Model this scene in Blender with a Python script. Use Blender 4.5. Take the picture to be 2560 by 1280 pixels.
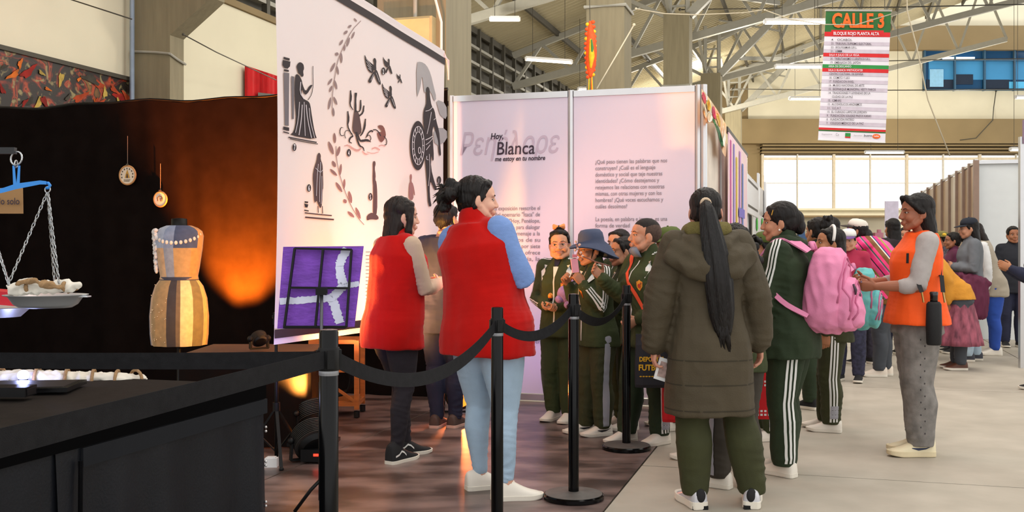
import bpy, bmesh, math, random
import numpy as np
from mathutils import Vector as V, Matrix
from mathutils.bvhtree import BVHTree

for _o in list(bpy.data.objects): bpy.data.objects.remove(_o)
SC = bpy.context.scene
COL = SC.collection
R = math.radians

# ---------------------------------------------------------------- camera
F, CX, HY, CH = 2600.0, 1280.0, 625.0, 1.25      # focal length in px, centre column, horizon row, camera height
cam_d = bpy.data.cameras.new('camera')
cam_d.sensor_width = 36.0
cam_d.lens = 36.0 * F / 2560.0
cam_d.shift_y = -15.0 / 2560.0
cam_d.clip_end = 300
cam = bpy.data.objects.new('camera', cam_d); COL.objects.link(cam)
cam.location = (0, 0, CH); cam.rotation_euler = (R(90), 0, 0)
SC.camera = cam
SC.view_settings.view_transform = 'Standard'
SC.view_settings.look = 'None'
SC.view_settings.exposure = 0.42
SC.view_settings.gamma = 1.0
SC.view_settings.use_curve_mapping = False

# ---------------------------------------------------------------- world: even bright overcast daylight
w = bpy.data.worlds.new('world'); SC.world = w; w.use_nodes = True
w.node_tree.nodes['Background'].inputs[0].default_value = (1.0, 0.99, 0.975, 1)
w.node_tree.nodes['Background'].inputs[1].default_value = 1.15

def lamp(name, kind, loc, target, energy, color, size=0.2, spot=60, blend=0.4, sy=None):
    d = bpy.data.lights.new(name, kind); d.energy = energy; d.color = color
    if kind == 'AREA':
        d.size = size
        if sy: d.shape = 'RECTANGLE'; d.size_y = sy
    else: d.shadow_soft_size = size
    if kind == 'SPOT': d.spot_size = R(spot); d.spot_blend = blend
    o = bpy.data.objects.new(name, d); COL.objects.link(o)
    o.location = loc
    o.rotation_euler = (V(target) - V(loc)).to_track_quat('-Z', 'Y').to_euler()
    return o
# added fill lights, overhead area and hall points, then the stage spots
lamp('overhead_fill', 'AREA', (3.0, 9.0, 8.2), (2.6, 9.4, 0), 700, (1, .97, .92), 9, sy=12)  # added area fill below the closed roof, which has no skylight
for _i, (_x, _y, _z) in enumerate(((1.5, 14, 5.6), (3.0, 21, 5.8), (6.5, 29, 6.2), (10, 37, 6.6), (-1.5, 20.5, 5.0), (8.5, 18, 6.0), (6, 41, 5.4), (13, 41, 5.4), (18, 41, 6.5), (7, 40, 8.2))):
    lamp('hall_fill', 'POINT', (_x, _y, _z), (0, 0, 0), 170 if _y < 40 else 420, (1, .93, .80), .35)  # added points without fixtures, to brighten the roof and walls
lamp('stage_spot_curtain', 'SPOT', (-2.50, 8.95, .47), (-2.36, 9.33, 1.95), 4800, (1, .19, .008), .04, 76, .75)
lamp('stage_spot_screen', 'SPOT', (-1.32, 6.45, .34), (-1.16, 6.75, 1.2), 480, (1, .45, .08), .05, 130, .9)
lamp('stage_spot_screen_back', 'SPOT', (-1.15, 7.3, .40), (-.95, 7.45, 1.5), 300, (1, .42, .22), .08, 130, 1.0)
lamp('stage_spot_table', 'SPOT', (-1.08, 6.72, .16), (-1.30, 6.75, .35), 9, (1, .28, .01), .03, 110, .6)
lamp('stage_spot_dress', 'SPOT', (-1.63, 6.78, .72), (-2.3, 7.5, 1.0), 40, (1, .45, .1), .04, 70, .6)
lamp('stage_spot_pink', 'SPOT', (.55, 6.0, .9), (-1.0, 7.2, 1.2), 110, (1, .36, .32), .1, 58, 1.0)
lamp('stage_spot_violet', 'SPOT', (-1.05, 5.35, .35), (-1.30, 5.95, 1.0), 20, (.5, .35, 1), .05, 100, .8)
lamp('stage_spot_panel', 'SPOT', (.1, 7.6, .2), (.05, 8.5, .9), 12, (.75, .45, 1), .08, 120, 1.0)
lamp('stage_spot_floor', 'SPOT', (-.40, 7.88, .26), (-.42, 6.3, 0), 45, (1, .22, .05), .04, 70, .8)
# ---------------------------------------------------------------- geometry of the place
DV = V((.2823, .9593, 0))       # along the aisle
RV = V((.9593, -.2823, 0))      # across the aisle, to the right
def P(px, py, Y): return V(((px - CX) / F * Y, Y, CH + (HY - py) / F * Y))
def G(px, py):
    Y = CH * F / (py - HY); return V(((px - CX) / F * Y, Y, 0))
def hit(px, p0, dv=DV):          # where the column px meets the vertical plane through p0 along dv
    k = (px - CX) / F
    s = (k * p0[1] - p0[0]) / (dv[0] - k * dv[1])
    return V((p0[0] + dv[0] * s, p0[1] + dv[1] * s, 0))
def onp(px, py, p0, dv=DV):
    h = hit(px, p0, dv); return V((h.x, h.y, CH + (HY - py) / F * h.y))
def su(s, u, z=0): p = DV * s + RV * u; return V((p.x, p.y, z))

# ---------------------------------------------------------------- materials
def lin(c):
    if isinstance(c, str):
        c = c.lstrip('#'); c = [int(c[i:i + 2], 16) / 255 for i in (0, 2, 4)]
    return tuple(x / 12.92 if x <= .04045 else ((x + .055) / 1.055) ** 2.4 for x in c)
MATS = {}
def mat(name, col, rough=.7, metal=0., var=.08, vs=8., bump=0., bs=60., emit=0., rlo=.3, rhi=.7, sheen=0., spec=.4, stretch=(1, 1, 1), col2=None):
    if name in MATS: return MATS[name]
    m = bpy.data.materials.new(name); m.use_nodes = True
    nt = m.node_tree; N = nt.nodes; L = nt.links
    b = N['Principled BSDF']
    c = lin(col)
    b.inputs['Roughness'].default_value = rough
    b.inputs['Metallic'].default_value = metal
    b.inputs['Specular IOR Level'].default_value = spec
    if sheen: b.inputs['Sheen Weight'].default_value = sheen
    tc = N.new('ShaderNodeTexCoord'); mp = N.new('ShaderNodeMapping')
    mp.inputs['Scale'].default_value = stretch
    L.new(tc.outputs['Object'], mp.inputs['Vector'])
    n = N.new('ShaderNodeTexNoise'); n.inputs['Scale'].default_value = vs; n.inputs['Detail'].default_value = 5
    L.new(mp.outputs[0], n.inputs['Vector'])
    rp = N.new('ShaderNodeValToRGB')
    c2 = lin(col2) if col2 else None
    rp.color_ramp.elements[0].position = rlo; rp.color_ramp.elements[1].position = rhi
    rp.color_ramp.elements[0].color = (*(c2 or [x * (1 - var) for x in c]), 1)
    rp.color_ramp.elements[1].color = (*([min(1, x * (1 + var)) for x in c]), 1)
    L.new(n.outputs['Fac'], rp.inputs[0]); L.new(rp.outputs[0], b.inputs['Base Color'])
    if bump:
        n2 = N.new('ShaderNodeTexNoise'); n2.inputs['Scale'].default_value = bs; n2.inputs['Detail'].default_value = 4
        L.new(mp.outputs[0], n2.inputs['Vector'])
        bp = N.new('ShaderNodeBump'); bp.inputs['Strength'].default_value = bump; bp.inputs['Distance'].default_value = .01
        L.new(n2.outputs['Fac'], bp.inputs['Height']); L.new(bp.outputs[0], b.inputs['Normal'])
    if emit:
        b.inputs['Emission Color'].default_value = (*c, 1); b.inputs['Emission Strength'].default_value = emit
    MATS[name] = m
    return m

# ---------------------------------------------------------------- objects
OFF = {}
def link(name, data, parent=None, off=None):
    o = bpy.data.objects.new(name, data); COL.objects.link(o)
    if parent is not None: o.parent = parent
    OFF[o.name] = off if off is not None else (OFF[parent.name] if parent is not None else V((0, 0, 0)))
    return o
LAB = set()
def tag(o, label=None, cat=None, group=None, kind=None):
    if label: o['label'] = label
    if cat: o['category'] = cat
    if group: o['group'] = group
    if kind: o['kind'] = kind
    return o
def thing(name, label, cat, loc, group=None, rz=0.):
    o = link(name, None, None, V(loc)); o.location = loc; o.rotation_euler = (0, 0, rz)
    o.empty_display_size = .1
    return tag(o, label, cat, group)

class MB:
    def __init__(s): s.v = []; s.f = []; s.m = []
    def add(s, vs, fs, mi=0):
        n = len(s.v); s.v += [tuple(v) for v in vs]; s.f += [tuple(i + n for i in f) for f in fs]; s.m += [mi] * len(fs); return s
    def box(s, c, size, ax=None, mi=0):
        c = V(c); X, Y, Z = ax or (V((1, 0, 0)), V((0, 1, 0)), V((0, 0, 1)))
        hx, hy, hz = size[0] / 2, size[1] / 2, size[2] / 2
        vs = [c + X * (hx * i) + Y * (hy * j) + Z * (hz * k) for k in (-1, 1) for j in (-1, 1) for i in (-1, 1)]
        return s.add(vs, [(0, 2, 3, 1), (4, 5, 7, 6), (0, 1, 5, 4), (2, 6, 7, 3), (0, 4, 6, 2), (1, 3, 7, 5)], mi)
    def bar(s, a, b, w, h=None, up=(0, 0, 1), mi=0):
        a, b = V(a), V(b); X = (b - a); l = X.length; X = X / l
        Y = V(up).cross(X)
        if Y.length < 1e-4: Y = V((0, 1, 0)).cross(X)
        Y.normalize(); Z = X.cross(Y)
        return s.box((a + b) / 2, (l, w, h or w), (X, Y, Z), mi)
    def quad(s, a, b, c, d, mi=0): return s.add([a, b, c, d], [(0, 1, 2, 3)], mi)
    def poly(s, pts, mi=0): return s.add(pts, [tuple(range(len(pts)))], mi)
    def loft(s, rings, cap=True, mi=0, closed=True):
        n = len(rings[0]); vs = [p for r in rings for p in r]; fs = []
        m = n if closed else n - 1
        for i in range(len(rings) - 1):
            for j in range(m):
                k = (j + 1) % n
                fs.append((i * n + j, i * n + k, (i + 1) * n + k, (i + 1) * n + j))
        if cap:
            fs.append(tuple(range(n - 1, -1, -1))); fs.append(tuple((len(rings) - 1) * n + j for j in range(n)))
        return s.add(vs, fs, mi)
    def tube(s, pts, r, n=8, cap=True, mi=0, closed=False):
        pts = [V(p) for p in pts]; rings = []; prev = None
        for i, p in enumerate(pts):
            if closed: t = pts[(i + 1) % len(pts)] - pts[i - 1]
            else: t = pts[min(i + 1, len(pts) - 1)] - pts[max(i - 1, 0)]
            t.normalize()
            if prev is None:
                a = V((0, 0, 1)) if abs(t.z) < .9 else V((1, 0, 0))
                x = a.cross(t).normalized()
            else: x = (prev - t * prev.dot(t)).normalized()
            prev = x; y = t.cross(x)
            rr = r[i] if isinstance(r, (list, tuple)) else r
            rings.append([p + (x * math.cos(6.28318 * k / n) + y * math.sin(6.28318 * k / n)) * rr for k in range(n)])
        if closed: rings.append(rings[0]); cap = False
        return s.loft(rings, cap, mi)
    def cyl(s, c, r, h, n=20, r2=None, mi=0):
        c = V(c); r2 = r if r2 is None else r2
        ring = lambda z, q: [c + V((math.cos(6.28318 * k / n) * q, math.sin(6.28318 * k / n) * q, z)) for k in range(n)]
        return s.loft([ring(0, r), ring(h, r2)], True, mi)
    def lathe(s, c, prof, n=24, mi=0, cap=True):
        c = V(c)
        return s.loft([[c + V((math.cos(6.28318 * k / n) * q, math.sin(6.28318 * k / n) * q, z)) for k in range(n)] for q, z in prof], cap, mi)
    def ell(s, c, r, nu=14, nv=10, ax=None, mi=0):
        c = V(c); X, Y, Z = ax or (V((1, 0, 0)), V((0, 1, 0)), V((0, 0, 1)))
        rings = []
        for i in range(nv):
            t = -math.pi / 2 + math.pi * (i + .5) / nv
            q = math.cos(t); z = math.sin(t)
            rings.append([c + X * (r[0] * q * math.cos(6.28318 * k / nu)) + Y * (r[1] * q * math.sin(6.28318 * k / nu)) + Z * (r[2] * z) for k in range(nu)])
        return s.loft(rings, True, mi)
    def mesh(s, name, off=V((0, 0, 0)), smooth=False):
        me = bpy.data.meshes.new(name)
        me.from_pydata([(v[0] - off[0], v[1] - off[1], v[2] - off[2]) for v in s.v], [], s.f)
        if any(s.m): me.polygons.foreach_set('material_index', s.m)
        if smooth: me.shade_smooth()
        me.update(); return me
    def build(s, name, m, parent=None, smooth=False, kind=None, label=None, angle=None):
        off = OFF[parent.name] if parent is not None else V((0, 0, 0))
        me = s.mesh(name, off, smooth)
        for q in (m if isinstance(m, (list, tuple)) else [m]): me.materials.append(q)
        if angle: me.set_sharp_from_angle(angle=R(angle))
        o = link(name, me, parent)
        if kind: o['kind'] = kind
        if label: o['label'] = label
        return o

# a scratch scene, for evaluating text and remesh modifiers quickly
TMP = bpy.data.scenes.new('scratch')
def evaluated(o):
    TMP.collection.objects.link(o)
    vl = TMP.view_layers[0]; vl.update(); dg = vl.depsgraph
    me = bpy.data.meshes.new_from_object(o.evaluated_get(dg))
    TMP.collection.objects.unlink(o)
    return me
def lettering(name, s, origin, xdir, ydir, size, m, parent=None, align='LEFT', shear=0., bold=0., width=None, off=.003, sx=1.):
    c = bpy.data.curves.new('t', 'FONT'); c.body = s; c.size = 1.0; c.align_x = align; c.shear = shear; c.offset = bold
    c.resolution_u = 3
    t = bpy.data.objects.new('t', c); me = evaluated(t)
    bpy.data.objects.remove(t); bpy.data.curves.remove(c)
    n = len(me.vertices); co = np.empty(n * 3); me.vertices.foreach_get('co', co); co = co.reshape(-1, 3)
    k = size
    kx = k * sx
    if width and n:
        kx = width / max(1e-6, co[:, 0].max() - co[:, 0].min())
    X = V(xdir).normalized(); Y = V(ydir).normalized(); Nn = X.cross(Y)
    o3 = V(origin) + Nn * off - (OFF[parent.name] if parent is not None else V((0, 0, 0)))
    w = np.outer(co[:, 0] * kx, X) + np.outer(co[:, 1] * k, Y) + np.array(o3)
    me.vertices.foreach_set('co', w.ravel()); me.update()
    me.materials.clear(); me.materials.append(m); me.name = name
    return link(name, me, parent)
# ================================================================ materials of the place
M_conc = mat('concrete_floor', '#b0a89a', .62, var=.05, vs=3.0, bump=.08, bs=25, stretch=(1, 1, 1), col2='#a39b8d')
M_vinyl = mat('dark_vinyl', '#6b5a55', .33, var=.7, rlo=.40, rhi=.66, vs=2.6, bump=.04, bs=30, spec=.5, stretch=(.8, 1.7, 1), col2='#40332f')
M_cream = mat('cream_wall', '#e2dbc2', .85, var=.03, vs=1.5)
M_colm = mat('concrete_column', '#8c836b', .85, var=.10, vs=3, bump=.12, bs=20, stretch=(6, 6, .5))
M_beam = mat('brown_beam', '#8d7a58', .85, var=.06, vs=1)
M_roof = mat('roof_sheet', '#b5aa8c', .7, var=.06, vs=1)
M_steel = mat('painted_steel', '#a8a69c', .55, var=.05)
M_dark = mat('dark_metal', '#4a463c', .6, var=.05)
M_black = mat('black_cloth', '#0b0b0d', .95, var=.2, vs=30, bump=.15, bs=220, spec=.05)
M_curt = mat('black_curtain', '#14100f', 1., var=.15, vs=6, bump=.1, bs=300, spec=.0)
M_tape = mat('black_webbing', '#1f1f21', .9, var=.15, vs=40, bump=.3, bs=500, spec=.1)
M_gloss = mat('black_gloss', '#0c0c0e', .22, var=.1, spec=.6)
M_blkp = mat('black_plastic', '#0a0a0b', .5, var=.1, spec=.25)
M_alu = mat('aluminium', '#c9c9ca', .3, .85, var=.03)
M_white = mat('white_board', '#e6e6e6', .6, var=.02)
M_lilac = mat('lilac_print', '#e0d5e3', .6, var=.012, vs=1)
M_ink = mat('dark_ink', '#3a2d3a', .7, var=.02)
M_grey = mat('grey_ink', '#8f8790', .7, var=.02)
M_pale = mat('pale_lilac_ink', '#c9b8c8', .7, var=.02)
M_tube = mat('lamp_tube', '#ffe9c8', .5, var=0, emit=9)

# ================================================================ floor
fl = link('floor', None); tag(fl, 'pale concrete floor of the hall in large slabs', None, None, 'structure')
k = 0
bed = MB().box((4, 22, -.09), (40, 64, .1)); bed.build('bed', M_dark, fl)
for i in range(-3, 6):
    for j in range(0, 13):
        s0, u0 = j * 4.0 - 2.0 + (0 if i % 2 else 0), -.985 + i * 3.2
        if u0 > 12 or u0 < -10: continue
        b = MB(); g = .006
        zs = (-.04, 0)
        q = [su(s0 + g, u0 + g), su(s0 + g, u0 + 3.2 - g), su(s0 + 4 - g, u0 + 3.2 - g), su(s0 + 4 - g, u0 + g)]
        b.loft([[V((p.x, p.y, z)) for p in q[::-1]] for z in zs])
        b.build('slab', M_conc, fl)
vn = link('stage_flooring', None); tag(vn, 'dark scuffed vinyl flooring of the exhibition stand', None, None, 'structure')
for a, b_ in ((-.985, -2.868), (-2.88, -4.76), (-4.77, -6.65), (-6.66, -8.3)):
    b = MB(); q = [su(.5, a), su(.5, b_), su(8.25, b_), su(8.25, a)]
    b.loft([[V((p.x, p.y, z)) for p in q] for z in (.0005, .006)])
    b.build('vinyl_strip', M_vinyl, vn)

# ================================================================ left wall, columns
WU = -8.5
wl = link('wall_left', None); tag(wl, None, None, None, 'structure')
b = MB(); b.box(su(25, WU - .1, 2.46), (50, .2, 4.93), (DV, RV, V((0, 0, 1)))); b.build('wall_panel', M_cream, wl)
b = MB(); b.box(su(25, WU - .1, 4.98), (50, .3, .1), (DV, RV, V((0, 0, 1)))); b.build('sill', M_beam, wl)
for kz in range(4):
    b = MB(); b.box(su(25, WU - .08, 5.25 + kz * .42), (50, .12, .07), (DV, RV, V((0, 0, 1)))); b.build('louvre_slat', M_steel, wl)
for kk in range(40):
    b = MB(); b.box(su(4 + kk * 1.1, WU - .06, 6.0), (.1, .1, 2.1), (DV, RV, V((0, 0, 1)))); b.build('louvre_post', M_dark, wl)
b = MB(); b.box(su(25, WU - .3, 6.0), (50, .05, 2.2), (DV, RV, V((0, 0, 1)))); b.build('louvre_backing', M_dark, wl)

def column(s, u, w, d, z0, z1, name='column'):
    c = link(name, None); tag(c, None, None, None, 'structure')
    b = MB(); b.box(su(s + d / 2, u - w / 2, (z0 + z1) / 2), (w, d, z1 - z0), (RV, DV, V((0, 0, 1)))); b.build('shaft', M_colm, c)
    return c
cw = column(11.45, -7.9, .57, .3, 0, 6.9)
b = MB(); pr = [(-7.9, 3.98), (-7.3, 4.42), (-7.3, 7), (-7.9, 7)]
b.loft([[su(s, u, z) for u, z in pr] for s in (11.45, 11.75)]); b.build('corbel', M_colm, cw)
b = MB(); b.tube([su(11.43, -8.45, 3.80), su(11.43, -8.1, 3.77), su(11.42, -7.885, 3.74)], .016, 6); b.tube([su(11.42, -7.885, 3.74), su(11.6, -7.88, 3.69), su(11.76, -7.88, 3.66)], .016, 6); b.build('tie_wire', M_steel, cw)
b = MB(); b.tube([su(11.34, -8.38, 0), su(11.34, -8.38, 6.8)], .03, 10); p_ = b.build('downpipe', mat('pipe_blue_grey', '#8e9cae', .4, .2), None)
tag(p_, 'blue grey pipe running down the concrete wall column', 'pipe')
ctop = {8.42: 9.2, 17.: 9.2, 26.: 7.15, 34.6: 7.06, 44.: 7.1}
cols = {}
for s_, zt in ctop.items(): cols[s_] = column(s_, -3.07, .64, .68, 0, zt)
for s_, zz in ((8.42, 3.9), (17., 5.3), (26., 5.35), (34.6, 5.0)):      # wire bands round the columns
    b = MB(); b.tube([su(s_ - .02, -3.73, zz), su(s_ - .02, -3.05, zz), su(s_ + .7, -3.05, zz), su(s_ + .7, -3.73, zz)], .03, 6, closed=True); b.build('wire_band', M_steel, cols[s_])

# ================================================================ roof
rz = lambda u: 7.0 + .33 * (u - WU) if u < 7 else 7.0 + .33 * (7 - WU) - .33 * (u - 7)
ce = link('ceiling', None); tag(ce, 'corrugated metal roof on steel trusses', None, None, 'structure')
for t in range(9):
    b = MB(); us = [-9.2, 7, 14]; n = 84
    v = []; f = []
    for i in range(n + 1):
        s_ = 1.5 + t * 5.2 + i * 5.2 / n
        dz = (0, 0, .13, .13)[i % 4]
        for u in us: v.append(su(s_, u, rz(u) + dz + .12))
    for i in range(n):
        for j in range(2): f.append((i * 3 + j, i * 3 + j + 1, i * 3 + 4 + j, i * 3 + 3 + j))
    b.add(v, f); b.build('roof_sheet', M_roof, ce)
for i in range(11):
    u = -8.6 + i * 1.45
    b = MB(); b.bar(su(1.5, u, rz(u)), su(48, u, rz(u)), .07, .16); b.build('purlin', M_dark, ce)

def truss(s, u0=-8.5, u1=7., drop=1.0, n=9, d0=None):
    t = link('roof_truss', None); tag(t, None, None, None, 'structure')
    zb = lambda u: 6.0 + .22 * (u + 8.5)
    zt = lambda u: rz(u) - .1
    b = MB(); b.bar(su(s, u0, zb(u0)), su(s, u1, zb(u1)), .16, .2); b.build('chord', M_steel, t)
    b = MB(); b.bar(su(s, u0, zt(u0)), su(s, u1, zt(u1)), .14, .16); b.build('chord', M_steel, t)
    N = n * 2
    for i in range(N):
        ua = u0 + (u1 - u0) * i / N; ub = u0 + (u1 - u0) * (i + 1) / N
        za, zc = (zb(ua), zt(ub)) if i % 2 == 0 else (zt(ua), zb(ub))
        b = MB(); b.bar(su(s, ua, za), su(s, ub, zc), .085, .085); b.build('strut', M_steel, t)
    return t
for s_ in (14., 21.5, 29., 36.5, 44.): truss(s_)

def tree(s, zt, u=-3.4):          # the raking struts standing on a column head
    t = link('raking_strut', None); tag(t, None, None, None, 'structure')
    def m_(a, b2, w, nm='strut'):
        q = MB(); q.bar(su(*a), su(*b2), w, w); q.build(nm, M_steel, t)
    ss = s + .34; zr = rz(u)
    for du in (-.2, .25): m_((ss, u + du, zt), (ss, u + du, zr), .11, 'post')
    for i in range(7):
        z = zt + .25 + i * .3
        if z < zr: m_((ss, u - .2, z), (ss, u + .25, z), .05, 'rung')
    m_((ss, u + .3, zt), (ss, u + 2.9, rz(u + 2.9)), .22)
    m_((ss, u - .3, zt), (ss, u - 2.0, rz(u - 2.0)), .1)
    m_((ss + .1, u - .2, zt + .1), (ss + 3.5, u - .2, zr), .08); m_((ss - .1, u - .2, zt + .1), (ss - 3.5, u - .2, zr), .08)
    m_((ss, u + .25, zt + 1.1), (ss, u + 1.3, zr), .07); m_((ss, u + 2.2, zr - .3), (ss, u + .25, zt + 1.8), .06)
    m_((ss, u + .9, zt + .5), (ss + 4.5, u + 2.3, zt + 1.2), .12)
    return t
for s_, zt in ctop.items():
    if zt < 8: tree(s_, zt)

# ================================================================ far wall with glazing and beam
YB = 47.0
def fb(px0, px1, py0, py1, dep, m, nm, parent, y=YB):
    a = P(px0, py0, y); c = P(px1, py1, y)
    b = MB(); b.box(((a.x + c.x) / 2, y + dep / 2, (a.z + c.z) / 2), (abs(c.x - a.x), abs(dep), abs(a.z - c.z))); return b.build(nm, m, parent)
wb = link('wall_back', None); tag(wb, 'far end wall of the hall with a long concrete beam', None, None, 'structure')
fb(1000, 2900, 523, 700, .3, M_cream, 'wall_panel', wb)
fb(1870, 2900, -90, 305, .3, M_cream, 'wall_panel', wb)
fb(1000, 1869, -90, 523, .3, M_beam, 'wall_panel', wb); fb(1869, 1905, 305, 523, .3, M_beam, 'wall_panel', wb)
fb(1830, 2900, 302, 362, -.7, M_beam, 'beam', wb)
fb(1900, 2900, 68, 128, -.35, M_beam, 'beam', wb)
for i, y_ in enumerate((364, 372, 380)): fb(1900, 2900, y_, y_ + 4, -.5 + .1 * i, M_beam, 'slat', wb)
fb(1900, 2900, 360, 388, .2, mat('dark_brown', '#6b5b42', .8), 'soffit', wb)  # darker brown strip behind the slats
gl = bpy.data.materials.new('window_glass'); gl.use_nodes = True
nt = gl.node_tree; nt.nodes.remove(nt.nodes['Principled BSDF'])
tr_ = nt.nodes.new('ShaderNodeBsdfTransparent'); gs_ = nt.nodes.new('ShaderNodeBsdfGlossy'); mx_ = nt.nodes.new('ShaderNodeMixShader')
gs_.inputs['Roughness'].default_value = .02; mx_.inputs[0].default_value = .05
nt.links.new(tr_.outputs[0], mx_.inputs[1]); nt.links.new(gs_.outputs[0], mx_.inputs[2]); nt.links.new(mx_.outputs[0], nt.nodes['Material Output'].inputs[0])
wn = link('window_1', None); tag(wn, 'long bright glazed window band under the beam', None, None, 'structure')
mull = [1905, 1992, 2083, 2174, 2265, 2356, 2447, 2538, 2629, 2720]
for i, x in enumerate(mull):
    wd = 6 if i % 2 == 0 else 2.5
    fb(x - wd / 2, x + wd / 2, 386, 524, -.15, mat('mullion_tan', '#cfc2ab', .6) if i % 2 == 0 else mat('mullion_pale', '#d0cabd', .6), 'mullion', wn)
for a, c in zip(mull, mull[1:]): 
    fb(a, c, 459, 523, .02, gl, 'pane', wn); fb(a, c, 388, 458, .02, gl, 'pane', wn)
fb(1905, 2720, 456.8, 458.6, -.1, mat('mullion_pale', '#d0cabd', .6), 'transom', wn)
fb(1905, 2720, 394, 400, -.1, mat('pale_frame', '#ded0b6', .6), 'transom', wn)
fb(1905, 2720, 521, 526, -.25, M_cream, 'sill', wn)
# the office window high on the far wall
wo = link('window_2', None); tag(wo, 'blue tinted office window high on the far wall', None, None, 'structure')
M_bl = mat('office_blue', '#3f8fc4', .6, var=.12, vs=.6); M_nv = mat('office_dark', '#14263c', .6)
M_tint = mat('tinted_blue', '#1d4d78', .1, var=.1, vs=.5)
fb(2306, 2640, 121, 226, -.05, M_tint, 'pane_backing', wo)
fb(2320, 2640, 150, 200, -.08, M_bl, 'office_wall', wo)
fb(2314, 2385, 200, 222, -.1, M_nv, 'desk', wo); fb(2455, 2520, 200, 222, -.1, M_nv, 'desk', wo)
fb(2386, 2430, 187, 212, -.11, M_nv, 'cabinet', wo); fb(2322, 2356, 174, 218, -.12, mat('paper_blue', '#8fc4e6', .6), 'poster', wo)
fb(2520, 2640, 205, 222, -.1, mat('sky_blue', '#59bdf0', .4), 'lower_pane', wo)
for x in (2306, 2381, 2455, 2530, 2604): fb(x, x + 4, 120, 228, -.22, mat('frame_blue', '#3a5f7a', .5), 'frame', wo)
for y_ in (120, 151, 224): fb(2306, 2640, y_, y_ + 3, -.2, mat('frame_blue', '#3a5f7a', .5), 'frame', wo)
fb(2355, 2433, 144, 149, -.16, mat('office_tube', '#d6f2ff', .5, emit=2.0), 'tube', wo)

# ================================================================ exhibition panels (white lilac printed boards in aluminium posts)
PS = 8.265
def pan(u, z, off=0.): q = su(PS - off, u); return V((q.x, q.y, z))
pw = thing('partition_wall', 'lilac printed exhibition wall of two tall boards with Spanish text', 'partition', su(PS, -1.93))
AX = (RV, DV, V((0, 0, 1)))
HP = 2.55
for a, c in ((-2.94, -1.955), (-1.905, -.93)):
    b = MB(); b.box(pan((a + c) / 2, 1.29), (c - a, .02, 2.44), AX); b.build('board', M_lilac, pw)
    for z in (.04, 2.52):
        b = MB(); b.box(pan((a + c) / 2, z), (c - a, .04, .05), AX); b.build('rail', M_alu, pw)
for u in (-2.965, -1.93, -.905):
    b = MB(); c = pan(u, 0)
    b.loft([[c + V((math.cos(R(22.5 + 45 * i)) * .026, math.sin(R(22.5 + 45 * i)) * .026, z)) for i in range(8)] for z in (0, HP)])
    b.build('post', M_alu, pw)
b = MB(); c = pan(-.86, 0)
b.loft([[c + V((math.cos(R(22.5 + 45 * i)) * .026, math.sin(R(22.5 + 45 * i)) * .026, z)) for i in range(8)] for z in (0, HP)]); b.build('post', M_alu, pw)
def ptext(s, px, py, hpx, m, nm='lettering', **k):
    o = onp(px, py, su(PS - .012, 0), RV)
    return lettering(nm, s, o, RV, (0, 0, 1), hpx / F * o.y, m, pw, **k)
ptext('Ρεηέλορε', 1146, 388, 78, M_pale, shear=.28, width=.86, bold=.004, off=.0012)
ptext('Hoy,', 1226, 348, 21, M_ink, shear=.2, bold=.022, width=.11)
ptext('Blanca', 1240, 387, 46, M_ink, bold=.006, width=.325, shear=.08)
ptext('me estoy en tu nombre', 1237, 403, 16, M_ink, shear=.2, bold=.022, width=.432)
TR = ['¿Qué peso tienen las palabras que nos', 'construyen? ¿Cuál es el lenguaje', 'doméstico y social que teje nuestras', 'identidades? ¿Cómo destejemos y', 'retejemos las relaciones con nosotras', 'mismas, con otras mujeres y con los', 'hombres? ¿Qué voces escuchamos y', 'cuáles desoímos?', '', 'La poesía, en palabra e imagen, es una', 'forma de verdad']
WR = [181, 152, 169, 161, 174, 167, 171, 81, 0, 181, 88]
for i, (s, wd) in enumerate(zip(TR, WR)):
    if s: ptext(s, 1488, 410 + i * 15.9, 14.5, M_grey, nm='text_line', bold=.008, width=wd / F * 8.32)
TL = ['El verso de esta exposición reescribe el', 'primer verso del poemario "Ítaca" de', 'Blanca Wiethüchter -"Hoy, Penélope,', 'me estoy en tu nombre"- para dialogar', 'con ella y rendir un homenaje a la', 'poeta, a veinte años de su', 'partida. El viaje sensorial por siete', 'islas (salas interactivas), ofrece', 'sus cantos a la poesía, la', 'memoria y unos temas', 'del viaje y de', 'su lucha con la', 'voz de "línea".', '', 'Como Ulises, el héroe', 'de regreso de su viaje', 'la poética de', 'Ítaca responde a', 'un eco, del', '', 'viaje', 'el camino que emprenden']
for i, s in enumerate(TL):
    if s: ptext(s, 1172 if i < 9 else 1200, 527 + i * 15.6, 14.5, M_grey, nm='text_line', bold=.008, width=(186 if i < 9 else (110 if i < 20 else 158)) / F * 8.6)

# ================================================================ black curtain behind the stand
cu = thing('backdrop_curtain', 'tall black cloth curtain hung as a backdrop behind the dress', 'curtain', su(PS + .02, -5.6))
def sheet(us, zs, fn):
    v = [fn(u, z) for z in zs for u in us]; n = len(us)
    return v, [(i * n + j, i * n + j + 1, (i + 1) * n + j + 1, (i + 1) * n + j) for i in range(len(zs) - 1) for j in range(n - 1)]
us = np.linspace(-9.6, -2.99, 230); zs = np.linspace(0, 2.62, 14)
def cfn(u, z):
    t = z / 2.62
    d = .018 * math.sin(u * 9 + 1.3 * math.sin(u * 2.1)) * (1.1 - t) + .008 * math.sin(u * 23 + z) * (1 - .6 * t)
    return su(PS - .02 + d, u, z - (.012 * math.sin(u * 3.3) + .01 * math.sin(u * 7.7) + .012) * t)
b = MB(); b.add(*sheet(us, zs, cfn)); b.build('cloth', M_curt, cu, True)
b = MB(); b.tube([cfn(u, 2.62) + V((0, .012, .012)) for u in np.linspace(-9.6, -2.99, 60)], .014, 6); b.build('top_cord', M_blkp, cu)
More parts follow.
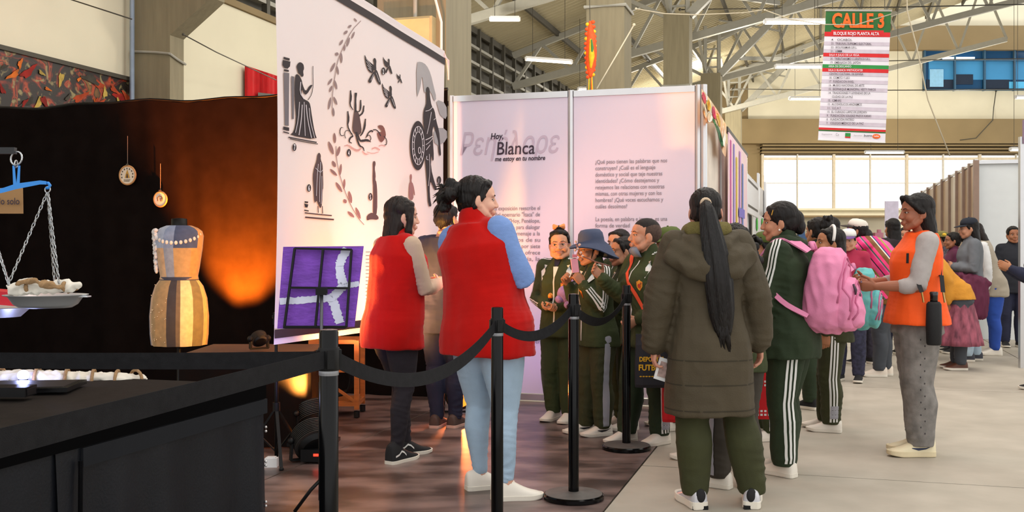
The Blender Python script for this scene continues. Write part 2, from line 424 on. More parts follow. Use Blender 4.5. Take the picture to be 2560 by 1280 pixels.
b = MB(); b.bar(su(PS + .1, -9.6, 2.5), su(PS + .1, -3.0, 2.5), .04); b.build('rail', M_alu, cu)
# tall wall behind the curtain line continues as the back of the boards
# ================================================================ mural and red cloth on the left wall
def wallpt(px, py, du=.03): return onp(px, py, su(0, WU + du), DV)
mu = thing('mural', 'long dark mural painting with red and orange swirls on the left wall', 'painting', wallpt(150, 260))
mm = bpy.data.materials.new('mural_paint'); mm.use_nodes = True
nt = mm.node_tree; N = nt.nodes; L = nt.links
tc = N.new('ShaderNodeTexCoord'); mp = N.new('ShaderNodeMapping'); mp.inputs['Scale'].default_value = (1, 1, 1.1); L.new(tc.outputs['Object'], mp.inputs[0])
n1 = N.new('ShaderNodeTexNoise'); n1.inputs['Scale'].default_value = 2.6; n1.inputs['Detail'].default_value = 3; n1.inputs['Distortion'].default_value = 2.2; L.new(mp.outputs[0], n1.inputs['Vector'])
n2 = N.new('ShaderNodeTexNoise'); n2.inputs['Scale'].default_value = 5.5; n2.inputs['Detail'].default_value = 4; n2.inputs['Distortion'].default_value = 1.6; L.new(mp.outputs[0], n2.inputs['Vector'])
r1 = N.new('ShaderNodeValToRGB'); cr = r1.color_ramp
for p, c in ((.0, '#1a1512'), (.50, '#221813'), (.56, '#6c2014'), (.61, '#b0441c'), (.65, '#2d2018'), (.72, '#8a5f2a'), (.80, '#201c17')):
    e = cr.elements.new(p); e.color = (*lin(c), 1)
cr.elements.remove(cr.elements[-1])
L.new(n1.outputs['Fac'], r1.inputs[0])
r2 = N.new('ShaderNodeValToRGB'); r2.color_ramp.elements[0].position = .56; r2.color_ramp.elements[1].position = .66
r2.color_ramp.elements[0].color = (0, 0, 0, 1); r2.color_ramp.elements[1].color = (1, 1, 1, 1)
L.new(n2.outputs['Fac'], r2.inputs[0])
mx = N.new('ShaderNodeMix'); mx.data_type = 'RGBA'; mx.inputs['B'].default_value = (*lin('#8f8256'), 1)
L.new(r2.outputs[0], mx.inputs['Factor']); L.new(r1.outputs[0], mx.inputs['A']); L.new(mx.outputs['Result'], N['Principled BSDF'].inputs['Base Color'])
a, c = wallpt(-60, 108), wallpt(329, 205)
b = MB(); b.loft([[V((a.x, a.y, 1.9)), V((c.x, c.y, 1.9)), V((c.x, c.y, 3.42)), V((a.x, a.y, 3.42))], [V((a.x - .02, a.y, 1.9)), V((c.x - .02, c.y, 1.9)), V((c.x - .02, c.y, 3.42)), V((a.x - .02, a.y, 3.42))]])
b.build('canvas', mm, mu)
b = MB(); b.bar((a.x, a.y, 3.44), (c.x, c.y, 3.44), .05); b.bar((c.x, c.y, 1.9), (c.x, c.y, 3.45), .05, up=(1, 0, 0)); b.build('frame', M_dark, mu)
# bold painted figures on the canvas (flat paint)
rng = random.Random(5)
for i in range(26):
    px = rng.uniform(5, 320); py0 = 125 + px * .24
    py = rng.uniform(py0 + 15, 262); r0 = rng.uniform(6, 16)
    ang = rng.uniform(-1.2, 1.2); pts = []
    for t in range(11):
        al = 6.283 * t / 11; rr = r0 * (1 + .35 * math.sin(3 * al + i))
        x, y = math.cos(al) * rr * .55, math.sin(al) * rr * 1.5
        pts.append(wallpt(px + x * math.cos(ang) - y * math.sin(ang), max(py0 + 6, py + x * math.sin(ang) + y * math.cos(ang)), .035 + .0004 * i))
    b = MB(); b.poly(pts); b.build('painted_shape', mat('mural_%d' % (i % 5), ('#a8401c', '#c9671f', '#8d1d14', '#b59a4a', '#3f3b33')[i % 5], .8, var=.35, vs=9), mu)
red = thing('red_cloth', 'bright red cloth banner hung on the cream wall behind the curtain', 'banner', wallpt(650, 200))
v, f = sheet(np.linspace(612, 740, 24), np.linspace(0, 1, 8), lambda px, t: onp(px, 163 + (px - 612) * .33 + t * 140, su(0, WU + .08 + .03 * math.sin(px * .5)), DV))
b = MB(); b.add(v, f); b.build('cloth', mat('red_cloth', '#c8161a', .8, var=.1), red, True)
b = MB(); b.poly([onp(x, y, su(0, WU + .13), DV) for x, y in ((645, 231), (690, 236), (690, 262), (645, 262))]); b.build('dark_patch', M_dark, red)

# ================================================================ projection-like cloth screen with Greek figures
SP0 = V((-.549, 8.5, 0)); SL = 2.78
def spos(a, z, off=0.):            # a = metres from the right edge towards the camera
    p = SP0 - DV * a
    t = max(0, (2.0 - z) / 2.0)
    w_ = .0035 * t * math.sin(a * 17 + .8 * math.sin(z * 3)) + .002 * math.sin(a * 6 + z * 2)
    return V((p.x, p.y, z)) + RV * (w_ + off)
ztop = lambda a: 2.875 + .035 * a - .10 * math.sin(math.pi * min(1, a / SL)) * .0
zbot = lambda a: .668 + .018 * a
sc = thing('printed_screen', 'large hanging white cloth screen printed with Greek figures', 'screen', spos(SL / 2, zbot(SL / 2)))
M_scr = mat('screen_cloth', '#ece6e8', .85, var=.01, vs=2)
nt = M_scr.node_tree; tl_ = nt.nodes.new('ShaderNodeBsdfTranslucent'); tl_.inputs[0].default_value = (.8, .77, .77, 1); mx_ = nt.nodes.new('ShaderNodeMixShader'); mx_.inputs[0].default_value = .3
nt.links.new(nt.nodes['Principled BSDF'].outputs[0], mx_.inputs[1]); nt.links.new(tl_.outputs[0], mx_.inputs[2]); nt.links.new(mx_.outputs[0], nt.nodes['Material Output'].inputs[0])
M_sk = mat('screen_ink', '#332b2c', .8, var=.03); M_sg = mat('screen_grey_ink', '#9c9797', .8, var=.03); M_sb = mat('screen_leaf_ink', '#8f7876', .8, var=.05)
def edge_a(a, z): return a
v = []; f = []; na, nz = 130, 26
for j in range(nz + 1):
    for i in range(na + 1):
        a = SL * i / na; t = j / nz
        z = zbot(a) + (ztop(a) - zbot(a)) * t
        aa = a - .035 * math.sin(math.pi * t) * (1 - 2 * a / SL) * -1
        v.append(spos(aa, z))
n = na + 1
f = [(j * n + i, (j + 1) * n + i, (j + 1) * n + i + 1, j * n + i + 1) for j in range(nz) for i in range(na)]
b = MB(); b.add(v, f); b.build('cloth', M_scr, sc, True)
def band(fz0, fz1, nm, off=.006):
    v = []; n = 60
    for i in range(n + 1):
        a = SL * i / n; v += [spos(a, fz0(a), off), spos(a, fz1(a), off)]
    q = MB(); q.add(v, [(2 * i, 2 * i + 1, 2 * i + 3, 2 * i + 2) for i in range(n)]); q.build(nm, M_sk, sc)
band(lambda a: ztop(a) - .115, lambda a: ztop(a) - .06, 'top_stripe'); band(lambda a: zbot(a) + .035, lambda a: zbot(a) + .085, 'bottom_stripe')
b = MB(); b.bar(spos(0, ztop(0) - .02) - RV * .02, spos(SL, ztop(SL) - .02) - RV * .02, .025); b.build('top_batten', M_dark, sc)
b = MB()
for i in range(4): b.tube([spos(0.02, ztop(0) - .02 - i * .01), spos(-.05 - i * .015, ztop(0) - .06), spos(-.09, ztop(0) - .16 - i * .02)], .008, 5)
b.build('tie_strings', mat('pink_string', '#e8c9c4', .8), sc)
def S(px, py, off=.005):
    h = onp(px, py, SP0, DV)
    a = (SP0 - V((h.x, h.y, 0))).dot(DV)
    return spos(a, h.z, off)
def chaikin(pl, closed=True):
    out = []
    n = len(pl)
    for i in range(n if closed else n - 1):
        a, c = pl[i], pl[(i + 1) % n]; out += [(a[0] * .75 + c[0] * .25, a[1] * .75 + c[1] * .25), (a[0] * .25 + c[0] * .75, a[1] * .25 + c[1] * .75)]
    return out if closed else [pl[0]] + out + [pl[-1]]
def spoly(nm, polys, m, off=.006, group=1, rnd=1):
    for g in range(0, len(polys), group):
        b = MB()
        for i, pl in enumerate(polys[g:g + group]):
            for _ in range(rnd): pl = chaikin(pl)
            b.poly([S(x, y, off + i * .0002) for x, y in pl])
        b.build(nm, m, sc)
def sstroke(nm, lines, m, off=.0065):
    for ln, wd in lines:
        b = MB()
        if isinstance(wd, (list, tuple)): wd = [wd[min(int(i / 2.0 / len(ln) * len(ln)), len(wd) - 1)] for i in range(2 * len(ln))]
        if len(ln) > 2 and len(ln) < 30: ln = chaikin(ln, False)
        n = len(ln); L_ = []
        for i, (x, y) in enumerate(ln):
            x0, y0 = ln[max(0, i - 1)]; x1, y1 = ln[min(n - 1, i + 1)]
            dx, dy = x1 - x0, y1 - y0; l = math.hypot(dx, dy) or 1
            ww = (wd[min(i, len(wd) - 1)] if isinstance(wd, (list, tuple)) else wd) / 2
            L_ += [S(x - dy / l * ww, y + dx / l * ww, off), S(x + dy / l * ww, y - dx / l * ww, off)]
        b.add(L_, [(2 * i, 2 * i + 1, 2 * i + 3, 2 * i + 2) for i in range(n - 1)]); b.build(nm, m, sc)
def leaf(x, y, l, w_, ang):
    c, s = math.cos(R(ang)), math.sin(R(ang))
    return [(x + (t * l) * c - q * w_ * s, y + (t * l) * s + q * w_ * c) for t, q in ((-.5, 0), (-.2, .45), (.15, .5), (.5, 0), (.15, -.5), (-.2, -.45))]
# laurel branches
lv = [(887, 50, 13, 4, 50), (873, 66, 12, 6, -40), (863, 81, 14, 7, -45), (881, 88, 22, 5, -68), (869, 105, 28, 6, -75), (852, 106, 18, 6, -60), (860, 119, 19, 5, -88), (841, 135, 10, 9, -60), (852, 145, 30, 6, 88), (831, 168, 30, 7, -65), (843, 176, 26, 5, 80), (824, 204, 22, 6, -58), (838, 212, 28, 6, 76), (826, 222, 20, 6, -70), (823, 258, 36, 6, -80), (837, 252, 26, 6, 68), (832, 280, 26, 6, 84)]
spoly('laurel_leaf', [leaf(*a) for a in lv], M_sb)
lv2 = [(835, 345, 30, 7, 86), (826, 370, 40, 9, 70), (844, 378, 30, 8, -75), (833, 410, 20, 8, 65), (832, 431, 28, 7, 45), (849, 424, 34, 6, -84), (845, 468, 34, 8, 58), (858, 460, 30, 6, -86), (860, 503, 13, 9, 60), (873, 493, 36, 9, 78), (875, 536, 26, 8, 42), (893, 533, 36, 8, 68)]
spoly('laurel_leaf', [leaf(*a) for a in lv2], mat('screen_leaf_rust', '#96706a', .8))
sstroke('laurel_stem', [([(900, 52), (878, 75), (858, 115), (843, 150), (836, 190), (830, 230), (829, 270)], 1.6), ([(838, 365), (839, 400), (846, 435), (858, 475), (875, 515), (895, 548), (908, 562)], 1.6)], M_sb)
# seated figure with columns
spoly('column_print', [[(706, 142), (721, 146), (721, 152), (706, 148)], [(704, 150), (723, 154), (722, 166), (716, 172), (708, 170), (703, 163)], [(707, 173), (719, 175), (719, 180), (707, 178)], [(705, 316), (720, 319), (720, 328), (705, 324)], [(705, 328), (720, 332), (720, 335), (705, 331)]], M_sk, rnd=0)
spoly('column_print', [[(706, 181), (720, 183), (719, 315), (709, 313)], [(725, 190), (733, 192), (732, 298), (727, 297)]], mat('screen_mid_ink', '#6d676a', .8), rnd=0)
spoly('figure_print', [[(742, 158), (748, 155), (756, 160), (758, 172), (755, 178), (757, 190), (752, 193), (747, 186), (743, 184), (741, 176), (738, 166)],
    [(737, 184), (745, 188), (752, 200), (754, 212), (762, 230), (772, 213), (780, 212), (778, 216), (764, 238), (757, 233), (751, 222), (752, 240), (758, 248), (770, 254), (774, 262), (778, 290), (785, 330), (792, 350), (720, 338), (732, 330), (738, 300), (735, 262), (733, 230), (734, 200)]], M_sk)
sstroke('figure_print', [([(752, 262), (750, 300), (744, 338)], 2), ([(762, 262), (766, 300), (776, 345)], 2), ([(745, 255), (742, 300), (735, 332)], 1.5), ([(770, 270), (772, 300), (784, 345)], 1.5), ([(757, 255), (758, 300), (760, 340)], 1.5), ([(748, 205), (746, 232), (757, 248)], 2)], mat('screen_light_line', '#cfc6c8', .8), .009)
sstroke('figure_print', [([(780, 165), (780, 190), (781, 212), (778, 235), (768, 250)], 1.5), ([(718, 343), (760, 351), (790, 356)], 3), ([(722, 347), (760, 355), (793, 360)], 2)], M_sk)
# standing figure bottom left
spoly('figure_print', [[(792, 385), (797, 381), (801, 388), (800, 398), (805, 410), (806, 430), (807, 470), (805, 475), (804, 510), (800, 522), (794, 512), (790, 500), (784, 510), (782, 470), (780, 440), (784, 418), (790, 402)]], mat('screen_brown_ink', '#5a4543', .8))
spoly('figure_print', [[(760, 503), (769, 504), (768, 508), (760, 507)], [(759, 509), (769, 511), (767, 519), (761, 518)], [(759, 524), (770, 526), (770, 529), (759, 527)]], M_sk, rnd=0)
sstroke('figure_print', [([(793, 515), (794, 532)], 2), ([(804, 515), (805, 534)], 2), ([(760, 532), (795, 536), (827, 539)], 3), ([(761, 543), (795, 546), (832, 549)], 4)], mat('screen_brown_ink', '#5a4543', .8))
# hydra, waves and boat
sstroke('hydra_print', [([(874, 226), (875, 245), (872, 262), (880, 275)], [3, 5, 3, 2]), ([(887, 232), (886, 250), (886, 268), (886, 280)], [6, 4, 5, 5]), ([(899, 250), (899, 268), (897, 278), (890, 280)], [3, 4, 3, 2]), ([(907, 264), (905, 282), (895, 290)], [3, 4, 4]), ([(867, 278), (869, 298), (866, 315), (874, 332), (880, 340)], [3, 5, 3, 3, 2]), ([(911, 297), (909, 318), (904, 332), (898, 340)], [3, 5, 4, 3]),
    ([(880, 340), (872, 345), (870, 355), (877, 358)], [4, 4, 3, 2]), ([(858, 338), (850, 340), (847, 330), (850, 318), (856, 320)], [1.5, 2, 2, 2, 1]), ([(878, 335), (868, 325), (860, 328), (859, 340), (862, 346)], 1.6), ([(888, 330), (890, 350), (897, 366), (905, 368), (908, 378)], [6, 4, 4, 3, 2]), ([(892, 335), (896, 352), (905, 352), (915, 350), (925, 355)], [3, 5, 6, 6, 2]), ([(912, 345), (918, 332), (926, 326), (930, 330)], [2, 3, 4, 4]), ([(914, 342), (920, 336), (926, 345), (922, 354)], 2), ([(930, 325), (938, 324), (945, 330), (950, 340)], 2.5), ([(958, 340), (966, 350), (965, 362), (960, 362)], 2)], M_sk)
spoly('hydra_print', [[(884, 272), (894, 280), (899, 305), (902, 330), (895, 338), (884, 336), (878, 325), (880, 300)]], mat('screen_brown_ink', '#5a4543', .8))
spoly('boat_print', [[(941, 316), (948, 312), (958, 315), (964, 335), (962, 345), (955, 355), (950, 355), (944, 345), (940, 330), (956, 330)]], mat('screen_rust_ink', '#7d4f47', .8))
sstroke('wave_print', [([(858, 365), (868, 362), (880, 372), (892, 377), (902, 370)], [2, 3, 4, 5, 2]), ([(903, 378), (912, 386), (920, 385)], [2, 3, 1]), ([(915, 380), (930, 384), (945, 380)], 1.5), ([(928, 372), (938, 368), (948, 375)], 3), ([(945, 365), (955, 362), (962, 366)], 2)], mat('screen_pink_ink', '#cf9d94', .8))
# birds
def bird(x, y, k):
    f = lambda pts: [(x + a * k, y + c * k) for a, c in pts]
    return [f([(-25, -30), (-18, -15), (-8, -6), (3, 2), (0, 8), (-2, 22), (-12, 18), (-19, 5), (-23, -12)]), f([(-2, -16), (3, -20), (7, -12), (6, 0), (7, 12), (3, 16), (-2, 10), (1, -4)]), f([(3, 12), (8, 12), (14, 28), (20, 50), (15, 52), (7, 40), (1, 22)]), f([(1, 14), (4, 20), (-4, 36), (-8, 48), (-16, 44), (-12, 34)])]
bp = []
for a in ((932, 163, .95), (973, 230, .82), (969, 157, .55), (998, 192, .32)): bp += bird(*a)
spoly('bird_print', bp, M_sk, group=4)
# warrior with shield
def ellp(cx, cy, rx, ry, n=26, a0=0, a1=360): return [(cx + rx * math.cos(R(a0 + (a1 - a0) * i / n)), cy + ry * math.sin(R(a0 + (a1 - a0) * i / n))) for i in range(n)]
spoly('helmet_print', [[(1039, 156), (1050, 154), (1064, 162), (1075, 185), (1082, 215), (1090, 245), (1084, 255), (1076, 230), (1066, 225), (1058, 235), (1055, 200), (1052, 190), (1050, 215), (1044, 235), (1040, 245)],
    [(1088, 248), (1115, 258), (1117, 300), (1100, 290), (1095, 275)], [(1080, 320), (1116, 320), (1117, 352), (1086, 368)]], M_sg, .0055)
spoly('shield_print', [ellp(1042, 364, 20, 62)], M_sk, .0075)
sstroke('shield_print', [(ellp(1042, 364, 15, 48, 40) + [(1057, 364)], 1.5), (ellp(1042, 364, 10.5, 34, 40) + [(1052.5, 364)], 1.2)] + [([(1042 + 10.5 * math.cos(R(a)), 364 + 34 * math.sin(R(a))), (1042 + 15 * math.cos(R(a)), 364 + 48 * math.sin(R(a)))], 1.6) for a in range(0, 360, 24)] + [(ellp(1045, 376, 3, 8, 14) + [(1048, 376)], 1.5)], mat('screen_light_line', '#cfc6c8', .8), .0105)
spoly('warrior_print', [[(1062, 222), (1066, 216), (1071, 222), (1072, 240), (1076, 265), (1084, 275), (1088, 300), (1096, 328), (1098, 352), (1100, 375), (1101, 388), (1097, 390), (1094, 374), (1095, 355), (1089, 335), (1082, 312), (1078, 330), (1080, 350), (1083, 395), (1080, 405), (1076, 385), (1075, 420), (1086, 460), (1091, 470), (1086, 478), (1074, 450), (1072, 470), (1074, 500), (1078, 516), (1069, 516), (1066, 470), (1062, 420), (1058, 380), (1058, 335), (1055, 300), (1056, 275), (1062, 262), (1063, 248)]], M_sk, .0085)
sstroke('warrior_print', [([(1060, 350), (1070, 346), (1079, 340)], 2), ([(1061, 362), (1070, 356), (1080, 344)], 1.4), ([(1062, 375), (1072, 362)], 1.4), ([(1060, 278), (1070, 276), (1078, 268)], 1.4), ([(1075, 280), (1070, 310), (1064, 335)], 1.3), ([(1070, 385), (1072, 430), (1068, 465)], 1.2), ([(1064, 390), (1062, 398), (1068, 400)], 1.5), ([(1081, 300), (1086, 296)], 1.3)], mat('screen_light_line', '#cfc6c8', .8), .011)
sstroke('drapery_line', [([(793, 410), (790, 440), (788, 490)], 1.3), ([(799, 405), (797, 440), (796, 505)], 1.3), ([(786, 420), (798, 432), (804, 425)], 1.3), ([(802, 440), (802, 480), (800, 510)], 1.2)], mat('screen_light_line', '#cfc6c8', .8), .0095)
# feather lines on the birds
for x, y, k in ((932, 163, .95), (973, 230, .82)):
    sstroke('feather_line', [([(x + a * k, y + b_ * k), (x + c_ * k, y + d_ * k)], .9) for a, b_, c_, d_ in ((-22, -18, -8, 2), (-21, -10, -8, 8), (-19, -1, -8, 12), (-16, 8, -7, 16), (5, 20, 14, 44), (-2, 24, -9, 40))], mat('screen_light_line', '#cfc6c8', .8), .0095)
# small standing figures
spoly('figure_print', [[(930, 404), (936, 402), (938, 410), (935, 420), (938, 438), (937, 450), (940, 455), (942, 480), (942, 530), (936, 545), (931, 542), (932, 470), (930, 445), (931, 425)], [(915, 538), (930, 530), (945, 540), (945, 550), (925, 548), (915, 552)]], mat('screen_brown_ink', '#5a4543', .8))
spoly('figure_print', [[(1022, 438), (1026, 434), (1028, 442), (1026, 454), (1031, 460), (1036, 488), (1033, 488), (1030, 475), (1032, 500), (1019, 500), (1020, 460), (1024, 453)]], mat('screen_pink_brown', '#a5706d', .8))
for s_, x, y in (('7', 733, 368), ('6', 770, 470), ('4', 869, 382), ('5', 924, 492), ('2', 956, 178), ('1', 1096, 450)):
    spoly('number_disc', [ellp(x, y, 5.2, 9.5, 20)], M_sk, .008)
    h = S(x - 2.5, y + 6.5, .0095); lettering('number', s_, h, DV, (0, 0, 1), .046, mat('screen_white_ink', '#f2ecec', .8), sc, bold=.02, off=.0, sx=.9)
# lower caption block on the right of the screen
for i in range(16): 
    sstroke('caption_line', [([(912, 630 + i * 9), (912 + 60 - (i * 7) % 25, 630 + i * 9)], 2.4)], M_sg)
# ================================================================ people: bodies, clothes, hair, shoes
Z3 = V((0, 0, 1))
def rings_mb(b, pts, radii, n=14, X=None, ex=None):
    """tapered limb through pts with round ends; radii may be (w, d) pairs"""
    P_ = [V(p) for p in pts]; rr = [(r, r) if not isinstance(r, (tuple, list)) else r for r in radii]
    d0 = (P_[1] - P_[0]).normalized(); d1 = (P_[-1] - P_[-2]).normalized()
    pre = [(P_[0] - d0 * min(rr[0]) * c, (rr[0][0] * s, rr[0][1] * s)) for c, s in ((.98, .2), (.8, .6), (.45, .89))]
    post = [(P_[-1] + d1 * min(rr[-1]) * c, (rr[-1][0] * s, rr[-1][1] * s)) for c, s in ((.45, .89), (.8, .6), (.98, .2))]
    seq = pre + list(zip(P_, rr)) + post
    rings = []; prev = V(X) if X is not None else None
    for i, (p, r) in enumerate(seq):
        t = (seq[min(i + 1, len(seq) - 1)][0] - seq[max(i - 1, 0)][0]).normalized()
        if prev is None: prev = (V((1, 0, 0)) if abs(t.x) < .9 else V((0, 1, 0)))
        x = (prev - t * prev.dot(t)).normalized(); prev = x; y = t.cross(x)
        rings.append([p + x * (r[0] * math.cos(6.28318 * k / n)) + y * (r[1] * math.sin(6.28318 * k / n)) for k in range(n)])
    b.loft(rings)
    return b

def remesh(b, vox, smooth=3):
    me = b.mesh('r'); o = bpy.data.objects.new('r', me)
    m = o.modifiers.new('r', 'REMESH'); m.mode = 'VOXEL'; m.voxel_size = vox; m.use_smooth_shade = True
    if smooth:
        m2 = o.modifiers.new('s', 'SMOOTH'); m2.factor = .5; m2.iterations = smooth
    out = evaluated(o)
    bpy.data.objects.remove(o); bpy.data.meshes.remove(me)
    return out
def getco(me):
    n = len(me.vertices); a = np.empty(n * 3); me.vertices.foreach_get('co', a); return a.reshape(-1, 3)
def getno(me):
    n = len(me.vertices); a = np.empty(n * 3); me.vertex_normals.foreach_get('vector', a); return a.reshape(-1, 3)
def setco(me, co): me.vertices.foreach_set('co', np.ascontiguousarray(co, dtype=np.float64).ravel()); me.update()
def wav(co, lam, seed, k=6):
    """smooth random noise in -1..1, lam = wavelengths per axis"""
    r = np.random.RandomState(seed); out = np.zeros(len(co))
    for _ in range(k):
        d = r.normal(size=3); d /= np.linalg.norm(d); d = d * 6.283 / np.array(lam)
        out += np.sin(co @ d + r.uniform(0, 6.283))
    return out / math.sqrt(k) * .8
def ridge(co, lam, seed): return 1 - 2 * np.abs(np.clip(wav(co, lam, seed), -1, 1))
def limb_folds(co, no, segs, amp, lam=.045, seed=0):
    """wrinkles round the limbs: segs = (p0, p1, w0, wmid, w1)"""
    best = np.full(len(co), 1e9); d = np.zeros(len(co)); rs = np.random.RandomState(seed)
    for p0, p1, w0, wm, w1 in segs:
        p0 = np.array(p0); p1 = np.array(p1); ax = p1 - p0; L = np.linalg.norm(ax); ax = ax / L
        rel = co - p0; t = rel @ ax; tc_ = np.clip(t, 0, L)
        rad = rel - np.outer(tc_, ax); dist = np.linalg.norm(rad, axis=1)
        u = tc_ / L; wgt = np.where(u < .5, w0 + (wm - w0) * u * 2, wm + (w1 - wm) * (u - .5) * 2)
        e1 = np.cross(ax, [.3, .9, .1]); e1 /= np.linalg.norm(e1); e2 = np.cross(ax, e1)
        ang = np.arctan2(rad @ e2, rad @ e1)
        ph = rs.uniform(0, 6.28, 4)
        def comp(l, m, p): return np.sin(t / l * 6.283 + m * ang + p)
        a_ = comp(lam, 1, ph[0]) + .8 * comp(lam * 1.45, -1, ph[1]) + .6 * comp(lam * .8, 2, ph[2]) + .8 * comp(lam * 2.3, -2, ph[3])
        m_ = .5 + .5 * (np.sin(2 * ang + ph[1]) * np.sin(t / .11 + ph[2]) + .5 * np.sin(ang + ph[3]))
        s = .9 - 1.7 * np.sqrt(np.tanh(a_ * .7) ** 2 + .06)
        val = amp * wgt * np.clip(m_, .05, 1.3) * s
        sel = dist < best
        best[sel] = dist[sel]; d[sel] = val[sel]
    return co + no * d[:, None]

def skel(H, kid=0, lean=0., side=0., head=(0, 0, 0), arms=None, feet=((.09, .0, 8), (.09, .0, 8)), hipdx=0., bw=1., hands=None, knee=(.0, .0), drop=0., twist=0.):
    S = dict(H=H, bw=bw, kid=kid)
    hh = H * (.152 if kid else .137); s = hh / .223; S['hs'] = s
    hipz = H * (.49 if kid else .51) - drop; S['hipz'] = hipz
    nbz = H - .240 * s
    up = (Matrix.Rotation(R(side), 3, 'Y') @ Matrix.Rotation(R(-lean), 3, 'X')) @ Z3
    S['up'] = up; pel = V((hipdx, 0, hipz)); S['pel'] = pel
    TL = nbz - hipz; S['TL'] = TL
    nb = pel + up * TL; S['nb'] = nb
    Rl = Matrix.Rotation(R(side), 3, 'Y') @ Matrix.Rotation(R(-lean), 3, 'X') @ Matrix.Rotation(R(twist), 3, 'Z')
    S['Rt'] = Rl
    S['Rh'] = Matrix.Rotation(R(head[0]), 3, 'Z') @ Matrix.Rotation(R(head[1]), 3, 'X') @ Matrix.Rotation(R(head[2]), 3, 'Y')
    S['hc'] = nb + Rl @ V((0, .006, .05)) * s + S['Rh'] @ V((0, .018, .077)) * s
    sw = H * (.090 if kid else .096)
    arms = arms or (((.12, 0, -1), (.05, .12, -1)),) * 2
    for i, sg in ((0, -1), (1, 1)):
        k = 'LR'[i]
        sh = nb + Rl @ V((sg * sw, -.004, -.034 * H)); S['sh' + k] = sh
        u, f = arms[i][0], arms[i][1]
        S['el' + k] = el = sh + (Rl @ V((u[0] * sg, u[1], u[2]))).normalized() * (.172 * H)
        S['wr' + k] = wr = el + (Rl @ V((f[0] * sg, f[1], f[2]))).normalized() * (.145 * H)
        S['fd' + k] = (wr - el).normalized()
        o, fw, toe = feet[i]
        S['hp' + k] = hp = pel + V((sg * .052 * H, 0, -.005 * H))
        S['an' + k] = an = V((sg * o, fw, .05 * H))
        mid = hp * .49 + an * .51
        S['kn' + k] = mid + V((sg * .004, .012 + knee[i], 0))
        S['toe' + k] = -sg * toe
    S['hands'] = hands or ({}, {})
    return S

TT = [(-.6, .108, .082, 0), (-.33, .106, .080, -.002), (-.12, .106, .080, -.008), (.06, .102, .076, -.006), (.27, .086, .064, 0), (.46, .087, .066, .005), (.64, .096, .074, .010), (.79, .098, .068, .004), (.89, .084, .054, -.004), (.965, .052, .042, -.008), (1.03, .038, .038, -.008)]
def torso_ring(S, q, ease=0., n=22, flare=1.):
    H = S['H']; T = TT
    q_ = min(max(q, T[0][0]), T[-1][0])
    for a, c in zip(T, T[1:]):
        if a[0] <= q_ <= c[0]: t = (q_ - a[0]) / (c[0] - a[0]); hw, hd, yo = [a[j] + (c[j] - a[j]) * t for j in (1, 2, 3)]; break
    if S['kid']: hw = hw * .96 + (.004 if .1 < q < .6 else 0); hd = hd * (1.02 if q < .7 else .95)
    bw = 1 + (S['bw'] - 1) * (1 if q < .85 else .3)
    hw = hw * H * bw * flare + ease; hd = hd * H * bw * flare + ease
    c = S['pel'] + (S['up'] * (q * S['TL']) if q > 0 else Z3 * (q * S['TL']))
    A = S['Rt'] if q > 0 else Matrix.Identity(3)
    X = A @ V((1, 0, 0)); Y = A @ V((0, 1, 0)); c = c + Y * (yo * H)
    e = 2.35; out = []
    for k in range(n):
        a = 6.28318 * k / n; ca, sa = math.cos(a), math.sin(a)
        out.append(c + X * (hw * math.copysign(abs(ca) ** (2 / e), ca)) + Y * (hd * math.copysign(abs(sa) ** (2 / e), sa)))
    return out

def person(label, px, Y, H, yaw, group=None, **k):
    x = (px - CX) / F * Y
    r = thing('person', label, 'person', (x, Y, 0), group, R(yaw)); OFF[r.name] = V((0, 0, 0))
    S = skel(H, **k); S['root'] = r; S['lod'] = 0 if Y < 8 else (1 if Y < 9.5 else 2)
    return S

def finish(me, name, m, parent, kind=None):
    me.materials.clear()
    for q in (m if isinstance(m, (list, tuple)) else [m]): me.materials.append(q)
    me.name = name; me.shade_smooth()
    o = link(name, me, parent, V((0, 0, 0)))
    return o

